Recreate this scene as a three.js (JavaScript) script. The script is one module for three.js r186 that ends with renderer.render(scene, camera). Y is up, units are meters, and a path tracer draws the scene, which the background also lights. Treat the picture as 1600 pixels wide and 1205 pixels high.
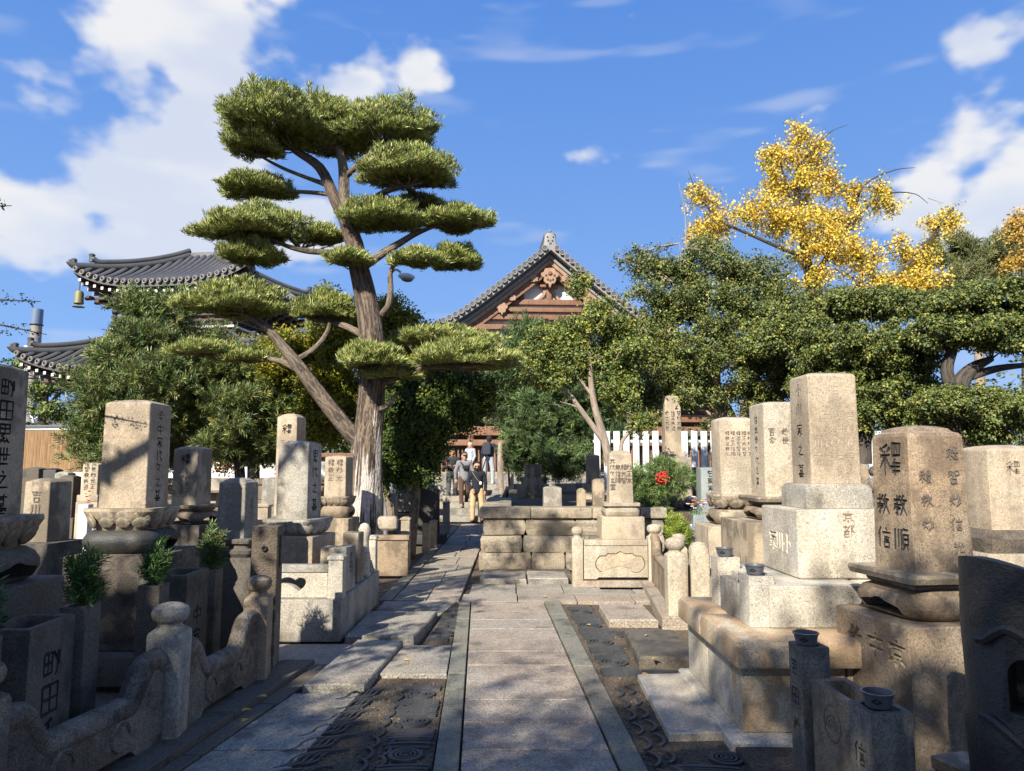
import * as THREE from 'three';
import { mergeGeometries, toCreasedNormals } from 'three/addons/utils/BufferGeometryUtils.js';
import { MarchingCubes } from 'three/addons/objects/MarchingCubes.js';
import { Brush, Evaluator, SUBTRACTION } from 'three-bvh-csg';

// ------------------------------------------------------------------ camera, sky, sun, exposure
const scene = new THREE.Scene();
const camera = new THREE.PerspectiveCamera(55.1, 1024 / 771, 0.1, 600);
camera.position.set(0, 1.6, 0);
camera.rotation.x = THREE.MathUtils.degToRad(6.3);

const SUN_AZ = THREE.MathUtils.degToRad(26), SUN_EL = THREE.MathUtils.degToRad(35);
const sunDir = new THREE.Vector3(-Math.sin(SUN_AZ) * Math.cos(SUN_EL), Math.sin(SUN_EL), Math.cos(SUN_AZ) * Math.cos(SUN_EL));
const sun = new THREE.DirectionalLight(new THREE.Color(1.0, 0.94, 0.83), 5);
sun.position.copy(sunDir).multiplyScalar(60).add(new THREE.Vector3(0, 0, -12));
sun.target.position.set(0, 0, -12);
sun.castShadow = true;
sun.shadow.mapSize.set(4096, 4096);
Object.assign(sun.shadow.camera, { left: -45, right: 45, top: 45, bottom: -45, near: 1, far: 160 });
sun.shadow.radius = 1;
scene.add(sun, sun.target);

const renderer = new THREE.WebGLRenderer({ antialias: true });
renderer.toneMapping = THREE.LinearToneMapping;
renderer.toneMappingExposure = 1.9;
renderer.shadowMap.enabled = true;

// ------------------------------------------------------------------ random numbers and noise
function rng(seed) {
  let s = seed | 0;
  return () => { s = (s + 0x6d2b79f5) | 0; let t = Math.imul(s ^ (s >>> 15), 1 | s); t = (t + Math.imul(t ^ (t >>> 7), 61 | t)) ^ t; return ((t ^ (t >>> 14)) >>> 0) / 4294967296; };
}
const clamp = THREE.MathUtils.clamp, lerp = THREE.MathUtils.lerp, sst = (x, a, b) => { const t = clamp((x - a) / (b - a), 0, 1); return t * t * (3 - 2 * t); };
function lattice(px, py, seed) {                       // tileable value noise over the unit square
  const r = rng(seed), a = new Float32Array(px * py);
  for (let i = 0; i < a.length; i++) a[i] = r();
  return (u, v) => {
    u = (u - Math.floor(u)) * px; v = (v - Math.floor(v)) * py;
    const i = Math.floor(u) % px, j = Math.floor(v) % py, i1 = (i + 1) % px, j1 = (j + 1) % py;
    let x = u - Math.floor(u), y = v - Math.floor(v); x = x * x * (3 - 2 * x); y = y * y * (3 - 2 * y);
    return lerp(lerp(a[j * px + i], a[j * px + i1], x), lerp(a[j1 * px + i], a[j1 * px + i1], x), y);
  };
}
function fbm(px, py, oct, seed) {
  const n = []; for (let k = 0; k < oct; k++) n.push(lattice(px << k, py << k, seed + k * 17));
  const tot = 2 - Math.pow(0.5, oct - 1);
  return (u, v) => { let s = 0, a = 1; for (const f of n) { s += a * f(u, v); a *= 0.5; } return s / tot; };
}

// ------------------------------------------------------------------ the sky: deep blue air with cumulus to the sides
{
  const AIR = .465, W = 4096, H = 2048, data = new Float32Array(W * H * 4);
  const n1 = fbm(20, 10, 5, 11), n2 = fbm(36, 36, 4, 77), n3 = fbm(12, 24, 4, 301), n4 = fbm(48, 72, 3, 401), warp = fbm(40, 24, 3, 500);
  // cloud masses: [azimuth deg right of north, elevation deg, half width, half height, weight]; the same kind of masses go on all round, with more added out of view to whiten the skylight
  const masses = [[-24.5, 31.5, 6.2, 9, 1.25], [-26, 20, 8.5, 6.5, 1.2], [-35, 17, 8, 3.8, 1.1], [-22, 24, 6.5, 6, 1.1], [-18.5, 18.5, 6, 4, .9], [-10.5, 27.6, 6.5, 3, .88], [-37, 31, 4, 5, .5],
    [33, 21, 7, 4.2, .95], [36, 17, 7, 5, 1.1], [29.5, 18.5, 6, 3.2, .82], [33.5, 27, 7, 3, .62], [38, 31, 5, 4, .72], [26, 30.5, 5, 2.2, .44], [13, 26.5, 7, 3, .34], [-3, 27, 6, 3.2, .38], [6, 24, 6, 3, .33], [14, 30.5, 8, 3, .36], [21, 24.5, 6, 2.4, .36]];
  const r = rng(9);
  for (let k = 0; k < 52; k++) masses.push([52 + 256 * r(), 10 + 40 * r(), 7 + 9 * r(), 3 + 5 * r(), .7 + .45 * r()]);
  const near = [];                                                     // the masses that can reach each column
  for (let col = 0; col < W; col++) { let az = ((col + 0.5) / W - 0.5) * 360 + 90; if (az > 180) az -= 360; near.push(masses.map((m) => { let d = az - m[0]; if (d > 180) d -= 360; if (d < -180) d += 360; return [d, ...m.slice(1)]; }).filter((m) => Math.abs(m[0]) < 2 * m[2] + 5)); }
  for (let row = 0; row < H; row++) {
    const el = ((row + 0.5) / H - 0.5) * 180, t = clamp(el, 0, 90) / 90, v = row / H;
    const k = Math.pow(1 - t, 3.2);
    const base = [lerp(.05, .40, k), lerp(.225, .68, k), lerp(.76, 1.18, k)];
    for (let col = 0; col < W; col++) {
      const o = (row * W + col) * 4, u = col / W;
      let a = 0;
      if (el > 2 && el < 62) {
        let m = 0;
        if (near[col].length) {
          const wx = (warp(u, v) - .5) * 9, wy = (warp(u + .37, v + .21) - .5) * 6;
          for (const [da, me, mw, mh, wt] of near[col]) {
            const y = (el + wy - me) / mh; if (y > 2 || y < -2) continue;
            const x = (da + wx) / mw, d = x * x + y * y;
            if (d < 4) m = Math.max(m, wt * Math.exp(-d * 0.75));
          }
        }
        if (m > .08) {
          const nz = n1(u * 3, v * 3) * .55 + n2(u * 3, v * 3) * .45;
          const dens = m + (nz - .5) * 1.5;
          a = sst(dens, .48, .80) * .97;
          a *= .72 + .28 * sst(n3(u * 3, v * 2), .28, .62);              // thin places let the blue through
        }
        a = Math.max(a, sst(n4(u, v * 1.6), .58, .9) * .26);
      }
      const cl = [1.0, 1.01, 1.03];
      for (let q = 0; q < 3; q++) data[o + q] = lerp(base[q], cl[q], a) * AIR;
      data[o + 3] = 1;
    }
  }
  const t = new THREE.DataTexture(data, W, H, THREE.RGBAFormat, THREE.FloatType);
  t.mapping = THREE.EquirectangularReflectionMapping; t.magFilter = THREE.LinearFilter; t.needsUpdate = true;
  scene.background = t; scene.environment = t;
}

// ------------------------------------------------------------------ textures and materials
const enc = (x) => { x = clamp(x, 0, 1); return 255 * (x <= 0.0031308 ? 12.92 * x : 1.055 * Math.pow(x, 1 / 2.4) - 0.055); };
function texture(N, M, fn, srgb = true) {
  const d = new Uint8Array(N * M * 4);
  for (let j = 0; j < M; j++) for (let i = 0; i < N; i++) {
    const c = fn((i + .5) / N, (j + .5) / M), o = (j * N + i) * 4;
    if (srgb) { d[o] = enc(c[0]); d[o + 1] = enc(c[1]); d[o + 2] = enc(c[2]); } else d[o] = d[o + 1] = d[o + 2] = clamp(c, 0, 1) * 255;
    d[o + 3] = 255;
  }
  const t = new THREE.DataTexture(d, N, M, THREE.RGBAFormat);
  t.magFilter = THREE.LinearFilter; t.minFilter = THREE.LinearMipmapLinearFilter; t.generateMipmaps = true;
  t.wrapS = t.wrapT = THREE.RepeatWrapping; if (srgb) t.colorSpace = THREE.SRGBColorSpace; t.needsUpdate = true;
  return t;
}
const PERIOD = 2;                                       // metres covered by one stone texture
const per = (t, p = PERIOD) => { t.repeat.set(1 / p, 1 / p); return t; };
const grainBump = per(texture(1024, 1024, (() => { const a = lattice(420, 420, 5), b = lattice(160, 160, 6), c = fbm(12, 12, 4, 8); return (u, v) => .45 * a(u, v) + .25 * b(u, v) + .3 * c(u, v); })(), false));
function granite(base, o = {}) {
  const { seed = 1, grain = .35, speck = .5, stain = [.05, .042, .034], amount = .35, streak = .5, moss, mossAmount = 0, rough = .85, bump = .004 } = o;
  base = [base[0] * .79, base[1] * .75, base[2] * .68]; const g = lattice(460, 460, seed), g2 = lattice(210, 210, seed + 1), bl = fbm(5, 5, 5, seed + 2), st = fbm(22, 3, 4, seed + 30), s2 = fbm(9, 9, 5, seed + 50), hue = fbm(4, 4, 3, seed + 70), fleck = fbm(48, 48, 3, seed + 90);
  const map = per(texture(1024, 1024, (u, v) => {
    let k = 1 + grain * (g(u, v) - .5) + grain * .8 * (g2(u, v) - .5) + .35 * (bl(u, v) - .5);
    if (g(u + .31, v + .17) > .80) k *= 1 - speck;
    const h = (hue(u, v) - .5) * .16;
    let c = [base[0] * k * (1 + h), base[1] * k, base[2] * k * (1 - h)];
    const s = amount * sst(s2(u, v) * .62 + st(u, v) * streak * .38 + fleck(u, v) * .22, .50, .74);
    c = c.map((x, i) => lerp(x, stain[i], s));
    if (moss) { const q = mossAmount * sst(bl(u + .5, v + .5) * .7 + fleck(u + .2, v) * .3, .5, .68); c = c.map((x, i) => lerp(x, moss[i] * k, q)); }
    return c;
  }));
  return new THREE.MeshStandardMaterial({ map, roughness: rough, bumpMap: grainBump, bumpScale: bump });
}
const M = {};
M.beige = granite([.52, .45, .355], { seed: 101, amount: .34, speck: .45, streak: 1.1 });
M.tan = granite([.45, .38, .285], { seed: 131, amount: .72, streak: 1.1, speck: .4, stain: [.09, .07, .05] });
M.cream = granite([.58, .515, .415], { seed: 161, amount: .28, streak: 1.1, speck: .6, grain: .5 });
M.grey = granite([.41, .39, .35], { seed: 191, amount: .45, streak: 1.1, speck: .55, grain: .5 });
M.pale = granite([.62, .59, .53], { seed: 221, amount: .3, stain: [.17, .14, .09], streak: 1.3, speck: .6, grain: .45 });
M.rust = granite([.60, .54, .44], { seed: 251, amount: .55, speck: .5, stain: [.36, .20, .075], streak: 1.5, grain: .5 });
M.brown = granite([.37, .295, .215], { seed: 281, amount: .6, streak: .9, speck: .55, grain: .5, stain: [.08, .055, .035] });
M.mid = granite([.27, .255, .225], { seed: 305, amount: .6, streak: 1.1, stain: [.05, .045, .04], grain: .6, speck: .5 });
M.dark = granite([.14, .122, .10], { seed: 311, amount: .8, stain: [.03, .027, .024], grain: .5 });
M.lichen = granite([.14, .115, .09], { seed: 341, amount: .9, stain: [.03, .026, .022], grain: .6, moss: [.30, .27, .21], mossAmount: .4, bump: .01 });
M.black = granite([.05, .048, .046], { seed: 371, amount: .5, stain: [.012, .012, .012], rough: .6 });
M.blue = granite([.28, .325, .335], { seed: 401, amount: .12, speck: .4, rough: .5 });
M.path = granite([.42, .37, .32], { seed: 431, amount: .6, stain: [.11, .09, .072], grain: .8, speck: .5, bump: .012 });
M.slab = granite([.39, .365, .32], { seed: 461, amount: .7, stain: [.085, .077, .065], grain: .8, speck: .55, bump: .01 });
M.strip = granite([.25, .245, .205], { seed: 491, amount: .95, stain: [.06, .056, .045], streak: .3, grain: .6, moss: [.20, .21, .165], mossAmount: .4, bump: .008 });
M.soil = granite([.135, .105, .075], { seed: 521, amount: .5, stain: [.05, .042, .033], grain: 1.1, speck: .6, rough: 1, bump: .012 });
M.rubble = granite([.44, .39, .31], { seed: 551, amount: .75, stain: [.06, .05, .04], grain: .6, speck: .5, bump: .012 });
const plain = (r, g, b, rough = .8, extra = {}) => new THREE.MeshStandardMaterial({ color: new THREE.Color(r, g, b), roughness: rough, bumpMap: grainBump, bumpScale: .002, ...extra });
M.ink = plain(.02, .018, .016, .9);
M.faint = plain(.22, .165, .105, .95);
M.faded = plain(.14, .11, .085, .95);
M.carved = plain(.48, .42, .33, .9);
M.tile = granite([.060, .064, .072], { seed: 581, amount: .5, stain: [.10, .095, .085], grain: .3, speck: .2, rough: .55 });
M.roof = granite([.105, .11, .12], { seed: 611, amount: .5, stain: [.05, .052, .056], grain: .2, speck: .2, rough: .5 });
M.roofPale = granite([.30, .30, .305], { seed: 641, amount: .3, stain: [.12, .12, .125], grain: .2, speck: .2, rough: .6 });
const woodTex = (base, seed) => (base = base.map((x) => x * .8)) && per(texture(512, 512, (() => { const a = fbm(90, 3, 3, seed), b = fbm(6, 4, 4, seed + 9); return (u, v) => { const k = .55 + .7 * a(u, v) + .35 * (b(u, v) - .5); return base.map((x) => x * k); }; })()), 1.2);
M.wood = new THREE.MeshStandardMaterial({ map: woodTex([.27, .135, .075], 700), roughness: .75 });
M.woodPale = new THREE.MeshStandardMaterial({ map: woodTex([.44, .28, .18], 720), roughness: .8 });
M.darkwood = new THREE.MeshStandardMaterial({ map: woodTex([.12, .082, .058], 740), roughness: .8 });
M.reed = new THREE.MeshStandardMaterial({ map: woodTex([.50, .31, .155], 760), roughness: .9 });
M.white = plain(.62, .61, .58, .8);
M.plaster = plain(.5, .48, .45, .9);
M.paint = plain(.60, .61, .62, .55);
M.metal = plain(.42, .44, .46, .4, { metalness: .8 });
M.darkmetal = plain(.06, .06, .065, .5, { metalness: .4 });
M.bowl = plain(.105, .11, .125, .4);
M.brass = plain(.20, .19, .09, .6, { metalness: .3 });
const barkTex = (a, b, seed) => (a = a.map((x) => x * .8)) && (b = b.map((x) => x * .8)) && per(texture(512, 1024, (() => { const n = fbm(26, 6, 5, seed), m = fbm(5, 7, 4, seed + 9), q = lattice(70, 24, seed + 30); return (u, v) => { const k = sst(n(u, v) * .7 + q(u, v) * .3, .3, .66) * .75 + .25 * m(u, v); return a.map((x, i) => lerp(b[i], x, k)); }; })()), 1);
const barkBump = per(texture(512, 1024, (() => { const n = fbm(26, 6, 5, 900), q = lattice(70, 24, 930); return (u, v) => n(u, v) * .7 + q(u, v) * .3; })(), false), 1);
M.bark = new THREE.MeshStandardMaterial({ map: barkTex([.27, .21, .15], [.05, .038, .03], 900), roughness: .95, bumpMap: barkBump, bumpScale: .03 });
M.barkGrey = new THREE.MeshStandardMaterial({ map: barkTex([.66, .6, .53], [.07, .045, .034], 900), roughness: .95, bumpMap: barkBump, bumpScale: .025 });
M.oldTrunk = new THREE.MeshStandardMaterial({ map: (() => {
  const n = fbm(40, 24, 4, 870), m = fbm(7, 20, 4, 880), s = fbm(64, 10, 3, 890), q = lattice(90, 160, 895);
  const t = texture(512, 2048, (u, v) => { const k = sst(n(u, v) * .7 + q(u, v) * .3, .3, .66), h = v * 8, bare = sst(s(u, v) * .75 + m(u, v) * .55 - .30 * Math.max(0, h - 1.5) - .1, .46, .60) * (h < 3.2 ? 1 : 0), brown = [.21, .155, .11].map((x, i) => lerp([.035, .025, .02][i], x, k * .8 + .2 * m(u, v))); return brown.map((x, i) => lerp(x, [.56, .50, .44][i] * (.7 + .5 * q(u, v)), bare * .92)); });
  t.repeat.set(.5, 1 / 8); return t; })(), roughness: .95, bumpMap: barkBump, bumpScale: .03 });
M.barkDark = new THREE.MeshStandardMaterial({ map: barkTex([.12, .10, .08], [.03, .025, .02], 960), roughness: .95 });
M.barkPale = new THREE.MeshStandardMaterial({ map: barkTex([.42, .34, .27], [.24, .18, .135], 980), roughness: .9 });

// ------------------------------------------------------------------ building helpers
const taken = new Map();
function numbered(name) { const n = taken.get(name) ?? 0; taken.set(name, n + 1); return n ? name + '_' + String(n).padStart(3, '0') : name; }
function thing(name, label, category, x = 0, D = 0, rot = 0, y = 0, group) {
  const o = new THREE.Group(); o.name = numbered(name); o.position.set(x, y, -D); o.rotation.y = rot;
  o.userData = { label, category }; if (group) o.userData.group = group;
  scene.add(o); return o;
}
function setting(name) { const o = new THREE.Group(); o.name = numbered(name); o.userData = { kind: 'structure' }; scene.add(o); return o; }
function put(name, geo, mat, parent, x = 0, y = 0, z = 0, ry = 0) {
  const m = new THREE.Mesh(geo, mat); m.name = name; m.position.set(x, y, z); m.rotation.y = ry; m.castShadow = m.receiveShadow = true;
  parent.add(m); return m;
}
function copyOf(o, x, D, rot, label, y = 0) {
  const c = o.clone(); c.name = numbered(o.name.replace(/_\d\d\d$/, '')); c.position.set(x, y, -D); c.rotation.y = rot; c.userData = { ...o.userData }; if (label) c.userData.label = label; scene.add(c); return c;
}
let uvShift = 0;
function boxUV(g, shift = true) {                       // uv in metres, from the face each triangle points to
  if (g.index) g = g.toNonIndexed();
  const p = g.attributes.position, uv = new Float32Array(p.count * 2), a = new THREE.Vector3(), b = new THREE.Vector3(), c = new THREE.Vector3();
  if (shift) uvShift += .371;
  const su = shift ? uvShift : 0, sv = shift ? uvShift * .617 : 0;
  for (let i = 0; i < p.count; i += 3) {
    a.fromBufferAttribute(p, i); b.fromBufferAttribute(p, i + 1); c.fromBufferAttribute(p, i + 2);
    const nx = Math.abs((b.y - a.y) * (c.z - a.z) - (b.z - a.z) * (c.y - a.y)), ny = Math.abs((b.z - a.z) * (c.x - a.x) - (b.x - a.x) * (c.z - a.z)), nz = Math.abs((b.x - a.x) * (c.y - a.y) - (b.y - a.y) * (c.x - a.x));
    [a, b, c].forEach((q, k) => { const o = (i + k) * 2; if (ny >= nx && ny >= nz) { uv[o] = q.x; uv[o + 1] = q.z; } else if (nx >= nz) { uv[o] = q.z; uv[o + 1] = q.y; } else { uv[o] = q.x; uv[o + 1] = q.y; } uv[o] += su; uv[o + 1] += sv; });
  }
  g.setAttribute('uv', new THREE.BufferAttribute(uv, 2));
  return g;
}
const fin = (g, crease = .55, shift = true) => boxUV(toCreasedNormals(g, crease), shift);
function rrect(w, d, r, seg) {
  r = Math.min(r, w / 2 - 1e-4, d / 2 - 1e-4); const out = [];
  for (const [sx, sz, a0] of [[1, 1, 0], [-1, 1, Math.PI / 2], [-1, -1, Math.PI], [1, -1, 1.5 * Math.PI]])
    for (let k = 0; k <= seg; k++) { const a = a0 + (k / seg) * Math.PI / 2; out.push([sx * (w / 2 - r) + r * Math.cos(a), sz * (d / 2 - r) + r * Math.sin(a)]); }
  return out;
}
// rings of [height, width, depth, corner radius, shift x, shift z], bottom to top, skinned and capped
function loft(rings, seg = 2, wob = 0, seed = 1) {
  const pos = [], idx = [], n = 4 * (seg + 1), r = rng(seed);
  for (const [y, w, d, rad = .01, sx = 0, sz = 0] of rings) for (const [x, z] of rrect(w, d, rad, seg)) pos.push(x + sx + (wob ? (r() - .5) * wob : 0), y + (wob ? (r() - .5) * wob : 0), z + sz + (wob ? (r() - .5) * wob : 0));
  for (let k = 0; k < rings.length - 1; k++) for (let i = 0; i < n; i++) { const a = k * n + i, b = k * n + (i + 1) % n, c = a + n, d = b + n; idx.push(a, c, b, b, c, d); }
  const cap = (k, up) => { const R = rings[k], c = pos.length / 3; pos.push(R[4] ?? 0, R[0], R[5] ?? 0); for (let i = 0; i < n; i++) { const a = k * n + i, b = k * n + (i + 1) % n; up ? idx.push(a, c, b) : idx.push(b, c, a); } };
  cap(0, false); cap(rings.length - 1, true);
  const g = new THREE.BufferGeometry(); g.setAttribute('position', new THREE.Float32BufferAttribute(pos, 3)); g.setIndex(idx);
  return g;
}
// a block with eased edges standing on y = 0
const blockRings = (w, h, d, b = .01, t = 1) => [[0, w - b, d - b, b], [b * .7, w, d, b], [h - b, w * t, d * t, b], [h - b * .3, w * t - b * .6, d * t - b * .6, b], [h, w * t - 2 * b, d * t - 2 * b, b]];
const block = (w, h, d, b = .01, t = 1) => fin(loft(blockRings(w, h, d, b, t)));
const cache = new Map(), once = (key, make) => { if (!cache.has(key)) cache.set(key, make()); return cache.get(key); };
function tube(pts, radii, sides = 8, curved = true) {    // a tapered limb through points
  const v = pts.map((p) => new THREE.Vector3(...p)); let P = v, R = radii;
  if (curved && v.length > 2) {
    const c = new THREE.CatmullRomCurve3(v, false, 'centripetal'), n = (v.length - 1) * 4; P = []; R = [];
    for (let i = 0; i <= n; i++) { const t = i / n, f = t * (v.length - 1), k = Math.min(Math.floor(f), v.length - 2); P.push(c.getPoint(t)); R.push(lerp(radii[k], radii[k + 1], f - k)); }
  }
  const pos = [], uv = [], idx = []; let n0 = new THREE.Vector3(1, 0, .3), len = 0; const T = new THREE.Vector3(), B = new THREE.Vector3();
  P.forEach((p, i) => {
    T.subVectors(P[Math.min(i + 1, P.length - 1)], P[Math.max(i - 1, 0)]).normalize();
    n0.addScaledVector(T, -n0.dot(T)).normalize(); B.crossVectors(T, n0); if (i) len += p.distanceTo(P[i - 1]);
    for (let k = 0; k <= sides; k++) { const a = k / sides * Math.PI * 2; const q = p.clone().addScaledVector(n0, Math.cos(a) * R[i]).addScaledVector(B, Math.sin(a) * R[i]); pos.push(q.x, q.y, q.z); uv.push(k / sides * Math.max(.25, Math.round(R[0] * 6.28 / .5) * .5), len); }
  });
  const w = sides + 1;
  for (let i = 0; i < P.length - 1; i++) for (let k = 0; k < sides; k++) { const a = i * w + k; idx.push(a, a + 1, a + w, a + 1, a + w + 1, a + w); }
  const e = pos.length / 3, L = P[P.length - 1]; pos.push(L.x, L.y, L.z); uv.push(.1, len); const b = (P.length - 1) * w; for (let k = 0; k < sides; k++) idx.push(b + k, b + k + 1, e);
  const g = new THREE.BufferGeometry(); g.setAttribute('position', new THREE.Float32BufferAttribute(pos, 3)); g.setAttribute('uv', new THREE.Float32BufferAttribute(uv, 2)); g.setIndex(idx); g.computeVertexNormals();
  return g;
}
const at3 = (g, x, y, z, ry = 0, rx = 0, rz = 0) => g.applyMatrix4(new THREE.Matrix4().compose(new THREE.Vector3(x, y, z), new THREE.Quaternion().setFromEuler(new THREE.Euler(rx, ry, rz)), new THREE.Vector3(1, 1, 1)));
const strip = (g) => { const q = g.index ? g.toNonIndexed() : g.clone(); for (const k of Object.keys(q.attributes)) if (!['position', 'normal', 'uv'].includes(k)) q.deleteAttribute(k); return q; };
const join = (list) => mergeGeometries(list.map(strip));
function slab(poly, top, thick, bev = .004) {            // a flat stone with the outline [x, D] ...
  const s = new THREE.Shape(poly.map(([x, D]) => new THREE.Vector2(x, D)));
  const g = new THREE.ExtrudeGeometry(s, { depth: thick - 2 * bev, bevelEnabled: true, bevelThickness: bev, bevelSize: bev, bevelOffset: -bev, bevelSegments: 1, curveSegments: 6 });
  g.applyMatrix4(new THREE.Matrix4().makeRotationX(-Math.PI / 2)); g.translate(0, top - thick + bev, 0);
  return fin(g, .5);
}

// ------------------------------------------------------------------ lettering: brush strokes on a ten by ten grid, x then y (downwards)
const KANJI = {
  町: '12-18,12-52-58,32-38,15-55,18-58,62-96-92,82-88-79', 田: '11-19,11-91-99,51-59,15-95,19-99', 氏: '71-22-28-56,25-85,52-57-89-97', 今: '51-14,51-94,34-64,26-76-48', 中: '13-16,13-93-96,16-96,51-59',
  累: '21-25,21-81-85,51-55,23-83,25-85,55-36-57-28,38-78-67,58-59,38-29,68-89', 世: '14-94,31-38-88,51-56,71-76,56-76', 之: '51-62,23-73-37,27-48-98', 墓: '12-92,31-33,71-73,33-36,33-73-76,35-75,36-76,17-97,47-18,67-98,38-78,57-59,29-89',
  家: '51-52,13-12-92-93,24-84,54-26,44-66-68-59,55-27,56-18,85-67,67-98', 代: '31-14,23-29,43-93,61-66-99-97,72-83', 々: '31-14,32-72-46,45-67', 釋: '41-22,12-23,52-43,14-54,33-39,34-17,34-57,61-64,61-91-94,71-74,81-84,64-94,66-96,57-97,75-79,68-98',
  小: '51-59-48,34-16,74-96', 川: '21-26-18,51-58,81-89', 石: '12-92,42-15,35-39,35-85-89,39-89', 原: '12-92,22-26-19,52-43,34-37,34-84-87,36-86,37-87,57-59,38-29,78-89', 元: '23-83,14-94,44-38-19,64-68-98-97',
  霊: '21-81,12-92-94,12-14,51-55,33-43,34-44,63-73,64-74,26-86,46-49,66-69,27-38,87-78,19-99', 妙: '31-15-48,41-18,14-54,71-76,63-54,83-95,96-59', 京: '51-52,13-93,34-36,34-74-76,36-76,57-59-48,37-18,77-98', 信: '31-14,23-29,61-72,43-93,55-85,56-86,57-59,57-87-89,59-89',
  光: '51-54,22-33,82-73,14-94,44-38-19,64-68-98-97', 教: '31-35,13-53,15-65,51-17,26-56-37-39-28,71-54,63-93,83-59,64-99', 順: '11-17-19,31-38,51-59,61-91,63-67,63-93-97,65-95,67-97,77-69,87-99', 智: '21-13,12-52,31-33-15,33-55,61-64,61-91-94,64-94,36-39,36-76-79,38-78,39-79',
  女: '41-26-79,71-18,14-94', 士: '14-94,51-59,29-89', 吉: '12-92,51-54,24-84,36-39,36-76-79,39-79', 良: '51-52,23-73-76,23-29-47,35-73,26-76,56-99,85-67', 正: '11-91,51-58,55-85,34-38,18-98', 道: '21-32,15-35-38-19,38-99,51-62,81-72,43-93,54-57,54-84-87,57-87', 仏: '31-14,23-29,61-48-88,75-99', 都: '12-52,31-36,15-65,61-18,25-29,25-55-59,27-57,29-59,71-79,71-91-74-96-75',
};
const NAMES = '妙光信智教順良正道元吉士女京仏'.split('');
function stroke(out, pts, width) {                     // a brushed ribbon, swelling at its start and thin at its end
  const P = pts.map(([x, y]) => new THREE.Vector2(x, y)), n = P.length, L = [], R = [];
  for (let i = 0; i < n; i++) {
    const d = new THREE.Vector2().subVectors(P[Math.min(i + 1, n - 1)], P[Math.max(i - 1, 0)]).normalize(), w = width * (i === 0 ? 1.15 : i === n - 1 ? .55 : 1) * .5;
    L.push([P[i].x - d.y * w, P[i].y + d.x * w]); R.push([P[i].x + d.y * w, P[i].y - d.x * w]);
  }
  for (let i = 0; i < n - 1; i++) out.push(L[i], R[i], R[i + 1], L[i], R[i + 1], L[i + 1]);
}
// columns of text centred on the origin, facing +z; size is the side of one character
function lettering(columns, size, { pitch = 1.12, gap = 1.3, weight = .105, jitter = .05, seed = 3 } = {}) {
  const tri = [], r = rng(seed);
  columns.forEach((col, ci) => {
    const cs = [...col], x0 = ((columns.length - 1) / 2 - ci) * size * gap, y0 = (cs.length - 1) / 2 * size * pitch;
    cs.forEach((ch, k) => {
      const def = KANJI[ch]; if (!def) return;
      const cx = x0 + (r() - .5) * size * .05, cy = y0 - k * size * pitch;
      for (const s of def.split(',')) stroke(tri, s.split('-').map((q) => [cx + (+q[0] - 5 + (r() - .5) * jitter * 6) / 9 * size, cy - (+q[1] - 5 + (r() - .5) * jitter * 6) / 9 * size]), size * weight);
    });
  });
  const pos = tri.flatMap(([x, y]) => [x, y, 0]), g = new THREE.BufferGeometry();
  g.setAttribute('position', new THREE.Float32BufferAttribute(pos, 3)); g.setAttribute('uv', new THREE.Float32BufferAttribute(tri.flat(), 2)); g.computeVertexNormals();
  return g;
}
// write on a face of a part: 'f' front (+z), 'r' (+x), 'l' (-x)
function write(part, face, columns, size, x, y, off, mat = M.ink, o = {}) {
  const t = o.tilt ?? 0, e = off + .0025, pitch = o.pitch ?? 1.12, gap = o.gap ?? 1.3; let m;
  const place = (g) => { g.rotateX(-t); g.translate(x, 0, 0); if (face === 'r') g.rotateY(Math.PI / 2); if (face === 'l') g.rotateY(-Math.PI / 2); m = put('character', g, mat, part, face === 'r' ? e : face === 'l' ? -e : 0, y, face === 'f' ? e : 0); };
  columns.forEach((col, ci) => { const cs = [...col], x0 = ((columns.length - 1) / 2 - ci) * size * gap, y0 = (cs.length - 1) / 2 * size * pitch; cs.forEach((ch, k) => place(lettering([ch], size, { ...o, seed: 3 + ci * 31 + k * 7 }).translate(x0, y0 - k * size * pitch, 0))); });
  return m;
}
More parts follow.
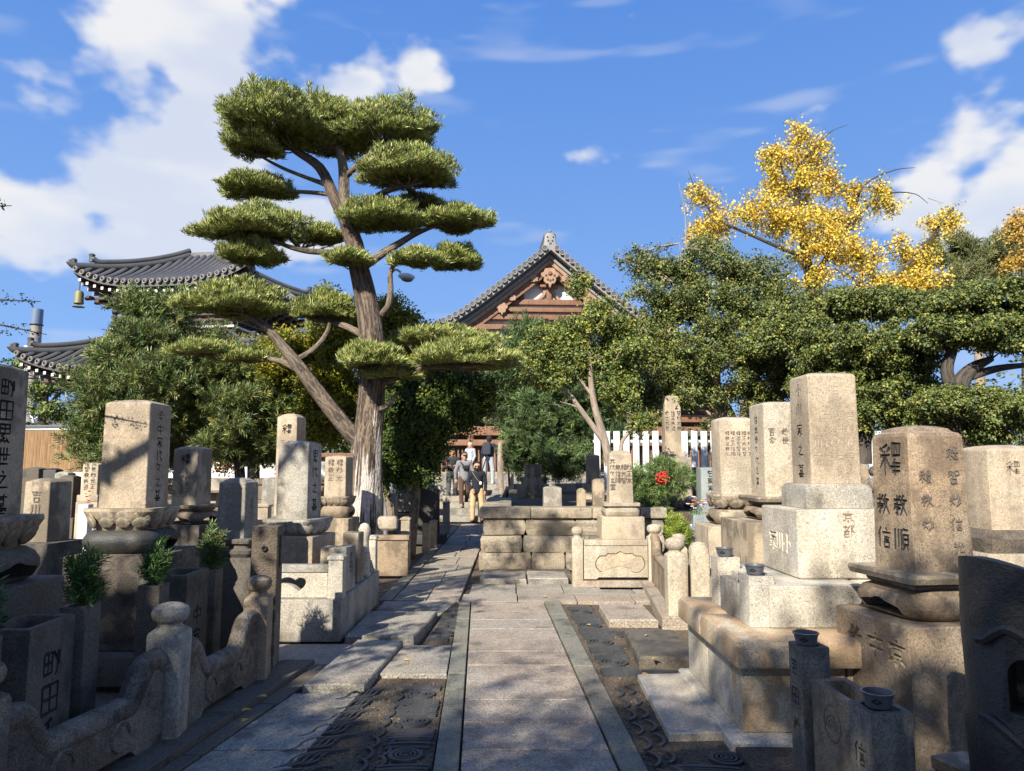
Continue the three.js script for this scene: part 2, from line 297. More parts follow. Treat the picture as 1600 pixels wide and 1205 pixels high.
// cut characters into a part with a chisel: V-shaped grooves subtracted from the stone; the painted groove walls become the part's inscription
function carve(part, jobs, mat = M.ink) {
  const ev = new Evaluator(); ev.useGroups = false;
  const prep = (g, u) => { const n = g.index ? g.toNonIndexed() : g; for (const k of Object.keys(n.attributes)) if (k !== 'position') n.deleteAttribute(k); n.computeVertexNormals(); n.setAttribute('uv', new THREE.BufferAttribute(new Float32Array(n.attributes.position.count * 2).fill(u), 2)); n.clearGroups(); const b = new Brush(n); b.updateMatrixWorld(); return b; };
  const segs = [];
  for (const [face, columns, size, x, y, off, o = {}] of jobs) {
    const r = rng(o.seed ?? 5), { pitch = 1.12, gap = 1.3, weight = .11, deep = .011, tilt = 0 } = o;
    columns.forEach((col, ci) => { const cs = [...col], x0 = ((columns.length - 1) / 2 - ci) * size * gap + x, y0 = (cs.length - 1) / 2 * size * pitch; cs.forEach((ch, k) => { for (const st of (KANJI[ch] ?? '').split(',')) { const P = st.split('-').map((q) => [x0 + (+q[0] - 5 + (r() - .5) * .3) / 9 * size, y0 - k * size * pitch - (+q[1] - 5 + (r() - .5) * .3) / 9 * size]); for (let i = 0; i < P.length - 1; i++) segs.push([P[i], P[i + 1], size * weight * (.85 + .3 * r()), deep * (.75 + .5 * r()), face, y, off, tilt]); } }); });
  }
  const groups = [];
  for (const sg of segs) { const [a, b, w, , face] = sg, m = w * .9 + .002, bb = [Math.min(a[0], b[0]) - m, Math.min(a[1], b[1]) - m + sg[5], Math.max(a[0], b[0]) + m, Math.max(a[1], b[1]) + m + sg[5], face]; let g = groups.find((q) => q.every(([, c]) => c[4] !== face || c[0] > bb[2] || c[2] < bb[0] || c[1] > bb[3] || c[3] < bb[1])); if (!g) groups.push(g = []); g.push([sg, bb]); }
  let cur = prep(part.geometry, 0);
  for (const g of groups) {
    const pos = [];
    for (const [[a, b, w, d, face, y, off, tilt]] of g) {
      let dx = b[0] - a[0], dy = b[1] - a[1]; const l = Math.hypot(dx, dy) || 1e-6; dx /= l; dy /= l; const h = w / 2, e = .004, nx = -dy * h, ny = dx * h, k = h * .5;
      const A0 = [a[0] - dx * k + nx * 1.1, a[1] - dy * k + ny * 1.1, e], A1 = [a[0] - dx * k - nx * 1.1, a[1] - dy * k - ny * 1.1, e], B0 = [b[0] + dx * k + nx * .7, b[1] + dy * k + ny * .7, e], B1 = [b[0] + dx * k - nx * .7, b[1] + dy * k - ny * .7, e], R0 = [a[0] + dx * h * .4, a[1] + dy * h * .4, -d], R1 = [b[0] - dx * h * .3, b[1] - dy * h * .3, -d * .8];
      for (const t of [A0, A1, B1, A0, B1, B0, A0, R0, A1, B0, B1, R1, A0, B0, R1, A0, R1, R0, A1, R0, R1, A1, R1, B1]) { let [x, yy, z] = t; z += off - tilt * yy; if (face === 'r') pos.push(z, yy + y, -x); else if (face === 'l') pos.push(-z, yy + y, x); else pos.push(x, yy + y, z); }
    }
    const q = new THREE.BufferGeometry(); q.setAttribute('position', new THREE.Float32BufferAttribute(pos, 3)); const res = ev.evaluate(cur, prep(q, 1), SUBTRACTION); res.updateMatrixWorld(); cur = res;
  }
  const g = cur.geometry.index ? cur.geometry.toNonIndexed() : cur.geometry, P = g.attributes.position, U = g.attributes.uv, parts = [[], []], n = g.drawRange.count === Infinity ? P.count : Math.min(P.count, g.drawRange.count);
  for (let i = 0; i < n; i += 3) { const w = parts[U.getX(i) + U.getX(i + 1) + U.getX(i + 2) > 1.5 ? 1 : 0]; for (let k = 0; k < 3; k++) w.push(P.getX(i + k), P.getY(i + k), P.getZ(i + k)); }
  const build = (a) => { const q = new THREE.BufferGeometry(); q.setAttribute('position', new THREE.Float32BufferAttribute(a, 3)); return fin(q, .5); };
  part.geometry = build(parts[0]); return put('inscription', build(parts[1]), mat, part);
}
const someNames = (n, len, seed) => { const r = rng(seed); return Array.from({ length: n }, () => '釋' + Array.from({ length: len }, () => NAMES[Math.floor(r() * NAMES.length)]).join('')); };

// ------------------------------------------------------------------ stone furniture
const shaftGeo = (w, d, h, { t = .97, dome = .03, b = .016, r = .012 } = {}) => {
  const R = [[0, w, d, r], [h - dome - b, w * t, d * t, r], [h - dome - b * .3, w * t - b * .7, d * t - b * .7, r * 1.3], [h - dome, w * t - b * 2, d * t - b * 2, r * 2]];
  for (const [a, k] of [[.45, .80], [.8, .52], [.96, .24], [1, .06]]) R.push([h - dome + dome * a, w * t * k * .93, d * t * k * .93, .03 * k]);
  return fin(loft(R, 3), .5);
};
const drumGeo = (w, d, h, { open = 1, squash = .2 } = {}) => {
  const R = [[0, w * .8, d * .8, w * .2], [h * .14, w * .92, d * .92, w * .24], [h * .4, w, d, w * .26], [h * .62, w, d, w * .26], [h * .85, w * .93, d * .93, w * .24], [h, w * (1 - squash), d * (1 - squash), w * .2]];
  let g = loft(R, 6);
  if (open) {
    const cut = (ww, dd) => { const s = new THREE.Shape(); const a = ww / 2, hh = h * .52; s.moveTo(-a, 0); s.lineTo(a, 0); s.lineTo(a * .94, hh * .55); s.quadraticCurveTo(a * .55, hh * .72, a * .35, hh * .74); s.quadraticCurveTo(0, hh * 1.12, -a * .35, hh * .74); s.quadraticCurveTo(-a * .55, hh * .72, -a * .94, hh * .55); s.closePath(); const e = new THREE.ExtrudeGeometry(s, { depth: dd, bevelEnabled: false, curveSegments: 5 }); e.translate(0, h * .12, -dd / 2); return e; };
    const ev = new Evaluator(); ev.useGroups = false;
    const br = (q) => { const n = q.index ? q.toNonIndexed() : q; n.computeVertexNormals(); if (!n.attributes.uv) n.setAttribute('uv', new THREE.BufferAttribute(new Float32Array(n.attributes.position.count * 2), 2)); for (const k of Object.keys(n.attributes)) if (!['position', 'normal', 'uv'].includes(k)) n.deleteAttribute(k); n.clearGroups(); const b = new Brush(n); b.updateMatrixWorld(); return b; };
    const c2 = cut(d * .6, w * 2); c2.rotateY(Math.PI / 2);
    let res = ev.evaluate(br(g), br(c2), SUBTRACTION);
    if (open === 2) res = ev.evaluate(br(res.geometry), br(cut(w * .56, d * 2)), SUBTRACTION);
    g = res.geometry; g.clearGroups();
  }
  return fin(g, .6);
};
function along(w, d, r, count) {                        // evenly spaced places round a rounded rectangle
  const p = rrect(w, d, r, 6), seg = []; let tot = 0;
  for (let i = 0; i < p.length; i++) { const q = p[(i + 1) % p.length], l = Math.hypot(q[0] - p[i][0], q[1] - p[i][1]); seg.push(l); tot += l; }
  const out = [];
  for (let k = 0; k < count; k++) { let s = k / count * tot, i = 0; while (s > seg[i]) { s -= seg[i]; i++; } const a = p[i], b = p[(i + 1) % p.length], t = s / seg[i]; out.push([lerp(a[0], b[0], t), lerp(a[1], b[1], t), Math.atan2(b[1] - a[1], b[0] - a[0])]); }
  return out;
}
const petalGeo = (() => { const g = new THREE.SphereGeometry(1, 9, 6, 0, Math.PI); const p = g.attributes.position; for (let i = 0; i < p.count; i++) { const y = p.getY(i), x = p.getX(i); p.setX(i, x * (1 - .25 * Math.max(0, y) - .35 * Math.max(0, -y) * Math.max(0, -y))); } return g; })();
function lotus(parent, name, w, d, h, y, mat, per = 4, inner = .78) {
  const body = put(name, fin(loft([[0, w * inner * .92, d * inner * .92, w * .2], [h * .25, w * inner * 1.03, d * inner * 1.03, w * .22], [h * .6, w * .92, d * .92, w * .2], [h * .86, w * .965, d * .965, w * .16], [h, w * .93, d * .93, w * .12]], 5), .5), mat, parent, 0, y, 0);
  const pg = once('petal' + [w, d, h, per], () => fin(petalGeo.clone().scale(w / per * .52, h * .46, w * .016), .9, false));
  for (const [x, z, a] of along(w * .875, d * .875, w * .2, per * 4 - 2)) { const m = put('petal', pg, mat, body, x, h * .50, z, Math.PI - a); m.rotation.order = 'YXZ'; m.rotation.x = .42; }
  const pg2 = once('petalb' + [w, d, h, per], () => fin(petalGeo.clone().scale(w / per * .42, h * .33, w * .022), .9, false));
  for (const [x, z, a] of along(w * .865, d * .865, w * .2, per * 4 - 2)) { const m = put('petal', pg2, mat, body, x, h * .36, z, Math.PI - a); m.rotation.order = 'YXZ'; m.rotation.x = .5; }
  return body;
}
const standGeo = (w, d, h) => fin(loft([[0, w * .72, d * .72, .02], [h * .22, w * .76, d * .76, .02], [h * .3, w * .74, d * .74, .02], [h * .46, w * .97, d * .97, .02], [h * .8, w, d, .02], [h, w * .98, d * .98, .02]], 2), .4);
const postGeo = (w, h) => fin(loft([[0, w * .97, w * .97, .012], [h * .77, w, w, .015], [h * .795, w * .97, w * .97, .03], [h * .82, w * .72, w * .72, .04], [h * .835, w * .66, w * .66, w * .3], [h * .855, w * .68, w * .68, w * .3], [h * .875, w * .88, w * .88, w * .36], [h * .905, w * 1.0, w * 1.0, w * .42], [h * .935, w * 1.02, w * 1.02, w * .43], [h * .965, w * .93, w * .93, w * .4], [h * .99, w * .6, w * .6, w * .28], [h, w * .25, w * .25, w * .12]], 4), .6);
const capPostGeo = (w, h) => fin(loft([[0, w, w, .01], [h - .05, w * .93, w * .93, .01], [h - .045, w * 1.1, w * 1.1, .012], [h - .02, w * 1.1, w * 1.1, .012], [h, w * .5, w * .5, .01]], 2), .5);
// a hollow stone trough or flower holder: outer block and real opening
function hollow(w, h, d, wall, deep) {
  const n = 4 * 3, ro = rrect(w, d, .012, 2), ri = rrect(w - 2 * wall, d - 2 * wall, .02, 2), pos = [], idx = [];
  const ring = (r, y, k = 1) => { for (const [x, z] of r) pos.push(x * k, y, z * k); };
  ring(ro, 0); ring(ro, h - .006); ring(ro, h, .985); ring(ri, h, 1.02); ring(ri, h - .006); ring(ri, h - deep);
  for (let k = 0; k < 5; k++) for (let i = 0; i < n; i++) { const a = k * n + i, b = k * n + (i + 1) % n; idx.push(a, a + n, b, b, a + n, b + n); }
  const cap = (k, y, up) => { const c = pos.length / 3; pos.push(0, y, 0); for (let i = 0; i < n; i++) { const a = k * n + i, b = k * n + (i + 1) % n; up ? idx.push(a, c, b) : idx.push(b, c, a); } };
  cap(5, h - deep, true); cap(0, 0, false);
  const g = new THREE.BufferGeometry(); g.setAttribute('position', new THREE.Float32BufferAttribute(pos, 3)); g.setIndex(idx); return fin(g, .5);
}
function ringGeo(r, t) { return fin(new THREE.TorusGeometry(r, t, 5, 22), 1, false); }
function crest(part, face, x, y, off, r, mat) {          // a family crest: a ring with three nested arcs
  const g = [ringGeo(r, r * .09), ...[.25, .5, .75].map((k) => { const a = new THREE.TorusGeometry(r * k, r * .08, 4, 10, Math.PI); a.translate(0, -r * .35, 0); return fin(a, 1, false); })];
  const m = join(g); m.scale(1, 1, .5); m.translate(x, 0, 0); if (face === 'r') m.rotateY(Math.PI / 2); if (face === 'l') m.rotateY(-Math.PI / 2);
  return put('crest', m, mat, part, face === 'r' ? off : face === 'l' ? -off : 0, y, face === 'f' ? off : 0);
}
// a fence panel: high shoulders, low middle, with a round roll along its top, running along +x from 0 to L
function panelGeo(L, hi, lo, t, sh = .2) {
  const prof = (u) => { const s = Math.min(u, L - u); return s < sh ? lo + (hi - lo) * (s < sh * .38 ? 1 : (1 - sst(s, sh * .38, sh))) : lo; };
  const N = 30, s = new THREE.Shape(); s.moveTo(0, 0); s.lineTo(L * .2, 0); s.lineTo(L * .24, .035); s.lineTo(L * .76, .035); s.lineTo(L * .8, 0); s.lineTo(L, 0);
  for (let i = N; i >= 0; i--) s.lineTo(L * i / N, prof(L * i / N) - t * .4);
  s.closePath();
  const e = new THREE.ExtrudeGeometry(s, { depth: t * .78, bevelEnabled: false }); e.translate(0, 0, -t * .39);
  const pts = [], rad = []; for (let i = 0; i <= N; i++) { const u = L * i / N; pts.push([u, prof(u) - t * .42, 0]); rad.push(t * .5); }
  return [fin(e, .4), fin(tube(pts, rad, 10, false), 1)];
}
function leafTuft(kind, seed) {                          // a small spray of separate leaves
  const r = rng(seed), pos = [], idx = [];
  const blade = (o, dir, len, wid, bend) => {
    const up = new THREE.Vector3(r() - .5, r() - .5, r() - .5), side = new THREE.Vector3().crossVectors(dir, up).normalize(), nrm = new THREE.Vector3().crossVectors(side, dir).normalize(), b = pos.length / 3;
    const m = o.clone().addScaledVector(dir, len * .5).addScaledVector(nrm, bend * len), e = o.clone().addScaledVector(dir, len);
    const A = m.clone().addScaledVector(side, wid / 2), B = m.clone().addScaledVector(side, -wid / 2);
    for (const q of [o, A, B, e]) pos.push(q.x, q.y, q.z); idx.push(b, b + 1, b + 2, b + 1, b + 3, b + 2);
  };
  const V = (x, y, z) => new THREE.Vector3(x, y, z);
  if (kind === 'needle') for (let i = 0; i < 11; i++) { const a = i * 2.4 + r(), k = .25 + .75 * r(); blade(V((r() - .5) * .05, -.03 + .04 * r(), (r() - .5) * .05), V(Math.cos(a) * k, 1, Math.sin(a) * k).normalize(), .075 + .04 * r(), .0125, .05); }
  if (kind === 'plume') for (let i = 0; i < 22; i++) { const a = i * 2.4 + r(), k = .6 + .6 * r(), h = i / 22 * .2; blade(V(0, h - .06, 0), V(Math.cos(a) * k, .9, Math.sin(a) * k).normalize(), .085 + .05 * r(), .017, .05); }
  if (kind === 'broad') for (let i = 0; i < 6; i++) { const a = i * 2.4 + r(); blade(V((r() - .5) * .17, (r() - .5) * .14, (r() - .5) * .17), V(Math.cos(a), (r() - .3) * .9, Math.sin(a)).normalize(), .055 + .035 * r(), .034 + .012 * r(), .12); }
  if (kind === 'fan') for (let i = 0; i < 4; i++) { const a = i * 2.4 + r(); blade(V((r() - .5) * .16, (r() - .5) * .16, (r() - .5) * .16), V(Math.cos(a), (r() - .8) * .9, Math.sin(a)).normalize(), .07 + .025 * r(), .075, .05); }
  const g = new THREE.BufferGeometry(); g.setAttribute('position', new THREE.Float32BufferAttribute(pos, 3)); g.setIndex(idx);
  const n = g.toNonIndexed(); n.computeVertexNormals(); n.setAttribute('uv', new THREE.BufferAttribute(new Float32Array(n.attributes.position.count * 2), 2)); return n;
}
const TUFT = Object.fromEntries(['needle', 'plume', 'broad', 'fan'].map((k, i) => [k, leafTuft(k, 40 + i)]));
const leafMat = (trans) => new THREE.MeshPhysicalMaterial({ color: 0xffffff, roughness: .62, transmission: trans, thickness: 0, side: THREE.DoubleSide, specularIntensity: .5 });
M.leaf = new THREE.MeshStandardMaterial({ color: 0xffffff, roughness: .55, side: THREE.DoubleSide });
M.leafThin = leafMat(.32);
// leaves in a set of lobes; each lobe [x, y, z, rx, ry, rz, count]; colours picked from a list of linear rgb
function foliage(parent, name, kind, lobes, colours, o = {}) {
  const { seed = 1, scale = 1, shell = .45, up = .5, flat = false, mat = M.leaf, lump = .22, under = .35, clump = 0, density = 6, core = .4 } = o;
  const r = rng(seed), mats = [], cols = [], q = new THREE.Quaternion(), q2 = new THREE.Quaternion(), Y = new THREE.Vector3(0, 1, 0), n = new THREE.Vector3(), m4 = new THREE.Matrix4();
  for (const [x, y, z, rx, ry, rz, count] of lobes) {
    const ph = [r() * 6, r() * 6, r() * 6], subs = [];
    if (clump) { const n = Math.max(3, Math.round(density * Math.cbrt(rx * ry * rz) * 4)); for (let k = 0; k < n; k++) { const a = r() * 6.283, c = r() * 2 - 1, s = Math.sqrt(1 - c * c), d = Math.pow(r(), core) * (.85 + .35 * r()); subs.push([Math.cos(a) * s * d * rx, c * d * ry, Math.sin(a) * s * d * rz, clump * (.5 + 1.1 * r())]); } }
    for (let i = 0; i < count; i++) {
      let px, py, pz;
      if (clump) {
        const [sx, sy, sz, sr] = subs[Math.floor(r() * subs.length)], a = r() * 6.283, c = r() * 2 - 1, s = Math.sqrt(1 - c * c), d = sr * (r() + r()) * .8;
        px = sx + Math.cos(a) * s * d * 1.3; py = sy + c * d * .75; pz = sz + Math.sin(a) * s * d * 1.3; n.set(Math.cos(a) * s, c, Math.sin(a) * s);
      } else {
        let a = r() * Math.PI * 2, c = r() * 2 - 1; if (flat && c < -under) c = -under * r();
        const s = Math.sqrt(1 - c * c), dx = Math.cos(a) * s, dz = Math.sin(a) * s;
        const bump = 1 + lump * (Math.sin(dx * 5 + ph[0]) * Math.sin(c * 6 + ph[1]) + Math.sin(dz * 5 + ph[2]) * .8) * .7 + (r() - .5) * .08;
        const d = Math.pow(r(), shell) * bump, yy = flat && c < 0 ? c * .55 : c;
        px = dx * d * rx; py = yy * d * ry; pz = dz * d * rz; n.set(dx / rx, c / ry, dz / rz).normalize();
      }
      n.lerp(Y, up).add(new THREE.Vector3((r() - .5) * .7, (r() - .5) * .5, (r() - .5) * .7)).normalize();
      q.setFromUnitVectors(Y, n); q2.setFromAxisAngle(Y, r() * 6.28); q.multiply(q2); const k = scale * (.72 + .56 * r());
      m4.compose(new THREE.Vector3(x + px, y + py, z + pz), q, new THREE.Vector3(k, k, k)); mats.push(...m4.elements);
      const cc = colours[Math.floor(Math.pow(r(), 1.1) * colours.length)], v = .6 + .8 * r(); cols.push(cc[0] * v, cc[1] * v, cc[2] * v);
    }
  }
  const N = mats.length / 16, im = new THREE.InstancedMesh(TUFT[kind], mat, N);
  im.instanceMatrix.array.set(mats); im.instanceColor = new THREE.InstancedBufferAttribute(new Float32Array(cols), 3);
  im.name = name; im.castShadow = im.receiveShadow = true; parent.add(im); leafCount += N; return im;
}
let leafCount = 0;

// ------------------------------------------------------------------ ground, path, paving and tile beds
{
  const g = new THREE.PlaneGeometry(400, 400, 1, 1); g.rotateX(-Math.PI / 2); const uv = g.attributes.uv; for (let i = 0; i < uv.count; i++) uv.setXY(i, uv.getX(i) * 400, uv.getY(i) * 400);
  const m = put('ground', g, M.soil, scene, 0, -.045, -60); m.userData = { kind: 'structure' };
}
const pl = (D) => -.42 - .0428 * (D - 4.16), ps = (D) => pl(D) + .14, pr = (D) => .57 - .0385 * (D - 4.15), pr2 = (D) => pr(D) + .15 + .008 * (D - 4.15);
const gl = (D) => -1.19 + .081 * (D - 4.13), kin = (D) => -1.76 + .152 * (D - 4.11), kout = (D) => -1.98 + .13 * (D - 4.11);
{
  const path = setting('path'), r = rng(21), e = .007;
  for (let D = 2.6; D < 9.05; D += .453) { const D1 = Math.min(D + .453, 9.1), q = (r() - .5) * .012; put('paving_slab', slab([[ps(D) + e, D + e], [pr(D) - e, D + e], [pr(D1) - e, D1 - e], [ps(D1) + e, D1 - e]], q * .5, .09), M.path, path); }
  for (let D = 2.5; D < 9;) { const D1 = Math.min(D + .8 + .7 * r(), 9.1); put('edging_stone', slab([[pl(D), D + e], [ps(D) - e, D + e], [ps(D1) - e, D1 - e], [pl(D1), D1 - e]], .004 + r() * .004, .09), M.strip, path); D = D1; }
  for (let D = 2.5; D < 9;) { const D1 = Math.min(D + .8 + .7 * r(), 9.1); put('edging_stone', slab([[pr(D) + e, D + e], [pr2(D), D + e], [pr2(D1), D1 - e], [pr(D1) + e, D1 - e]], .004 + r() * .004, .09), M.strip, path); D = D1; }
  // the crossing and the path beyond
  for (let x = -.62; x < 2.1;) { const x1 = x + .5 + .25 * r(); put('paving_slab', slab([[x + e, 9.11], [x1 - e, 9.11], [x1 - e, 9.62], [x + e, 9.62]], (r() - .5) * .008, .09), M.path, path); x = x1; }
  for (let x = -.55; x < .75;) { const x1 = x + .46 + .2 * r(); put('paving_slab', slab([[x + e, 9.63], [x1 - e, 9.63], [x1 - e, 10.4], [x + e, 10.4]], (r() - .5) * .008, .09), M.slab, path); x = x1; }
  for (let x = .95; x < 2.2;) { const x1 = x + .46 + .2 * r(); put('paving_slab', slab([[x + e, 9.63], [x1 - e, 9.63], [x1 - e, 9.98], [x + e, 9.98]], (r() - .5) * .008, .09), M.slab, path); x = x1; }
  put('step_slab', slab([[-.45, 10.5], [.2, 10.45], [.2, 11.2], [-.45, 11.25]], .06, .12, .015), M.slab, path); put('step_slab', slab([[.22, 10.45], [.78, 10.45], [.78, 11.1], [.22, 11.2]], .075, .13, .015), M.slab, path);
  put('step_slab', slab([[-.44, 11.26], [.9, 11.22], [.9, 11.84], [-.44, 11.84]], .02, .1, .015), M.dark, path);
  for (let D = 9.12; D < 21.2;) {
    const D1 = Math.min(D + .5 + .35 * r(), 21.3), m = -.98 + (r() - .5) * .25;
    put('paving_slab', slab([[-1.44 + e, D + e], [m - e, D + e], [m - e, D1 - e], [-1.44 + e, D1 - e]], (r() - .5) * .014, .09), r() < .5 ? M.slab : M.path, path);
    put('paving_slab', slab([[m + e, D + e], [-.64, D + e], [-.64, D1 - e], [m + e, D1 - e]], (r() - .5) * .014, .09), r() < .5 ? M.slab : M.path, path); D = D1;
  }
  for (let D = 9.12; D < 21;) { const D1 = Math.min(D + .7 + .5 * r(), 21.2); put('edging_stone', slab([[-1.60, D + e], [-1.45, D + e], [-1.45, D1 - e], [-1.60, D1 - e]], .012, .09), M.strip, path); D = D1; }
  // paving to the side of the path
  const P = setting('pavement');
  put('paving_slab', slab([[kin(2.6) + .01, 2.6], [gl(2.6), 2.6], [gl(4.4), 4.4], [kin(4.4) + .01, 4.4]], 0, .1), M.slab, P);
  put('paving_slab', slab([[kin(4.41) + .01, 4.41], [gl(4.41), 4.41], [gl(5.46), 5.46], [kin(5.46) + .01, 5.46]], .003, .1), M.slab, P);
  for (const [a, b] of [[2.6, 4.3], [4.31, 5.2], [5.21, 6.2]]) put('kerb_stone', slab([[kout(a) + .12, a], [kin(a), a], [kin(b), b], [kout(b) + .12, b]], .012, .1), M.dark, P);
  for (const [a, b] of [[2.6, 3.7], [3.71, 4.9], [4.91, 6.2]]) put('kerb_stone', slab([[kout(a) - .16, a], [kout(a) + .11, a], [kout(b) + .11, b], [kout(b) - .16, b]], .05, .12), M.dark, P);
  const arch = [[-1.50, 5.5]]; for (let k = 0; k <= 8; k++) arch.push([lerp(-1.46, -1.06, k / 8), 5.5 + .02 * Math.sin(k / 8 * Math.PI)]); arch.push([-.98, 6.86], [-1.40, 6.9]);
  put('bridge_slab', slab(arch, .05, .14, .01), M.slab, P);
  put('bridge_slab', slab([[-1.03, 5.92], [pl(5.92) - .01, 5.92], [pl(6.84) - .01, 6.84], [-.965, 6.84]], .012, .1), M.slab, P);
  put('paving_slab', slab([[-2.1, 6.25], [-1.52, 6.0], [-1.42, 6.9], [-2.1, 6.9]], .01, .1), M.slab, P);
  put('step_slab', slab([[-1.53, 6.98], [-.90, 6.98], [-.84, 7.55], [-.8, 8.15], [-1.53, 8.15]], .065, .16, .012), M.slab, P);
  put('paving_slab', slab([[-1.53, 8.16], [-.80, 8.16], [-.66, 9.1], [-1.53, 9.1]], .0, .1), M.slab, P);
  // stones on the other side
  put('paving_slab', slab([[.93, 4.58], [1.29, 4.60], [1.30, 5.86], [.955, 5.83]], .035, .1, .01), M.pale, P);
  put('step_slab', slab([[1.02, 6.15], [1.5, 6.12], [1.52, 7.15], [1.06, 7.2]], .085, .16, .02), M.dark, P);
  put('step_slab', slab([[.98, 7.7], [1.48, 7.7], [1.48, 8.55], [.98, 8.55]], .065, .15, .018), M.path, P);
  put('kerb_stone', slab([[1.27, 3.0], [1.9, 3.0], [1.9, 4.50], [1.27, 4.46]], .02, .08), M.soil, P);
}
// strips of roof tile set on edge in the earth: nested waves, chains, and round ends
function arcStrip(R, t, a0, a1, h, seg = 7) {
  const pos = [], idx = [];
  for (let k = 0; k <= seg; k++) { const a = lerp(a0, a1, k / seg), c = Math.cos(a), s = Math.sin(a); for (const [r, y] of [[R - t / 2, 0], [R - t / 2, h], [R + t / 2, h], [R + t / 2, 0]]) pos.push(c * r, y, -s * r); }
  for (let k = 0; k < seg; k++) for (let j = 0; j < 3; j++) { const a = k * 4 + j; idx.push(a, a + 1, a + 4, a + 1, a + 5, a + 4); }
  idx.push(0, 2, 1, 0, 3, 2); const b = seg * 4; idx.push(b, b + 1, b + 2, b, b + 2, b + 3);
  const g = new THREE.BufferGeometry(); g.setAttribute('position', new THREE.Float32BufferAttribute(pos, 3)); g.setIndex(idx); return fin(g, .6, false);
}
function bed(outline) { const o = setting('tile_bed'); put('earth', slab(outline, -.016, .03, .004), M.soil, o); return o; }
const Y0 = -.03, H0 = .032;
function wave(o, x, D, w, n, turn, r, R = .55) {          // n nested shallow arcs across a width w
  const half = Math.asin(w / 2 / R);
  for (let k = 0; k < n; k++) { const g = once('w' + [w, R], () => { const q = arcStrip(R, .017, Math.PI / 2 - half, Math.PI / 2 + half, H0); q.translate(0, 0, R); return q; }); const m = put('tile', g, M.tile, o, x + (r() - .5) * .008, Y0 + (r() - .5) * .008, -(D + k * .0245), turn + (r() - .5) * .04); }
}
function roundEnd(o, x, D, R, r) {
  for (const [k, q] of [[1, .026], [.66, .014], [.36, .012]]) put('tile', once('re' + R + k, () => arcStrip(R * k, q, 0, Math.PI * 2, H0, 20)), M.tile, o, x, Y0 + .004 * (1 - k) + (r() - .5) * .004, -D);
  put('tile', once('rc' + R, () => fin(new THREE.CylinderGeometry(R * .18, R * .2, H0, 12).translate(0, H0 / 2, 0), .6, false)), M.tile, o, x, Y0, -D);
}
function chain(o, x0, D0, x1, D1, n, r) {                  // a zigzag of curved tiles in two rows
  for (let k = 0; k < n; k++) { const t = k / n, x = lerp(x0, x1, t), D = lerp(D0, D1, t), g = once('ch', () => { const q = arcStrip(.13, .02, -.9, .9, H0, 6); q.translate(-.1, 0, 0); return q; });
    const a = Math.atan2(-(D1 - D0), x1 - x0); put('tile', g, M.tile, o, x, Y0 + (r() - .5) * .006, -D, a + Math.PI / 2 + (r() - .5) * .1); put('tile', g, M.tile, o, x + .09, Y0, -(D + .05), a + Math.PI / 2 + (r() - .5) * .1); }
}
function ripple(o, x, D, n, turn, r) {                     // nested S-curves side by side
  for (let k = 0; k < n; k++) { const g = once('ri', () => { const a = arcStrip(.12, .018, Math.PI * .5, Math.PI * 1.02, H0, 6); a.translate(.0, 0, -.04); const b = arcStrip(.09, .018, -Math.PI * .45, Math.PI * .02, H0, 5); b.translate(-.21, 0, -.04); return join([a, b]); }); put('tile', g, M.tile, o, x + k * .036, Y0 + (r() - .5) * .008, -(D + k * .012), turn + (r() - .5) * .06); }
}
{
  const r = rng(33);
  const a = bed([[gl(2.6) + .01, 2.6], [pl(2.6) - .01, 2.6], [pl(5.9) - .01, 5.9], [gl(5.9) + .02, 5.9]]);
  for (let D = 2.9; D < 5.7; D += .56) { const x = (D2) => pl(D2) - .17; wave(a, x(D), D, .27, 8, .06, r); roundEnd(a, x(D + .3), D + .32, .085, r); if (D < 5.4) wave(a, x(D + .45), D + .44, .26, 4, .06, r); }
  chain(a, -.83, 2.8, -.80, 5.75, 17, r);
  for (let D = 2.8; D < 5.5; D += .235) ripple(a, gl(D) + .06, D, 6, .05, r);
  const b = bed([[-.82, 7.0], [pl(7) - .01, 7.0], [pl(9.05) - .01, 9.05], [-.64, 9.05], [-.78, 8.1]]);
  for (const [x, D] of [[-.70, 7.1], [-.66, 7.55], [-.65, 8.0]]) { wave(b, x, D, .2, 5, .1, r, .3); roundEnd(b, x - .04, D + .2, .045, r); roundEnd(b, x + .07, D + .22, .045, r); roundEnd(b, x - .03, D + .33, .045, r); roundEnd(b, x + .06, D + .34, .045, r); }
  wave(b, -.63, 8.5, .18, 9, .1, r, .4);
  const c = bed([[pr2(2.6) + .01, 2.6], [2.0, 2.6], [1.9, 3.0], [1.28, 3.1], [1.3, 5.95], [1.5, 6.1], [1.5, 8.9], [pr2(9) + .01, 9.0]]);
  chain(c, .80, 3.3, .76, 5.75, 10, r);
  wave(c, 1.05, 3.95, .34, 11, -.1, r, .9); roundEnd(c, 1.19, 4.3, .085, r); wave(c, 1.0, 3.3, .34, 9, -.1, r, .9); roundEnd(c, 1.12, 3.7, .08, r);
  for (let D = 5.95; D < 8.7; D += .72) { const x = pr2(D) + .19; wave(c, x, D, .3, 9, .05, r, .8); roundEnd(c, x - .02, D + .37, .11, r); wave(c, x - .01, D + .5, .28, 6, .05, r, .8); }
  wave(c, 1.18, 5.95, .3, 6, -.1, r, .8); roundEnd(c, 1.0, 7.42, .06, r); wave(c, 1.2, 7.3, .34, 9, .02, r, .3); wave(c, 1.2, 8.62, .4, 9, .02, r, .5);
}
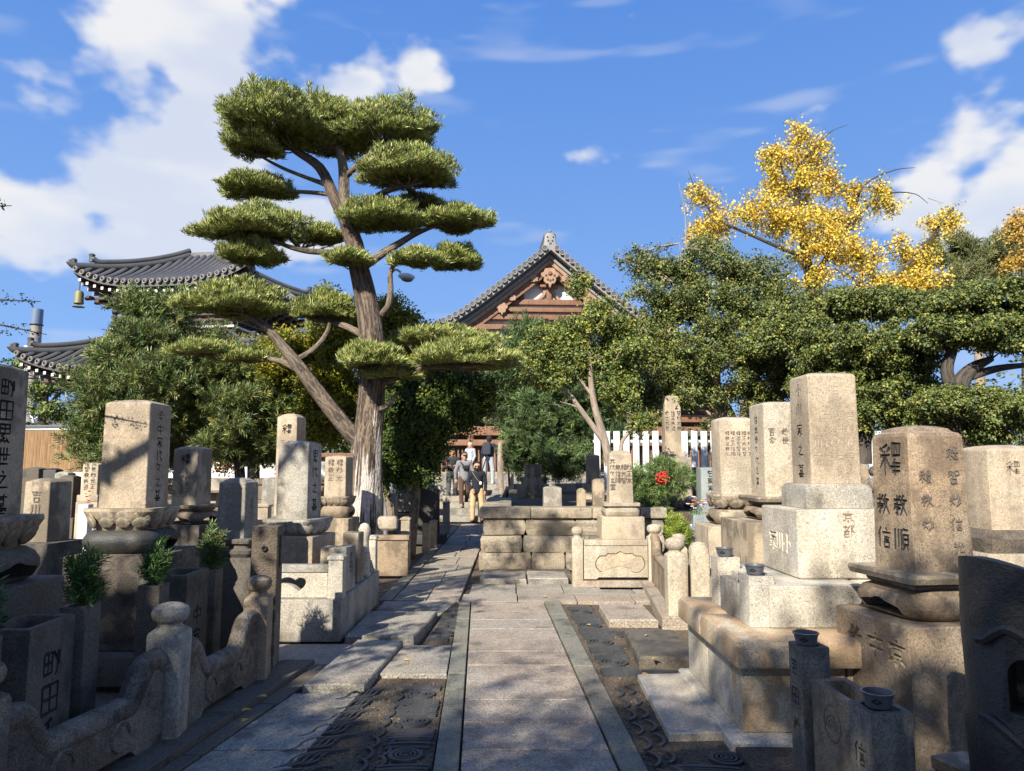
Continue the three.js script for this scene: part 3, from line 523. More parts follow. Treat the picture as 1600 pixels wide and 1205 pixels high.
// fallen leaves lying about
{
  const r = rng(55), spots = [[-1.72, 4.9], [-1.62, 4.75], [-1.66, 5.2], [1.05, 5.9], [1.12, 6.1], [.75, 7.7], [.9, 8.8], [-.9, 6.3], [.4, 9.3], [1.2, 6.9], [1.02, 5.75], [-1.2, 9.3]];
  const lg = (() => { const g = new THREE.BufferGeometry(), p = [0, 0, 0, .018, .004, .02, .032, .002, .05, 0, .008, .042, -.032, .002, .05, -.018, .004, .02]; g.setAttribute('position', new THREE.Float32BufferAttribute(p, 3)); g.setIndex([0, 1, 3, 1, 2, 3, 0, 3, 5, 3, 4, 5]); g.computeVertexNormals(); g.setAttribute('uv', new THREE.BufferAttribute(new Float32Array(12), 2)); return g; })();
  const ym = plain(.52, .34, .06, .8, { side: THREE.DoubleSide });
  for (const [x, D] of spots) { const m = put(numbered('fallen_leaf'), lg, ym, scene, x, .017 + (D > 5.9 && x > 1 ? .075 : 0) + (x < -1.6 ? .04 : 0), -D, r() * 6); m.userData = { label: 'small yellow fallen leaf lying on the paving', category: 'leaf', group: 'yellow leaves fallen on the paving' }; }
}

// grit and small pebbles in the tile beds
{
  const r = rng(99), g = new THREE.IcosahedronGeometry(1, 0), N = 3000, im = new THREE.InstancedMesh(g, M.rubble, N), m4 = new THREE.Matrix4(), qn = new THREE.Quaternion(), cols = new Float32Array(N * 3); g.setAttribute('uv', new THREE.BufferAttribute(new Float32Array(g.attributes.position.count * 2), 2));
  for (let i = 0; i < N; i++) { const side = r(), D = side < .45 ? 3 + 2.9 * r() : side < .55 ? 7 + 2 * r() : 3 + 5.9 * r(), x = side < .45 ? lerp(gl(D) + .02, pl(D) - .02, r()) : side < .55 ? lerp(-.78, pl(D) - .02, r()) : lerp(pr2(D) + .02, D < 5.9 ? .95 : 1.45, r()), k = .0025 + .006 * Math.pow(r(), 2.5); qn.setFromEuler(new THREE.Euler(r() * 6, r() * 6, r() * 6)); m4.compose(new THREE.Vector3(x, -.014 + k * .3, -D), qn, new THREE.Vector3(k * (.8 + .8 * r()), k, k * (.8 + .6 * r()))); im.setMatrixAt(i, m4); const v = .18 + .4 * r(); cols.set([v, v * .92, v * .8], i * 3); }
  im.instanceColor = new THREE.InstancedBufferAttribute(cols, 3); im.name = 'gravel'; im.userData = { kind: 'stuff', label: 'fine loose gravel scattered between the set tiles', category: 'gravel' }; scene.add(im);
}

// ------------------------------------------------------------------ gravestones on the fenced side
const GS = 'gravestone', GC = 'gravestone';
{
  const t = thing(GS, 'beige gravestone reading 町田累世之墓 on a lotus and drum base at the fence end', GC, -3.06, 4.2, .0);
  put('plinth', block(.95, .24, 1.0, .015), M.dark, t); put('pedestal', block(.7, .71, .76, .012), M.dark, t, 0, .242, 0);
  put('drum_base', drumGeo(.62, .62, .19), M.dark, t, 0, .953, 0); lotus(t, 'lotus_base', .62, .62, .18, 1.143, M.brown);
  const s = put('shaft', shaftGeo(.37, .37, .88), M.tan, t, 0, 1.323, 0); carve(s, [['r', ['町田累世之墓'], .118, 0, .40, .1822, { weight: .15, tilt: .005 }]]);
}
{
  const t = thing(GS, 'beige gravestone reading 今中家代々之墓 on a petalled lotus over a black drum base', GC, -3.11, 6.15, -.02);
  put('plinth', block(1.0, .22, 1.1, .015), M.dark, t); put('pedestal', block(.7, .70, .82, .012), M.lichen, t, .04, .222, 0);
  put('drum_base', drumGeo(.60, .60, .18), M.black, t, 0, .922, 0); lotus(t, 'lotus_base', .60, .60, .175, 1.10, M.tan, 4);
  const s = put('shaft', shaftGeo(.385, .37, .88), M.beige, t, 0, 1.275, 0); carve(s, [['r', ['今中家代々之墓'], .098, 0, .42, .1895, { weight: .13, pitch: 1.1, tilt: .006 }]]);
}
{
  const t = thing(GS, 'weathered beige gravestone headed 釋 on a footed table base behind the vases', GC, -3.22, 7.5, -.15);
  put('plinth', block(.8, .2, .8, .015), M.dark, t); put('pedestal', block(.5, .84, .5, .01), M.dark, t, 0, .202, 0);
  put('table_base', drumGeo(.46, .46, .13, { squash: .3, open: 2 }), M.tan, t, 0, 1.042, 0); put('table_top', standGeo(.46, .46, .06), M.tan, t, 0, 1.17, 0);
  const s = put('shaft', shaftGeo(.27, .27, .58, { dome: .02 }), M.tan, t, 0, 1.228, 0); write(s, 'f', ['釋'], .1, 0, .45, .135, M.ink, { weight: .095 }); write(s, 'f', ['妙光正', '智信道'], .055, 0, .2, .135, M.faded);
}
{
  const t = thing(GS, 'plain grey gravestone with pyramid top on a moulded dark base', GC, -2.57, 7.02, -.12);
  put('pedestal', block(.56, .79, .56, .012), M.dark, t); put('moulded_base', fin(loft([[0, .46, .46, .03], [.03, .5, .5, .04], [.06, .5, .5, .04], [.075, .42, .42, .03], [.10, .40, .40, .03], [.12, .46, .46, .03], [.15, .46, .46, .02], [.16, .44, .44, .02]], 3), .5), M.dark, t, 0, .792, 0);
  const s = put('shaft', shaftGeo(.275, .275, .55, { t: .95, dome: .035, b: .02 }), M.grey, t, 0, .952, 0); write(s, 'r', ['教順信女'], .05, 0, .25, .133, M.faded);
}
{
  const t = thing(GS, 'pale grey gravestone reading 累代之墓 on lotus base inside the pierced stone enclosure', GC, -2.28, 8.0, -.16);
  put('pedestal', block(.6, .50, .6, .012), M.beige, t, 0, .392, 0); lotus(t, 'lotus_base', .62, .62, .17, .892, M.grey, 4);
  const s = put('shaft', shaftGeo(.35, .35, .82, { dome: .025, b: .02 }), M.grey, t, 0, 1.062, 0); carve(s, [['r', ['累代之墓'], .135, 0, .40, .1725, { weight: .15, pitch: 1.25, tilt: .006 }]]);
}
{
  const t = thing(GS, 'tall narrow beige pillar gravestone headed 釋 rising behind the grey one', GC, -3.28, 11, -.15);
  put('pedestal', block(.55, .9, .55, .012), M.tan, t); const s = put('shaft', shaftGeo(.32, .32, 1.49, { dome: .05 }), M.beige, t, 0, .902, 0); write(s, 'f', ['釋'], .15, 0, 1.25, .158, M.ink, { weight: .095 }); write(s, 'f', ['妙光信', '正道教'], .085, 0, .95, .158, M.faded);
}
{
  const t = thing(GS, 'beige gravestone on a carved lotus and drum base beside the old pine trunk', GC, -2.58, 11.1, -.12);
  put('pedestal', block(.5, .86, .5, .012), M.tan, t); put('drum_base', drumGeo(.44, .44, .17), M.brown, t, 0, .862, 0); lotus(t, 'lotus_base', .46, .46, .14, 1.032, M.tan, 4);
  const s = put('shaft', shaftGeo(.33, .33, .60, { dome: .02 }), M.beige, t, 0, 1.172, 0); write(s, 'f', ['釋妙光', '釋教正'], .10, 0, .38, .163, M.faded);
}
// low stone fence with rolled panels
{
  const p0 = thing('fence_post', 'rounded stone fence post where the low fence begins under the pillar', 'fence post', -2.25, 3.22, .1, 0, 'posts of the low rolled stone fence');
  put('post', postGeo(.2, .79), M.lichen, p0);
  const p1 = thing('fence_post', 'pale rounded stone fence post between the two rolled panels', 'fence post', -2.03, 4.52, .1, 0, 'posts of the low rolled stone fence');
  put('post', postGeo(.2, .80), M.grey, p1);
  const p2 = thing('fence_post', 'rounded stone fence post standing against the tall slotted pillar', 'fence post', -1.905, 5.7, .1, 0, 'posts of the low rolled stone fence');
  put('post', postGeo(.18, .79), M.brown, p2);
  const mk = (label, x0, D0, x1, D1, mat) => {
    const L = Math.hypot(x1 - x0, D1 - D0), f = thing('stone_fence', label, 'fence panel', x0, D0, Math.atan2(D1 - D0, x1 - x0), .05, 'panels of the low rolled stone fence');
    const [a, b] = panelGeo(L, .50, .31, .13, .27); const pan = put('panel', a, mat, f); put('top_roll', b, mat, f);
    for (const s of [-1, 1]) for (const k of [.32, .68]) { const q = fin(new THREE.TorusGeometry(.07, .012, 5, 14, Math.PI * 1.5), 1, false); put('scroll_relief', q, mat, pan, L * k, .14, s * .052, s < 0 ? Math.PI : 0); }
  };
  mk('dark weathered rolled stone panel in front of the 町田氏 trough', -2.23, 3.33, -2.05, 4.42, M.lichen);
  mk('lichen-speckled rolled stone panel between post and tall pillar', -2.015, 4.63, -1.92, 5.6, M.lichen);
  const pil = (x, D, label) => {
    const o = thing('slotted_pillar', label, 'stone pillar', x, D, .08, 0, 'tall slotted pillars of the low fence'), w = .19, h = 1.13;
    const s = new THREE.Shape(); s.moveTo(-w / 2, 0); s.lineTo(w / 2, 0); s.lineTo(w / 2, h); s.lineTo(-w / 2, h); s.closePath(); const hole = new THREE.Path(); hole.moveTo(-.035, h - .33); hole.lineTo(.035, h - .33); hole.lineTo(.035, h - .08); hole.lineTo(-.035, h - .08); hole.closePath(); s.holes.push(hole);
    const e = new THREE.ExtrudeGeometry(s, { depth: .19, bevelEnabled: true, bevelSize: .006, bevelThickness: .006, bevelSegments: 1, bevelOffset: -.006 }); e.translate(0, 0, -.095); e.rotateY(Math.PI / 2);
    put('pillar', fin(e, .4), M.lichen, o); put('hinge_hole', fin(new THREE.TorusGeometry(.017, .008, 6, 12), 1, false), M.ink, o, 0, h - .17, .105);
  };
  pil(-1.97, 6.06, 'tall mottled stone pillar with a slot behind the fence post'); pil(-2.36, 3.05, 'tall dark stone pillar at the fence end beside a flower vase');
}
// flower vases and troughs, each vase with cypress sprigs
const CYP = [[.05, .11, .022], [.07, .14, .025], [.035, .08, .02]];
function vase(label, x, D, h, mat, o = {}) {
  const { w = .15, d = .17, rot = .04, y = .05, crestFace = 'r', plant = .19, lush = 46, seed = 1, group } = o;
  const t = thing('flower_vase', label, 'flower vase', x, D, rot, y, group), b = put('vase_body', hollow(w, h - y, d, .03, .16), mat, t);
  if (crestFace) crest(b, crestFace, 0, h - y - .13, w / 2, .048, mat);
  if (plant) foliage(put('sprig_stems', tube([[0, h - y - .15, 0], [.01, h - y + plant * .4, 0]], [.012, .008], 6), M.barkDark, t), 'sprigs', 'plume', [[0, h - y + plant * .55, 0, .06, plant * .62, .06, lush], [.02, h - y + plant * .25, 0, .07, plant * .4, .07, lush * .5]], o.cols ?? CYP, { seed, scale: .42, up: .65, shell: .6 }).userData.kind = 'stuff';
  return t;
}
vase('dark stone vase with bushy sprigs at the fence end', -2.45, 3.48, .82, M.dark, { seed: 2, plant: .26, lush: 80 });
vase('crested stone vase with upright sprigs beside the 町田氏 trough', -2.40, 4.22, .84, M.dark, { seed: 3, plant: .26, lush: 80 });
vase('stone vase with sprigs standing before the black drum base', -2.40, 5.07, .82, M.dark, { seed: 4, plant: .22, lush: 70 });
vase('dark stone vase with flowering sprigs beside the tall slotted pillar', -2.36, 5.9, .81, M.dark, { seed: 5, plant: .24, lush: 75, cols: [[.08, .12, .03], [.12, .14, .04], [.05, .09, .025]] });
function trough(label, x, D, w, h, d, mat, letters, o = {}) {
  const t = thing('stone_trough', label, 'stone trough', x, D, o.rot ?? .04, o.y ?? .05), b = put('trough_body', hollow(w, h, d, .035, .14), mat, t);
  if (letters) carve(b, [[o.face ?? 'r', [letters], o.size ?? .15, 0, h * .52, w / 2, { weight: .15, pitch: 1.15, deep: .013 }]]); if (o.crest) crest(b, o.face ?? 'r', 0, h * .75, w / 2, .08, mat); return t;
}
trough('dark stone trough carved 町田氏 between two vases', -2.43, 3.82, .26, .78, .40, M.dark, '町田氏');
trough('brown stone trough carved 中家 between two vases', -2.40, 5.47, .26, .80, .42, M.dark, '中家', { size: .14 });
// pierced stone enclosure round the pale grey grave
{
  const t = thing('stone_enclosure', 'low granite enclosure with cloud-shaped opening and corner posts', 'enclosure', 0, 0);
  put('base_stone', at3(block(.68, .385, 1.95, .012), -1.915, 0, -7.98), M.grey, t); put('base_stone', at3(block(.9, .38, 1.95, .012), -2.71, 0, -7.98), M.grey, t);
  const w = .88, h = .30, s = new THREE.Shape(); s.moveTo(-w / 2, 0); s.lineTo(w / 2, 0); s.lineTo(w / 2, h - .07); s.lineTo(-w / 2, h - .07); s.closePath();
  const c = new THREE.Path(); c.moveTo(-.2, .08); c.quadraticCurveTo(-.1, .13, 0, .13); c.quadraticCurveTo(.1, .13, .17, .06); c.quadraticCurveTo(.27, .13, .22, .175); c.quadraticCurveTo(.17, .195, .14, .16); c.quadraticCurveTo(.07, .21, 0, .165); c.quadraticCurveTo(-.07, .21, -.14, .16); c.quadraticCurveTo(-.2, .2, -.25, .15); c.quadraticCurveTo(-.26, .1, -.2, .08); s.holes.push(c);
  const e = new THREE.ExtrudeGeometry(s, { depth: .1, bevelEnabled: true, bevelSize: .005, bevelThickness: .005, bevelSegments: 1, bevelOffset: -.005 });
  const p = put('pierced_panel', fin(e, .4), M.pale, t, -2.16, .388, -7.16); put('cap_rail', block(w, .068, .125, .008), M.grey, p, 0, h - .068, .05);
  const side = put('side_panel', block(.1, .22, 1.3, .01), M.grey, t, -2.72, .388, -7.9);
  for (const [x, D, hh, wd] of [[-1.645, 7.10, .40, .145], [-2.69, 7.10, .42, .15], [-1.65, 8.83, .42, .13]]) put('corner_post', capPostGeo(wd, hh), M.pale, t, x, .388, -D);
}
{
  const t = thing('stone_baluster', 'small rounded stone baluster on the enclosure edge beside its far post', 'baluster', -1.66, 8.45, 0, .388);
  put('baluster', fin(loft([[0, .13, .13, .02], [.03, .14, .14, .03], [.05, .11, .11, .05], [.12, .14, .14, .07], [.2, .15, .15, .075], [.3, .11, .11, .055], [.4, .1, .1, .05], [.45, .13, .13, .065], [.52, .14, .14, .07], [.57, .09, .09, .045], [.585, .03, .03, .015]], 4), .7), M.pale, t);
  const a = thing('offering_block', 'short pale stone block by the pedestal inside the enclosure', 'stone block', -1.83, 7.72, -.1, .388); put('block_body', block(.2, .4, .22, .01), M.cream, a);
  const b = thing('offering_block', 'narrow inscribed stone block behind the corner post of the enclosure', 'stone block', -1.665, 7.5, -.1, .388); write(put('block_body', block(.13, .43, .30, .01), M.grey, b), 'r', ['吉田'], .09, 0, .28, .065, M.ink);
  const c = thing('offering_block', 'tall squared stone block nearest the baluster in the enclosure', 'stone block', -1.70, 8.06, -.1, .388); put('block_body', block(.17, .52, .2, .01), M.tan, c);
}
// ------------------------------------------------------------------ gravestones on the platform side
{
  const t = thing('grave_platform', 'rust-stained granite platform with thick rounded cap stones', 'grave platform', 0, 0);
  put('footing', slab([[1.25, 4.40], [3.3, 4.36], [3.3, 5.95], [1.29, 5.95]], .05, .1, .015), M.pale, t);
  put('front_stone', at3(block(.62, .375, .2, .012), 1.665, .05, -4.63), M.rust, t); put('front_stone', at3(block(.9, .375, .2, .012), 2.435, .05, -4.635), M.rust, t);
  put('side_stone', at3(block(.2, .375, .55, .01), 1.455, .05, -5.015), M.pale, t); put('side_stone', at3(block(.2, .375, .57, .01), 1.458, .05, -5.59), M.pale, t);
  put('core_stone', at3(block(1.7, .36, 1.1, .01), 2.42, .05, -5.3), M.pale, t);
  const cap = (x, D, w, d, m) => put('cap_stone', at3(fin(loft([[0, w - .012, d - .012, .012], [.01, w, d, .015], [.115, w, d, .02], [.145, w - .018, d - .018, .03], [.156, w - .06, d - .06, .03]], 3), .6), x, .437, -D), m, t);
  cap(1.555, 4.86, .51, .84, M.rust); cap(1.555, 5.62, .51, .66, M.rust); cap(2.4, 4.66, 1.16, .44, M.rust); put('fill_stone', at3(block(1.2, .14, 1.0, .01), 2.42, .437, -5.4), M.pale, t);
}
{
  const t = thing(GS, 'tallest pale gravestone reading 小川家之墓 on stepped granite blocks of the platform', GC, 2.25, 5.36, .02);
  put('lower_block', block(.62, .265, 1.1, .014), M.pale, t, -.33, .592, .03); put('lower_block', block(.64, .262, 1.1, .014), M.pale, t, .315, .592, .03);
  const p = put('pedestal', block(.70, .455, .66, .012), M.pale, t, -.0, .86, 0); write(p, 'f', ['京都'], .085, .0, .36, .33, M.faint); carve(p, [['l', ['小', '川', '家'], .14, .02, .22, .35, { weight: .2, gap: .95, deep: .018 }]], M.carved);
  put('upper_base', fin(loft([[0, .47, .45, .01], [.13, .47, .45, .02], [.155, .455, .435, .04], [.168, .42, .40, .05]], 4), .6), M.grey, t, 0, 1.317, 0);
  const s = put('shaft', shaftGeo(.355, .34, .79, { t: .98, dome: .014, b: .022, r: .016 }), M.beige, t, .01, 1.486, 0);
  carve(s, [['l', ['小川家之墓'], .10, 0, .38, .1757, { weight: .14, pitch: 1.45, tilt: .0045 }]]); carve(s, [['f', ['釋'], .09, .0, .64, .1685, { weight: .1, deep: .007, tilt: .0043 }], ['f', ['吉信仏吉', '智都妙女', '光京良士', '妙信川女'], .06, 0, .33, .1685, { weight: .12, pitch: 1.6, gap: 1.3, deep: .006, tilt: .0043 }]], M.carved);
}
{
  const t = thing(GS, 'broad brown gravestone with bold carved 釋 on a flared stand and scrolled bowl base', GC, 2.40, 4.40, .14);
  const p = put('pedestal', block(.66, .76, .68, .014), M.brown, t, -.03, 0, 0); carve(p, [['l', ['京', '中', '女'], .15, .04, .60, .33, { weight: .22, gap: 1.25, deep: .02 }]], M.brown);
  put('bowl_base', drumGeo(.60, .60, .165, { squash: .25 }), M.brown, t, 0, .762, 0); put('stand', standGeo(.60, .60, .09), M.tan, t, 0, .925, 0);
  const s = put('shaft', shaftGeo(.375, .36, .83, { t: .93, dome: .04, b: .03, r: .014 }), M.brown, t, 0, 1.015, 0);
  carve(s, [['l', ['釋'], .2, .0, .63, .1757, { weight: .12, tilt: .0178, deep: .013 }], ['l', ['教順', '教信'], .125, 0, .27, .1822, { weight: .17, pitch: 1.55, gap: 1.25, tilt: .0178, deep: .014 }]], M.ink);
  write(s, 'f', ['釋智妙信光', '釋教妙'], .075, 0, .40, .179, M.faded, { weight: .14, pitch: 1.75, gap: 2.4, tilt: .016, jitter: .14 });
}
{
  const t = thing(GS, 'speckled cream gravestone inscribed on its side over a dark footed bowl base', GC, 2.64, 7.4, .02);
  put('pedestal', block(.84, 1.09, .8, .012), M.tan, t, -.06, 0, .05); put('bowl_base', drumGeo(.56, .56, .14, { squash: .3 }), M.brown, t, -.02, 1.092, 0); put('stand', standGeo(.60, .60, .085), M.tan, t, -.01, 1.232, 0);
  const s = put('shaft', shaftGeo(.40, .40, .93, { t: .98, dome: .02, b: .02 }), M.cream, t, 0, 1.317, 0); write(s, 'l', ['信光世々代之墓'], .085, 0, .45, .197, M.ink, { weight: .12, pitch: 1.2 }); write(s, 'f', ['女世', '吉今'], .08, -.05, .58, .197, M.faded, { weight: .16, gap: 1.6 });
}
{
  const t = thing(GS, 'cream gravestone with five columns of names on a lotus bowl and round drum', GC, 2.62, 8.82, .0);
  put('pedestal', block(.6, .94, .62, .012), M.beige, t, -.12, 0, .1); put('drum_base', drumGeo(.56, .56, .17), M.tan, t, -.02, .942, 0); lotus(t, 'lotus_base', .58, .58, .18, 1.112, M.tan, 3, .6);
  const s = put('shaft', shaftGeo(.40, .38, .90, { t: .99, dome: .02, b: .03 }), M.cream, t, 0, 1.292, 0); write(s, 'f', someNames(5, 4, 7), .052, .02, .58, .188, M.faded, { weight: .12, gap: 1.25, pitch: 1.15 });
}
{
  const t = thing(GS, 'rounded-top cream gravestone headed 釋 on a worn turned base beyond the lantern', GC, 3.80, 5.82, .0);
  put('pedestal', block(.66, .97, .66, .012), M.beige, t); put('rounded_base', fin(loft([[0, .6, .6, .06], [.04, .62, .62, .1], [.1, .62, .62, .1], [.14, .54, .54, .08], [.16, .5, .5, .06]], 5), .6), M.lichen, t, 0, .972, 0);
  const s = put('shaft', shaftGeo(.42, .42, .64, { t: .98, dome: .03, b: .02 }), M.beige, t, 0, 1.132, 0); write(s, 'f', ['釋'], .11, -.02, .46, .206, M.faded, { weight: .085 }); write(s, 'f', ['順智光', '道仏良', '信教正'], .065, -.02, .2, .206, M.carved, { weight: .1, pitch: 1.35 });
}
{
  const t = thing(GS, 'slim tan gravestone 元代々之霊 standing in front of the rough stone wall', GC, 1.60, 11.08, .0);
  put('plinth', block(.86, .56, .86, .012), M.tan, t); put('pedestal', block(.62, .325, .6, .012), M.beige, t, 0, .562, 0);
  put('moulded_base', fin(loft([[0, .46, .46, .02], [.02, .5, .5, .06], [.07, .53, .53, .1], [.11, .50, .50, .08], [.125, .44, .44, .03], [.14, .44, .44, .02], [.15, .52, .52, .015], [.195, .52, .52, .015]], 4), .5), M.beige, t, 0, .888, 0);
  const s = put('shaft', shaftGeo(.36, .30, .77, { t: .90, dome: .04, b: .03 }), M.beige, t, 0, 1.083, 0); write(s, 'f', ['妙正京', '釋元智', '教信順', '元代々之霊'].map((q) => q), .085, 0, .42, .148, M.faded, { weight: .12, gap: .95, tilt: .025 });
}
// vases, bowls and troughs in front of the platform graves
const bowlGeo = once('bowl', () => fin(new THREE.LatheGeometry([[0, 0], [.045, 0], [.049, .004], [.061, .055], [.066, .056], [.066, .061], [.058, .061], [.046, .008], [0, .006]].map(([x, y]) => new THREE.Vector2(x, y)), 28), .5, false));
function bowl(label, x, y, D) {
  const t = thing('plastic_bowl', label, 'bowl', x, D, 0, y); put('bowl_body', bowlGeo, M.bowl, t);
  const s = new THREE.Shape(); s.moveTo(-.022, 0); s.lineTo(0, .012); s.lineTo(.022, 0); s.lineTo(0, -.012); s.closePath(); const h = new THREE.Path(); h.moveTo(-.011, 0); h.lineTo(0, -.006); h.lineTo(.011, 0); h.lineTo(0, .006); h.closePath(); s.holes.push(h);
  const g = new THREE.ExtrudeGeometry(s, { depth: .0015, bevelEnabled: false }); g.rotateX(.2); for (const a of [-.55]) { const m = put('diamond_mark', fin(g, .4, false), M.ink, t, Math.sin(a) * .0575, .032, Math.cos(a) * .0575, a); }
}
vase('speckled grey stone vase topped by a bowl near the footing stones', 1.585, 4.90, .91, M.pale, { w: .17, d: .20, rot: .02, y: .595, crestFace: null, plant: 0 });
bowl('grey plastic bowl on the vase beside the stepped pedestal', 1.57, .912, 4.88);
vase('white speckled stone vase at the far corner of the platform', 1.59, 5.62, .94, M.pale, { w: .17, d: .18, rot: .02, y: .595, crestFace: null, plant: 0 });
bowl('grey plastic bowl with diamond mark on the far platform vase', 1.58, .942, 5.6);
trough('short grey stone trough between two vases on the platform', 1.60, 5.25, .2, .23, .40, M.grey, null, { y: .595, rot: .02 });
{ const b = thing('glass_bottle', 'small brown bottle standing in the platform trough', 'bottle', 1.6, 5.3, 0, .72); put('bottle_body', fin(new THREE.LatheGeometry([[0, 0], [.022, 0], [.024, .01], [.024, .075], [.01, .1], [.009, .13], [.012, .132], [.012, .14], [0, .14]].map(([x, y]) => new THREE.Vector2(x, y)), 14), .6), plain(.045, .02, .012, .2), b); }
{ const v = vase('carved dark grey stone vase with a bowl before the brown gravestone', 1.515, 3.90, .70, M.mid, { w: .15, d: .16, rot: .05, y: .0, crestFace: null, plant: 0 }); write(v.children[0], 'l', ['吉田女'], .08, 0, .45, .075, M.ink, { pitch: 1.8 }); }
bowl('grey plastic bowl on the farther carved vase by the rusty platform', 1.50, .702, 3.89);
{ const v = vase('squat dark stone vase with a bowl next to the crested trough', 1.50, 3.14, .63, M.mid, { w: .18, d: .18, rot: .05, y: .0, crestFace: null, plant: 0 }); write(v.children[0], 'l', ['信', '元'].slice(0, 1), .09, 0, .45, .09, M.ink); }
bowl('grey plastic bowl on the vase beside the dark lantern', 1.49, .632, 3.13);
trough('narrow stone trough with an oval crest between two bowls', 1.565, 3.56, .18, .57, .42, M.brown, null, { y: 0, rot: .05, face: 'l', crest: true });
{ const t = thing('offering_block', 'small capped tan stone post at the foot of the dark lantern', 'stone post', 1.93, 3.3, .3); put('post_body', fin(loft([[0, .15, .15, .01], [.28, .15, .15, .01], [.285, .17, .17, .01], [.30, .17, .17, .01], [.31, .19, .19, .012], [.355, .19, .19, .012], [.36, .17, .17, .01]], 2), .4), M.tan, t); }
// the dark lantern
{
  const t = thing('stone_lantern', 'dark curved stone lantern with an arched opening and carved vine', 'stone lantern', 2.06, 2.98, .0);
  const lat = (r0, r1, prof, a0, a1, n = 26) => { const pos = [], idx = [], m = prof.length; for (let i = 0; i <= n; i++) { const u = i / n, a = lerp(a0, a1, u); prof.forEach(([k, y]) => { const yy = typeof y === 'function' ? y(u) : y; pos.push(Math.cos(a) * k, yy, Math.sin(a) * k); }); } for (let i = 0; i < n; i++) for (let j = 0; j < m - 1; j++) { const p = i * m + j; idx.push(p, p + 1, p + m, p + 1, p + m + 1, p + m); } const g = new THREE.BufferGeometry(); g.setAttribute('position', new THREE.Float32BufferAttribute(pos, 3)); g.setIndex(idx); return fin(g, .6); };
  const topA = (u) => 1.25 - .12 * Math.pow(Math.abs(u - .42) * 2, 2), topB = (u) => 1.22 - .14 * Math.pow(Math.abs(u - .5) * 2, 2);
  const body = loft([[0, .50, .50, .24], [.5, .52, .52, .25], [.62, .54, .54, .26], [.66, .50, .50, .24], [1.0, .52, .52, .25], [1.02, .5, .5, .24]], 8);
  const ev = new Evaluator(); ev.useGroups = false; const br = (q) => { const n = q.index ? q.toNonIndexed() : q; n.computeVertexNormals(); n.setAttribute('uv', new THREE.BufferAttribute(new Float32Array(n.attributes.position.count * 2), 2)); n.clearGroups(); const b = new Brush(n); b.updateMatrixWorld(); return b; };
  const hs = new THREE.Shape(); hs.moveTo(-.07, 0); hs.lineTo(.07, 0); hs.lineTo(.07, .13); hs.absarc(0, .13, .07, 0, Math.PI); hs.closePath(); const he = new THREE.ExtrudeGeometry(hs, { depth: .3, bevelEnabled: false }); he.translate(0, .70, .08); he.rotateY(-.75);
  const res = ev.evaluate(br(body), br(he), SUBTRACTION); res.geometry.clearGroups();
  put('lantern_body', fin(res.geometry, .6), M.black, t);
  put('wing_shell', lat(0, 0, [[.20, .98], [.20, topA], [.255, topA], [.262, 1.0], [.26, .98]], 1.7, 4.9), M.black, t); put('wing_shell', lat(0, 0, [[.225, .95], [.225, topB], [.285, topB], [.29, .97], [.28, .95]], .2, 2.25), M.black, t);
  const v = []; for (let i = 0; i <= 16; i++) { const a = .6 + i / 16 * 2.4; v.push([Math.cos(a) * .268, .97 - .32 * sst(i / 16, .55, 1) * 0 + .03 * Math.sin(i * 1.1), Math.sin(a) * .268]); } put('carved_vine', fin(tube(v, v.map(() => .018), 6), 1), M.black, t);
  const v2 = []; for (let i = 0; i <= 16; i++) { const a = .6 + i / 16 * 2.4; v2.push([Math.cos(a) * .272, .60 + .06 * Math.sin(i * .5), Math.sin(a) * .272]); } put('carved_vine', fin(tube(v2, v2.map(() => .016), 6), 1), M.black, t);
}
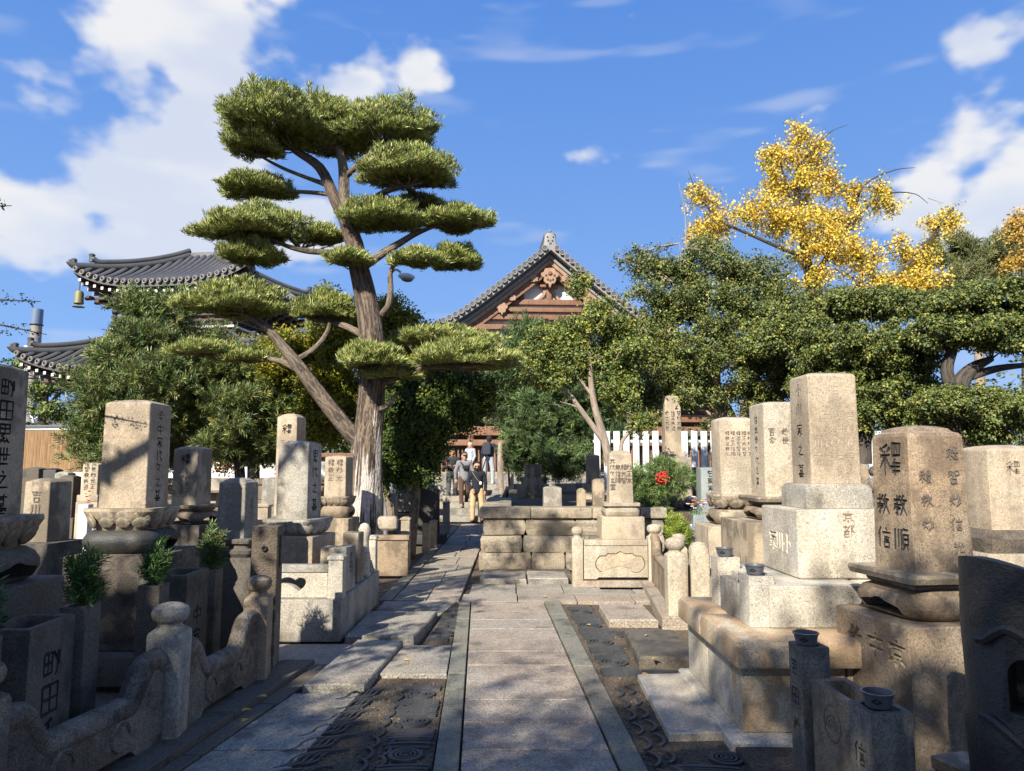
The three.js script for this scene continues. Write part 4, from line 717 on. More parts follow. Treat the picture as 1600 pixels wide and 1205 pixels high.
// ------------------------------------------------------------------ the cream fence across the crossing
{
  const mkp = (label, x, D, h, w, mat = M.cream) => put('post', postGeo(w, h), mat, thing('fence_post', label, 'fence post', x, D, 0, 0, 'posts of the cream granite fence'));
  mkp('cream granite post at the path end of the cartouche panel', .885, 10.2, .80, .15); mkp('cream granite post where the cartouche panel meets the rolled panel', 1.93, 10.2, .83, .19); mkp('cream granite post next to the rust-stained platform', 1.70, 7.86, .87, .20);
  mkp('cream granite post behind the small bright cypress', 2.02, 9.1, .80, .17);
  const t = thing('stone_fence', 'cream granite panel with a cloud-edged cartouche', 'fence panel', 1.40, 10.2, 0, .0), w = .86;
  put('sill', block(1.0, .085, .2, .008), M.path, t, 0, 0, 0);
  const s = new THREE.Shape(); s.moveTo(-w / 2, .10); s.lineTo(-w * .31, .10); s.lineTo(-w * .27, .125); s.lineTo(w / 2, .125); s.lineTo(w / 2, .545); s.lineTo(-w / 2, .545); s.closePath();
  const c = new THREE.Path(), cp = (k) => { const q = []; const X = .33 * k, base = [[-X * .62, .235], [-X * .5, .21], [-X * .8, .215], [-X, .27], [-X, .33], [-X * .85, .385], [-X * .6, .39], [-X * .5, .415], [-X * .2, .41], [0, .435], [X * .2, .41], [X * .5, .415], [X * .6, .39], [X * .85, .385], [X, .33], [X, .27], [X * .8, .215], [X * .5, .21], [X * .42, .25], [0, .27], [-X * .42, .25]]; return base.slice(2); };
  const pts = new THREE.CatmullRomCurve3(cp(1).map(([x, y]) => new THREE.Vector3(x + .06, y + (y - .3) * .25, 0)), true, 'catmullrom', .4).getPoints(60); c.setFromPoints(pts.map((p) => new THREE.Vector2(p.x, p.y)).slice(0, 60)); s.holes.push(c);
  const e = new THREE.ExtrudeGeometry(s, { depth: .1, bevelEnabled: true, bevelSize: .006, bevelThickness: .006, bevelSegments: 1, bevelOffset: -.006 }); e.translate(0, 0, -.05);
  const p = put('panel', fin(e, .4), M.cream, t); put('top_rail', block(w, .075, .13, .008), M.cream, p, 0, .547, 0);
  const s2 = new THREE.Shape(pts.slice(0, 60).map((q) => new THREE.Vector2((q.x - .06) * .975 + .06, (q.y - .3) * .965 + .3))); const e2 = new THREE.ExtrudeGeometry(s2, { depth: .08, bevelEnabled: true, bevelSize: .006, bevelThickness: .006, bevelSegments: 1, bevelOffset: -.006 }); e2.translate(0, 0, -.045); put('cartouche', fin(e2, .4), M.cream, p);
  const L = Math.hypot(.2, 2.1), f = thing('stone_fence', 'rolled brown stone panel running between two cream posts', 'fence panel', 1.72, 7.98, Math.atan2(2.1, .19), .09, 'panels of the cream granite fence'); const [a, b] = panelGeo(L, .62, .42, .12, .35); put('panel', a, M.brown, f); put('top_roll', b, M.brown, f);
  put('sill', slab([[1.52, 7.7], [1.86, 7.7], [2.02, 10.05], [1.74, 10.05]], .09, .14, .01), M.path, thing('fence_sill', 'low stone sill under the rolled brown panel', 'stone sill', 0, 0));
  const g1 = thing('gate_post', 'round-topped cream stone gate post beside the platform', 'gate post', 1.97, 7.95, 0, 0); put('post', fin(loft([[0, .20, .18, .02], [.68, .20, .18, .03], [.76, .185, .17, .06], [.80, .13, .12, .05], [.815, .05, .05, .02]], 4), .6), M.cream, g1);
  const g2 = thing('gate_post', 'short round-topped cream stone leaning on the gate post', 'gate post', 2.11, 7.75, 0, 0); put('post', fin(loft([[0, .15, .15, .02], [.43, .15, .15, .03], [.50, .12, .12, .05], [.52, .05, .05, .02]], 4), .6), M.cream, g2);
}

// ------------------------------------------------------------------ the rough stone wall, terrace and stairs
{
  const w = thing('stone_wall', 'coursed rough stone retaining wall with flat cap stones at the path bend', 'stone wall', 0, 0), r = rng(71);
  const rough = (wd, h, d, s) => { const q = rng(s), R = []; const n = 4; for (let i = 0; i <= n; i++) { const k = i / n, b = (i === 0 || i === n) ? .018 : 0; R.push([h * k, wd - b * 2, d - b * 2 - .012 + q() * .02, .014]); } return fin(loft(R, 2, .016, s), .35); };
  const courses = [[0, .27, .10], [.275, .255, .07], [.535, .255, .035]]; let sd = 100;
  courses.forEach(([y, h, out], ci) => {
    for (let x = -.43 - out; x < 2.35;) { const wd = .45 + .5 * r(), x1 = Math.min(x + wd, 2.4); put('wall_stone', rough(x1 - x - .008, h - .006, .4, sd++), M.rubble, w, (x + x1) / 2, y, -12.08 + out); x = x1; }
    for (let D = 12.30 - out; D < 15.4;) { const d = .5 + .5 * r(), D1 = D + d; put('wall_stone', rough(.4, h - .006, d - .008, sd++), M.rubble, w, -.22 - out, y, -(D + D1) / 2); D = D1; }
  });
  for (let x = -.52; x < 2.35;) { const wd = .7 + .4 * r(), x1 = Math.min(x + wd, 2.45); put('cap_stone', block(x1 - x - .006, .165, .5, .016), M.rubble, w, (x + x1) / 2, .795, -12.06); x = x1; }
  for (let D = 12.32; D < 15.4;) { const d = .8 + .3 * r(); put('cap_stone', block(.5, .163, d - .006, .016), M.rubble, w, -.26, .795, -(D + d / 2)); D += d; }
}
{
  const t = setting('terrace'); put('terrace_earth', at3(block(3.2, .86, 12.4, .01), 1.5, 0, -18.6), M.soil, t); put('terrace_earth', at3(block(11, .5, 9, .01), 8.7, 0, -18.5), M.soil, t);
  put('hall_terrace', at3(block(44, 1.0, 30, .02), 3, 0, -42), M.slab, t);
}
{
  const t = setting('stairs'), n = 6;
  for (let i = 0; i < n; i++) { const D0 = 21.9 + i * .82; put('step', at3(block(2.1 + i * .12, .165 * (i + 1), .82 + .4, .012), -1.62 + i * .05, 0, -(D0 + .61)), M.slab, t); }
  const p = thing('stair_parapet', 'sloping grey stone parapet beside the stairs', 'parapet', 0, 0);
  const s = new THREE.Shape(); s.moveTo(0, 0); s.lineTo(5.2, 0); s.lineTo(5.2, 1.38); s.lineTo(4.6, 1.36); s.lineTo(0, .42); s.closePath(); const e = new THREE.ExtrudeGeometry(s, { depth: .34, bevelEnabled: true, bevelSize: .01, bevelThickness: .01, bevelSegments: 1 }); e.rotateY(Math.PI / 2 - .1); put('parapet_wall', fin(e, .4), M.grey, p, -.80, 0, -21.5);
  const rl = thing('handrail', 'dark metal handrail down the middle of the stairs', 'handrail', -1.02, 0); put('rail', tube([[0, 1.05, -21.9], [.12, 2.0, -26.6]], [.022, .022], 8, false), M.darkmetal, rl); for (const [x, y, z] of [[0.02, 1.1, -22.3], [.06, 1.55, -24.4], [.115, 1.98, -26.5]]) put('rail_post', tube([[x, y - .95, z], [x, y, z]], [.02, .02], 8, false), M.darkmetal, rl);
}
// ------------------------------------------------------------------ the main hall with its gable
{
  const t = thing('temple_hall', 'large temple hall with red-brown gable and grey tiled roof', 'temple hall', 2.15, 42, .06);
  const pts = [[0, 0], [1.0, -.86], [1.95, -1.62], [3.75, -3.05], [5.15, -4.05], [6.3, -4.62], [7.4, -4.95]], curve = new THREE.CatmullRomCurve3(pts.map(([x, y]) => new THREE.Vector3(x, y, 0)));
  const P = curve.getSpacedPoints(28), AP = 13.9;
  const band = (o0, o1, depth, z) => { const s = new THREE.Shape(), L = [], N = []; P.forEach((p, i) => { const a = P[Math.max(i - 1, 0)], b = P[Math.min(i + 1, 28)], d = new THREE.Vector2(b.x - a.x, b.y - a.y).normalize(); N.push([p, new THREE.Vector2(-d.y, d.x)]); }); N[0][1].set(0, 1.25);
    const q = (p, n, o) => [p.x + n.x * o, p.y + n.y * o]; const up = N.map(([p, n]) => q(p, n, o1)), dn = N.map(([p, n]) => q(p, n, o0));
    const ring = [...up, ...dn.slice().reverse(), ...dn.slice(1).map(([x, y]) => [-x, y]), ...up.slice(1).reverse().map(([x, y]) => [-x, y])];
    ring.forEach(([x, y], i) => (i ? s.lineTo(x, y) : s.moveTo(x, y))); s.closePath(); const e = new THREE.ExtrudeGeometry(s, { depth, bevelEnabled: false }); e.translate(0, AP, z); return fin(e, .4); };
  const roof = put('main_roof', band(-.10, .34, 17, -16.4), M.roof, t); put('verge_board', band(-.26, -.105, .5, .05), M.roofPale, roof); put('verge_tile_bed', band(.0, .26, .45, .62), M.roofPale, roof);
  const cg = once('vt', () => fin(new THREE.CylinderGeometry(.145, .145, .6, 12).rotateX(Math.PI / 2), .6, false)), rg = once('vt2', () => fin(new THREE.TorusGeometry(.145, .03, 5, 12), 1, false));
  const Q = curve.getSpacedPoints(24);
  for (const sx of [-1, 1]) for (let i = 1; i < 24; i++) { const m = put('verge_tile', cg, M.roof, roof, sx * (Q[i].x + .07), AP + Q[i].y + .30, .9); put('tile_rim', rg, M.roofPale, m, 0, 0, .3); }
  // descending ridges along the slopes and the ridge with its end ornament
  for (const sx of [-1, 1]) put('descending_ridge', tube(curve.getSpacedPoints(14).map((p) => [sx * (p.x + .15), AP + p.y + .55, -1.6]), Array(15).fill(.24), 8, false), M.roofPale, roof);
  put('ridge', at3(block(.7, 1.0, 16.5, .1), 0, AP + .12, -7.6), M.roof, roof);
  const on = put('ridge_end_ornament', fin(loft([[0, .95, .5, .1], [.2, .74, .45, .1], [.62, .64, .42, .1], [.78, .56, .4, .2], [.86, .36, .36, .17]], 4), .6), M.roofPale, roof, 0, AP + .22, .6); put('finial', fin(loft([[0, .1, .1, .05], [.1, .12, .12, .05], [.16, .26, .26, .12], [.28, .28, .28, .13], [.36, .1, .1, .05]], 4), .7), M.roofPale, on, 0, .84, 0).scale.setScalar(.7);
  for (const [x, y, q] of [[-.12, .38, .06], [.12, .38, .06], [0, .2, .08], [-.17, .6, .05], [.17, .6, .05]]) put('boss', fin(new THREE.SphereGeometry(q, 10, 6), 1, false), M.roof, on, x, y, .22);
  // bargeboards, pendant, tympanum and its timbers
  const bb = put('bargeboard', band(-.86, -.30, .22, .1), M.wood, t); put('bargeboard_lip', band(-.48, -.285, .1, .325), M.woodPale, bb);
  const orn = (k) => { const s = new THREE.Shape(); const L = [[0, .45], [.32, .4], [.42, .15], [.62, .05], [.55, -.2], [.38, -.25], [.42, -.5], [.25, -.7], [.12, -.68], [0, -1.0]].map(([x, y]) => [x * k, y * k]); s.moveTo(...L[0]); for (let i = 1; i < L.length; i++) s.quadraticCurveTo((L[i - 1][0] + L[i][0]) / 2 * 1.14, (L[i - 1][1] + L[i][1]) / 2, ...L[i]); for (let i = L.length - 2; i >= 0; i--) s.quadraticCurveTo(-(L[i + 1][0] + L[i][0]) / 2 * 1.14, (L[i + 1][1] + L[i][1]) / 2, -L[i][0], L[i][1]); const e = new THREE.ExtrudeGeometry(s, { depth: .18 * k, bevelEnabled: true, bevelSize: .03 * k, bevelThickness: .04 * k, bevelSegments: 1, curveSegments: 5 }); return fin(e, .5); };
  const gp = put('gable_pendant', orn(.78), M.woodPale, bb, 0, AP - 1.3, .42); put('flower_boss', fin(new THREE.SphereGeometry(.13, 12, 8).scale(1, 1, .5), 1, false), M.wood, gp, 0, .05, .2); for (const [x, y] of [[-.24, -.06], [.24, -.06], [0, -.36], [-.15, -.3], [.15, -.3]]) put('flower_boss', fin(new THREE.SphereGeometry(.07, 10, 6).scale(1, 1, .5), 1, false), M.wood, gp, x, y, .2);
  for (const sx of [-1, 1]) { put('side_pendant', orn(.5), M.woodPale, bb, sx * 2.75, AP - 3.2, .36); put('scroll', orn(.34), M.woodPale, bb, sx * .85, AP - 1.5, .36).rotation.z = sx * .8; put('scroll', orn(.3), M.woodPale, bb, sx * 2.1, AP - 2.65, .36).rotation.z = sx * .9; }
  const ty = new THREE.Shape(); ty.moveTo(-5.4, -4.9); ty.lineTo(5.4, -4.9); P.slice(1, 24).reverse().forEach((p) => ty.lineTo(p.x, p.y - .3)); ty.lineTo(0, -.4); P.slice(1, 24).forEach((p) => ty.lineTo(-p.x, p.y - .3)); ty.closePath();
  const tg = new THREE.ExtrudeGeometry(ty, { depth: .2, bevelEnabled: false }); const tw = put('gable_wall', fin(tg, .4), M.white, t, 0, AP, -.45);
  for (const [w, y, h, z] of [[3.3, -1.78, .26, .5], [5.9, -2.98, .32, .55], [7.2, -3.42, .26, .65], [8.4, -3.9, .3, .75], [9.6, -4.5, .3, .85]]) put('tie_beam', fin(loft(blockRings(w, h, .4, .03)), .4), M.wood, tw, 0, AP * 0 + y, z - .25);
  for (const x of [-2.55, 2.55]) { put('strut', block(.28, .86, .3, .03), M.wood, tw, x * .62, -2.66, .3); put('bracket', block(.6, .16, .5, .04), M.wood, tw, x * .62, -1.95, .35); }
  const km = new THREE.Shape(); km.moveTo(-1.0, 0); km.quadraticCurveTo(-.5, .25, -.42, .75); km.lineTo(-.3, .9); km.lineTo(.3, .9); km.lineTo(.42, .75); km.quadraticCurveTo(.5, .25, 1.0, 0); km.lineTo(.7, 0); km.quadraticCurveTo(.32, .2, .22, .6); km.lineTo(-.22, .6); km.quadraticCurveTo(-.32, .2, -.7, 0); km.closePath(); put('frog_leg_strut', fin(new THREE.ExtrudeGeometry(km, { depth: .25, bevelEnabled: false }), .4), M.woodPale, tw, 0, -2.66, .2).scale.setScalar(.78); put('strut', block(.3, .8, .24, .03), M.wood, tw, 0, -2.66, .33); put('bracket', block(1.1, .16, .4, .04), M.wood, tw, 0, -1.96, .4);
  // the skirt roof below the gable, with its rows of rolled tile
  const sk = put('skirt_roof', (() => { const q = []; for (let i = 0; i <= 6; i++) { const k = i / 6; q.push([lerp(.0, 6.0, k), lerp(9.15, 7.2, Math.pow(k, .8))]); } const s = new THREE.Shape(); q.forEach(([a, b], i) => (i ? s.lineTo(a, b) : s.moveTo(a, b))); q.reverse().forEach(([a, b]) => s.lineTo(a, b - .3)); s.closePath(); const e = new THREE.ExtrudeGeometry(s, { depth: 24, bevelEnabled: false }); e.rotateY(-Math.PI / 2); e.translate(12, 0, -.9); return fin(e, .4); })(), M.roof, t);
  const rowG = tube(Array.from({ length: 7 }, (_, i) => { const k = i / 6; return [0, lerp(9.22, 7.27, Math.pow(k, .8)), lerp(-.9, 5.15, k)]; }), Array(7).fill(.10), 7, false);
  for (let x = -11.8; x < 11.9; x += .36) put('tile_row', rowG, M.roof, sk, x, 0, 0);
  put('roof_flank', at3(block(3.2, .3, 16, .02), -9.6, 8.4, -8, 0, 0, .38), M.roof, sk); put('roof_flank', at3(block(3.2, .3, 16, .02), 9.6, 8.4, -8, 0, 0, -.38), M.roof, sk);
  for (let x = -11.6; x < 11.9; x += .6) put('rafter', once('hr', () => block(.16, .16, 1.6, .01)), M.darkwood, sk, x, 6.7, 4.2);
  const bd = put('hall_wall', at3(block(19, 6.2, 12, .02), 0, 1.0, -4.6), M.darkwood, t);
  for (let x = -9; x <= 9.1; x += 2.25) put('column', fin(new THREE.CylinderGeometry(.2, .21, 6.0, 12), .6), M.wood, bd, x, 4.0, 1.75);
  for (const [y, h] of [[2.75, .32], [3.3, .5], [4.05, .4], [5.2, .3]]) put('tie_beam', block(19.4, h, .22, .02), M.wood, bd, 0, y, 1.95 - y * .04);
  for (let x = -8.9; x < 9; x += .22) put('lattice_bar', once('lb', () => block(.07, 1.55, .06, .008)), M.wood, bd, x, 1.05, 1.62);
  put('veranda', at3(block(21, .35, 3.2, .02), 0, 1.0, 2.6), M.slab, bd);
}
// ------------------------------------------------------------------ the two-storey tower with sweeping eaves
{
  const t = thing('bell_tower', 'two-storey temple tower with sweeping dark tiled eaves', 'tower', -12.0, 28.7, THREE.MathUtils.degToRad(-8));
  const hip = (a, a1, h0, h1, lift, name, sides) => {
    const yAt = (s, v) => { const hw = a + (a1 - a) * v; return h0 + (h1 - h0) * (.62 * v + .38 * v * v) + lift * Math.pow(Math.min(1, Math.abs(s) / hw), 3.2) * Math.pow(1 - v, 1.4); };
    const NV = 8, NS = 22, pos = [], idx = [];
    for (let k = 0; k < 4; k++) { const b = pos.length / 3, c = Math.cos(k * Math.PI / 2), s_ = Math.sin(k * Math.PI / 2); for (let j = 0; j <= NV; j++) for (let i = 0; i <= NS; i++) { const v = j / NV, hw = a + (a1 - a) * v, s = (i / NS * 2 - 1) * hw, y = yAt(s, v); pos.push(s * c + hw * s_, y, -s * s_ + hw * c); } for (let j = 0; j < NV; j++) for (let i = 0; i < NS; i++) { const p = b + j * (NS + 1) + i; idx.push(p, p + 1, p + NS + 1, p + 1, p + NS + 2, p + NS + 1); } }
    const g = new THREE.BufferGeometry(); g.setAttribute('position', new THREE.Float32BufferAttribute(pos, 3)); g.setIndex(idx); const low = g.clone().translate(0, -.16, 0);
    // the edge of the eave, closing upper and lower sheet
    const ep = [], ei = []; for (let k = 0; k < 4; k++) { const c = Math.cos(k * Math.PI / 2), s_ = Math.sin(k * Math.PI / 2), b = ep.length / 3; for (let i = 0; i <= NS; i++) { const s = (i / NS * 2 - 1) * a, y = yAt(s, 0); for (const q of [0, -.16]) ep.push(s * c + a * s_, y + q, -s * s_ + a * c); } for (let i = 0; i < NS; i++) { const p = b + i * 2; ei.push(p, p + 1, p + 2, p + 1, p + 3, p + 2); } }
    const eg = new THREE.BufferGeometry(); eg.setAttribute('position', new THREE.Float32BufferAttribute(ep, 3)); eg.setIndex(ei);
    const roof = put(name, join([fin(g, .8), fin(low, .8), fin(eg, .8)]), M.roof, t);
    for (const k of sides) {
      const ry = k * Math.PI / 2;
      for (let s = -a + .12; s < a - .05; s += .272) { const vm = Math.min(1, (a - Math.abs(s)) / (a - a1)), P = []; for (let i = 0; i <= 7; i++) { const v = vm * (1 - i / 7); P.push([s, yAt(s, v) + .03, a + (a1 - a) * v + (i === 7 ? .06 : 0)]); } const m = put('tile_row', tube(P, Array(8).fill(.085), 7, false), M.roof, roof, 0, 0, 0, ry); put('tile_end', once('te', () => fin(new THREE.TorusGeometry(.075, .025, 5, 10), 1, false)), M.roofPale, m, s, P[7][1], a + .075); }
      for (let s = -a + .2; s < a - .15; s += .30) { const m = put('rafter', once('rf', () => block(.1, .11, 1.3, .008)), M.darkwood, roof, 0, 0, 0, ry); const y = yAt(s, 0) - .36; m.geometry = once('rf', () => 0); m.position.set(s * Math.cos(ry) + (a - .75) * Math.sin(ry), y, -s * Math.sin(ry) + (a - .75) * Math.cos(ry)); put('white_tip', once('wt', () => block(.1, .105, .02, .004)), M.white, m, 0, .003, .66); }
    }
    for (let k = 0; k < 4; k++) { const P = [], R = []; for (let i = 0; i <= 10; i++) { const v = 1 - i / 10, hw = a + (a1 - a) * v; P.push([hw, yAt(hw, v) + .10, hw]); R.push(.13); } P.push([a + .14, P[10][1] + .14, a + .14]); R.push(.09); const m = put('hip_ridge', tube(P, R, 8), M.roof, roof, 0, 0, 0, k * Math.PI / 2); const U = P.slice(0, 9).map(([x, y, z]) => [x, y + .19, z]); U.push([U[8][0] + .16, U[8][1] + .10, U[8][2] + .16]); put('upper_hip_ridge', tube(U, U.map(() => .1), 8), M.roof, m); const e = P[9]; put('ridge_end_ornament', fin(loft([[0, .16, .16, .03], [.2, .15, .15, .04], [.27, .2, .2, .06], [.31, .1, .1, .03]], 3), .5), M.roof, m, U[9][0], U[9][1] - .14, U[9][2]); put('ridge_end_ornament', fin(loft([[0, .15, .15, .03], [.16, .15, .15, .04], [.23, .19, .19, .06], [.27, .1, .1, .03]], 3), .5), M.roof, m, P[10][0], P[10][1] - .02, P[10][2]); }
    return roof;
  };
  const up = hip(3.3, .55, 8.08, 9.75, .62, 'upper_roof', [0, 1, 3]); put('top_ridge', at3(block(2.2, .42, .5, .08), 0, 9.65, 0), M.roof, up);
  hip(4.4, 2.1, 4.82, 6.25, .66, 'lower_roof', [0, 1, 3]);
  for (const [h, y, b] of [[1.95, 6.9, .34], [2.2, 7.22, .16], [2.4, 7.38, .14], [2.62, 7.5, .12], [2.84, 7.62, .1]]) { const br = put('bracket_tier', block(h * 2, b, h * 2, .02), M.darkwood, t, 0, y, 0); for (let s = -h; s <= h + .01; s += h / 4) for (const [x, z] of [[s, h + .12], [s, -h - .12], [h + .12, s], [-h - .12, s]]) put('bracket_arm', once('ba', () => block(.14, .11, .3, .02)), M.darkwood, br, x, .0, z, Math.abs(x) > h ? Math.PI / 2 : 0); }
  const bt = put('upper_wall', at3(block(3.6, 1.1, 3.6, .02), 0, 6.1, 0), M.plaster, t); for (const s of [-1.75, -.6, .6, 1.75]) for (const [x, z] of [[s, 1.84], [1.84, s], [-1.84, s]]) put('column', once('tc', () => block(.18, 1.6, .18, .02)), M.darkwood, bt, x, 6.1, z);
  const bal = put('balcony', at3(block(4.7, .14, 4.7, .02), 0, 6.42, 0), M.darkwood, t); put('balcony_edge', block(4.9, .08, 4.9, .01), M.white, bal, 0, 6.565, 0); for (const y of [6.85, 7.05]) for (const [x, z, q] of [[0, 2.3, 0], [2.3, 0, 1], [-2.3, 0, 1]]) put('rail', once('br', () => block(4.9, .07, .07, .01)), M.darkwood, bal, x, y, z, q * Math.PI / 2); for (const x of [-2.3, 2.3]) put('rail_post', once('bp', () => fin(loft([[0, .1, .1, .02], [.5, .1, .1, .02], [.55, .14, .14, .05], [.65, .06, .06, .03]], 3), .6)), M.darkwood, bal, x, 6.64, 2.3);
  const st = put('stylobate', block(9, 1.44, 9, .03), M.slab, t);
  const lw = put('lower_wall', at3(block(4.4, 3.6, 4.4, .02), 0, 1.44, 0), M.darkwood, t); for (const [x, z] of [[-2.75, 3.1], [2.75, 3.1], [-.95, 3.1], [.95, 3.1], [3.1, -2.75], [3.1, 0]]) { put('column', once('lc', () => fin(new THREE.CylinderGeometry(.15, .15, 3.5, 12), .6)), M.darkwood, lw, x, 3.2, z); put('column_base', once('lcb', () => fin(loft([[0, .5, .5, .2], [.08, .5, .5, .24], [.16, .4, .4, .19]], 5), .6)), M.grey, lw, x, 1.442, z); }
  put('bracket_tier', block(6.9, .4, 6.9, .02), M.darkwood, t, 0, 4.25, 0); put('bracket_tier', block(7.7, .12, 7.7, .02), M.darkwood, t, 0, 4.5, 0);
  const bell = thing('wind_bell', 'greenish bronze wind bell hanging under the tower eave corner', 'wind bell', -15.56, 26.05, 0, 7.42);
  put('bell_body', fin(new THREE.LatheGeometry([[0, .5], [.05, .5], [.12, .46], [.15, .38], [.155, .1], [.17, .02], [.14, 0], [.12, .05], [.1, .3], [0, .36]].map(([x, y]) => new THREE.Vector2(x, y)), 16), .6), M.brass, bell); put('hook', tube([[0, .5, 0], [0, .95, 0]], [.02, .02], 6, false), M.darkmetal, bell); put('wind_vane', fin(new THREE.CylinderGeometry(.2, .22, .02, 8), .5), M.brass, bell, 0, -.1, 0); put('clapper_rod', tube([[0, .3, 0], [0, -.1, 0]], [.012, .012], 5, false), M.brass, bell);
}
// ------------------------------------------------------------------ fences, walls, chimney and sheds behind
{
  const r = rng(81), f = thing('white_slat_fence', 'tall fence of pale vertical boards behind the graves', 'fence', 0, 0), bg = block(.165, 1.5, .05, .006), pg = block(.09, 1.9, .09, .01);
  for (let x = 2.3; x < 12.4; x += .262) put('board', bg, M.paint, f, x, 1.07 + (r() - .5) * .01, -20, (r() - .5) * .03);
  for (const y of [1.3, 2.25]) put('rail', at3(block(10.2, .08, .05, .006), 7.3, y, -20.09), M.metal, f); for (let x = 2.3; x < 12.5; x += 2.62) put('post', pg, M.metal, f, x, .7, -20.16);
  put('fence_wall', at3(block(10.4, .6, .25, .02), 7.3, .48, -20.05), M.slab, f);
  const w = thing('plaster_wall', 'white plastered wall with brown coping behind the pines', 'plaster wall', -6.4, 20.5, 0); put('wall_body', block(6.4, 1.86, .3, .02), M.white, w); put('coping', block(6.7, .12, .6, .02), M.wood, w, 0, 1.862, 0); put('stone_foot', block(6.5, .9, .5, .02), M.rubble, w, 0, 0, .1);
  const lw = thing('low_stone_wall', 'low block wall of pale stones under the dark pines', 'stone wall', 0, 0); for (let k = 0; k < 3; k++) for (let x = -7.6 + (k % 2) * .3; x < -3.4; x += .62) put('wall_stone', once('lws', () => block(.61, .31, .3, .012)), M.tan, lw, x, k * .315 + .3, -15.6); put('coping', at3(block(4.7, .12, .4, .015), -5.4, 1.25, -15.6), M.tan, lw);
  const rf = thing('reed_screen', 'tan reed screen fence beside the tower', 'reed fence', -15.35, 24.4, .0, 1.45); const rg2 = []; for (let i = 0; i < 80; i++) { const c = new THREE.CylinderGeometry(.016, .016, 1.36, 6); c.translate(-1.35 + i * .034 + (r() - .5) * .006, .68, (r() - .5) * .012); rg2.push(fin(c, 1)); } const rm = put('reed_panel', join(rg2), M.reed, rf); rm.userData.kind = 'stuff'; put('top_rail', at3(block(2.8, .05, .05, .006), 0, 1.36, 0), M.metal, rf); put('foot_wall', at3(block(2.9, 1.44, .3, .02), 0, -1.45, 0), M.white, rf);
  const sh = thing('shed', 'low grey-roofed shed behind the reed screen', 'shed', -18.2, 29, 0); put('shed_wall', block(5, 3.1, 3, .02), M.plaster, sh); put('shed_roof', at3(block(5.6, .12, 3.8, .02), 0, 3.12, 0, 0, .06), M.roof, sh); for (const x of [-1.4, -.2, 1, 2]) put('shed_post', at3(block(.12, 3.1, .12, .01), x, 0, 1.6), M.darkwood, sh); put('lean_to_roof', at3(block(1.6, .1, 3, .02), 2.3, 3.0, .6, 0, 0, .5), M.roof, sh);
  const tk = thing('water_tank', 'grey horizontal tank with a white round end above the shed', 'tank', -25.2, 40, 0, 3.6); put('tank_body', fin(new THREE.CylinderGeometry(.48, .48, 1.7, 20).rotateZ(Math.PI / 2 + .3).rotateY(.5).translate(.3, .6, 0), .6), M.metal, tk); put('end_cap', fin(new THREE.CylinderGeometry(.52, .52, .1, 22).rotateZ(Math.PI / 2 + .3).rotateY(.5).translate(-.45, .42, .42), .6), M.white, tk); put('tank_stand', at3(block(1.4, 3.7, .8, .02), .3, -3.6, 0), M.plaster, tk);
  const ch = thing('chimney', 'tall steel chimney with a dark collar behind the shed', 'chimney', -39.2, 60, 0); put('flue', fin(new THREE.CylinderGeometry(.42, .46, 13.2, 18).translate(0, 6.6, 0), .6), M.roofPale, ch); put('dark_collar', fin(new THREE.CylinderGeometry(.44, .44, 1.3, 18).translate(0, 13.9, 0), .6), plain(.12, .17, .26, .5), ch); for (const y of [4, 6.4, 8.8, 11.2, 13.25]) put('band', fin(new THREE.TorusGeometry(.47, .05, 6, 20).rotateX(Math.PI / 2), 1), M.darkmetal, ch, 0, y, 0); put('ladder', at3(block(.3, 11.5, .08, .01), -.62, 0, .2), M.metal, ch);
  const lp = thing('street_lamp', 'slim street lamp with a curved arm and pale head above the pine', 'street lamp', -2.53, 15, 0); put('pole', tube([[0, 0, 0], [0, 5.35, 0], [.02, 5.6, 0], [.12, 5.68, 0], [.22, 5.62, 0]], [.05, .035, .03, .025, .025], 8), M.metal, lp); put('lamp_head', fin(new THREE.SphereGeometry(.18, 16, 8).scale(1, .42, .55).rotateZ(-.12), 1), M.paint, lp, .34, 5.53, 0); put('lamp_glass', fin(new THREE.SphereGeometry(.13, 14, 8).scale(1, .5, .6).rotateZ(-.12), 1), M.roofPale, lp, .35, 5.48, 0);
}
// ------------------------------------------------------------------ smaller stones further back
function simple(label, x, D, w, h0, h1, mat, o = {}) {
  const t = thing(GS, label, GC, x, D, o.rot ?? 0, 0, o.group); put('pedestal', block(w * (o.ped ?? 1.6), h0, w * (o.ped ?? 1.6), .01), o.pm ?? mat, t);
  if (o.mid) put('upper_base', block(w * 1.3, o.mid, w * 1.3, .01), mat, t, 0, h0 + .001, 0);
  const s = put('shaft', shaftGeo(w, o.d ?? w, h1 - h0 - (o.mid ?? 0) - .002, { dome: o.dome ?? .03, b: .014, t: o.t ?? .97 }), mat, t, 0, h0 + (o.mid ?? 0) + .002, 0);
  if (o.text) write(s, 'f', o.text, o.size ?? w * .28, 0, (h1 - h0) * .5, (o.d ?? w) / 2 + .001, M.faded, { weight: .13 }); return t;
}
simple('small rounded beige gravestone with two text columns beyond the lotus base', -7.35, 13.1, .28, 1.0, 1.68, M.beige, { mid: .12, ped: 1.35, text: ['元世妙光正', '信智教良道'], size: .09 });
simple('squat beige gravestone with worn text next to the end lotus base', -4.72, 7.6, .30, .86, 1.49, M.tan, { text: ['吉川正'], size: .12, pm: M.dark, rot: -.18 });
simple('dark block gravestone by the reed screen', -9.6, 15, .34, .9, 1.6, M.dark, {}); simple('narrow dark gravestone under the reed screen', -9.0, 14.6, .26, .8, 1.58, M.black, {}); simple('pale grey gravestone in front of the stone platform', -8.4, 14, .26, .8, 1.52, M.grey, {}); simple('weathered dark gravestone with leaning sides by the flowers', -8.0, 13.5, .26, .7, 1.46, M.dark, {});
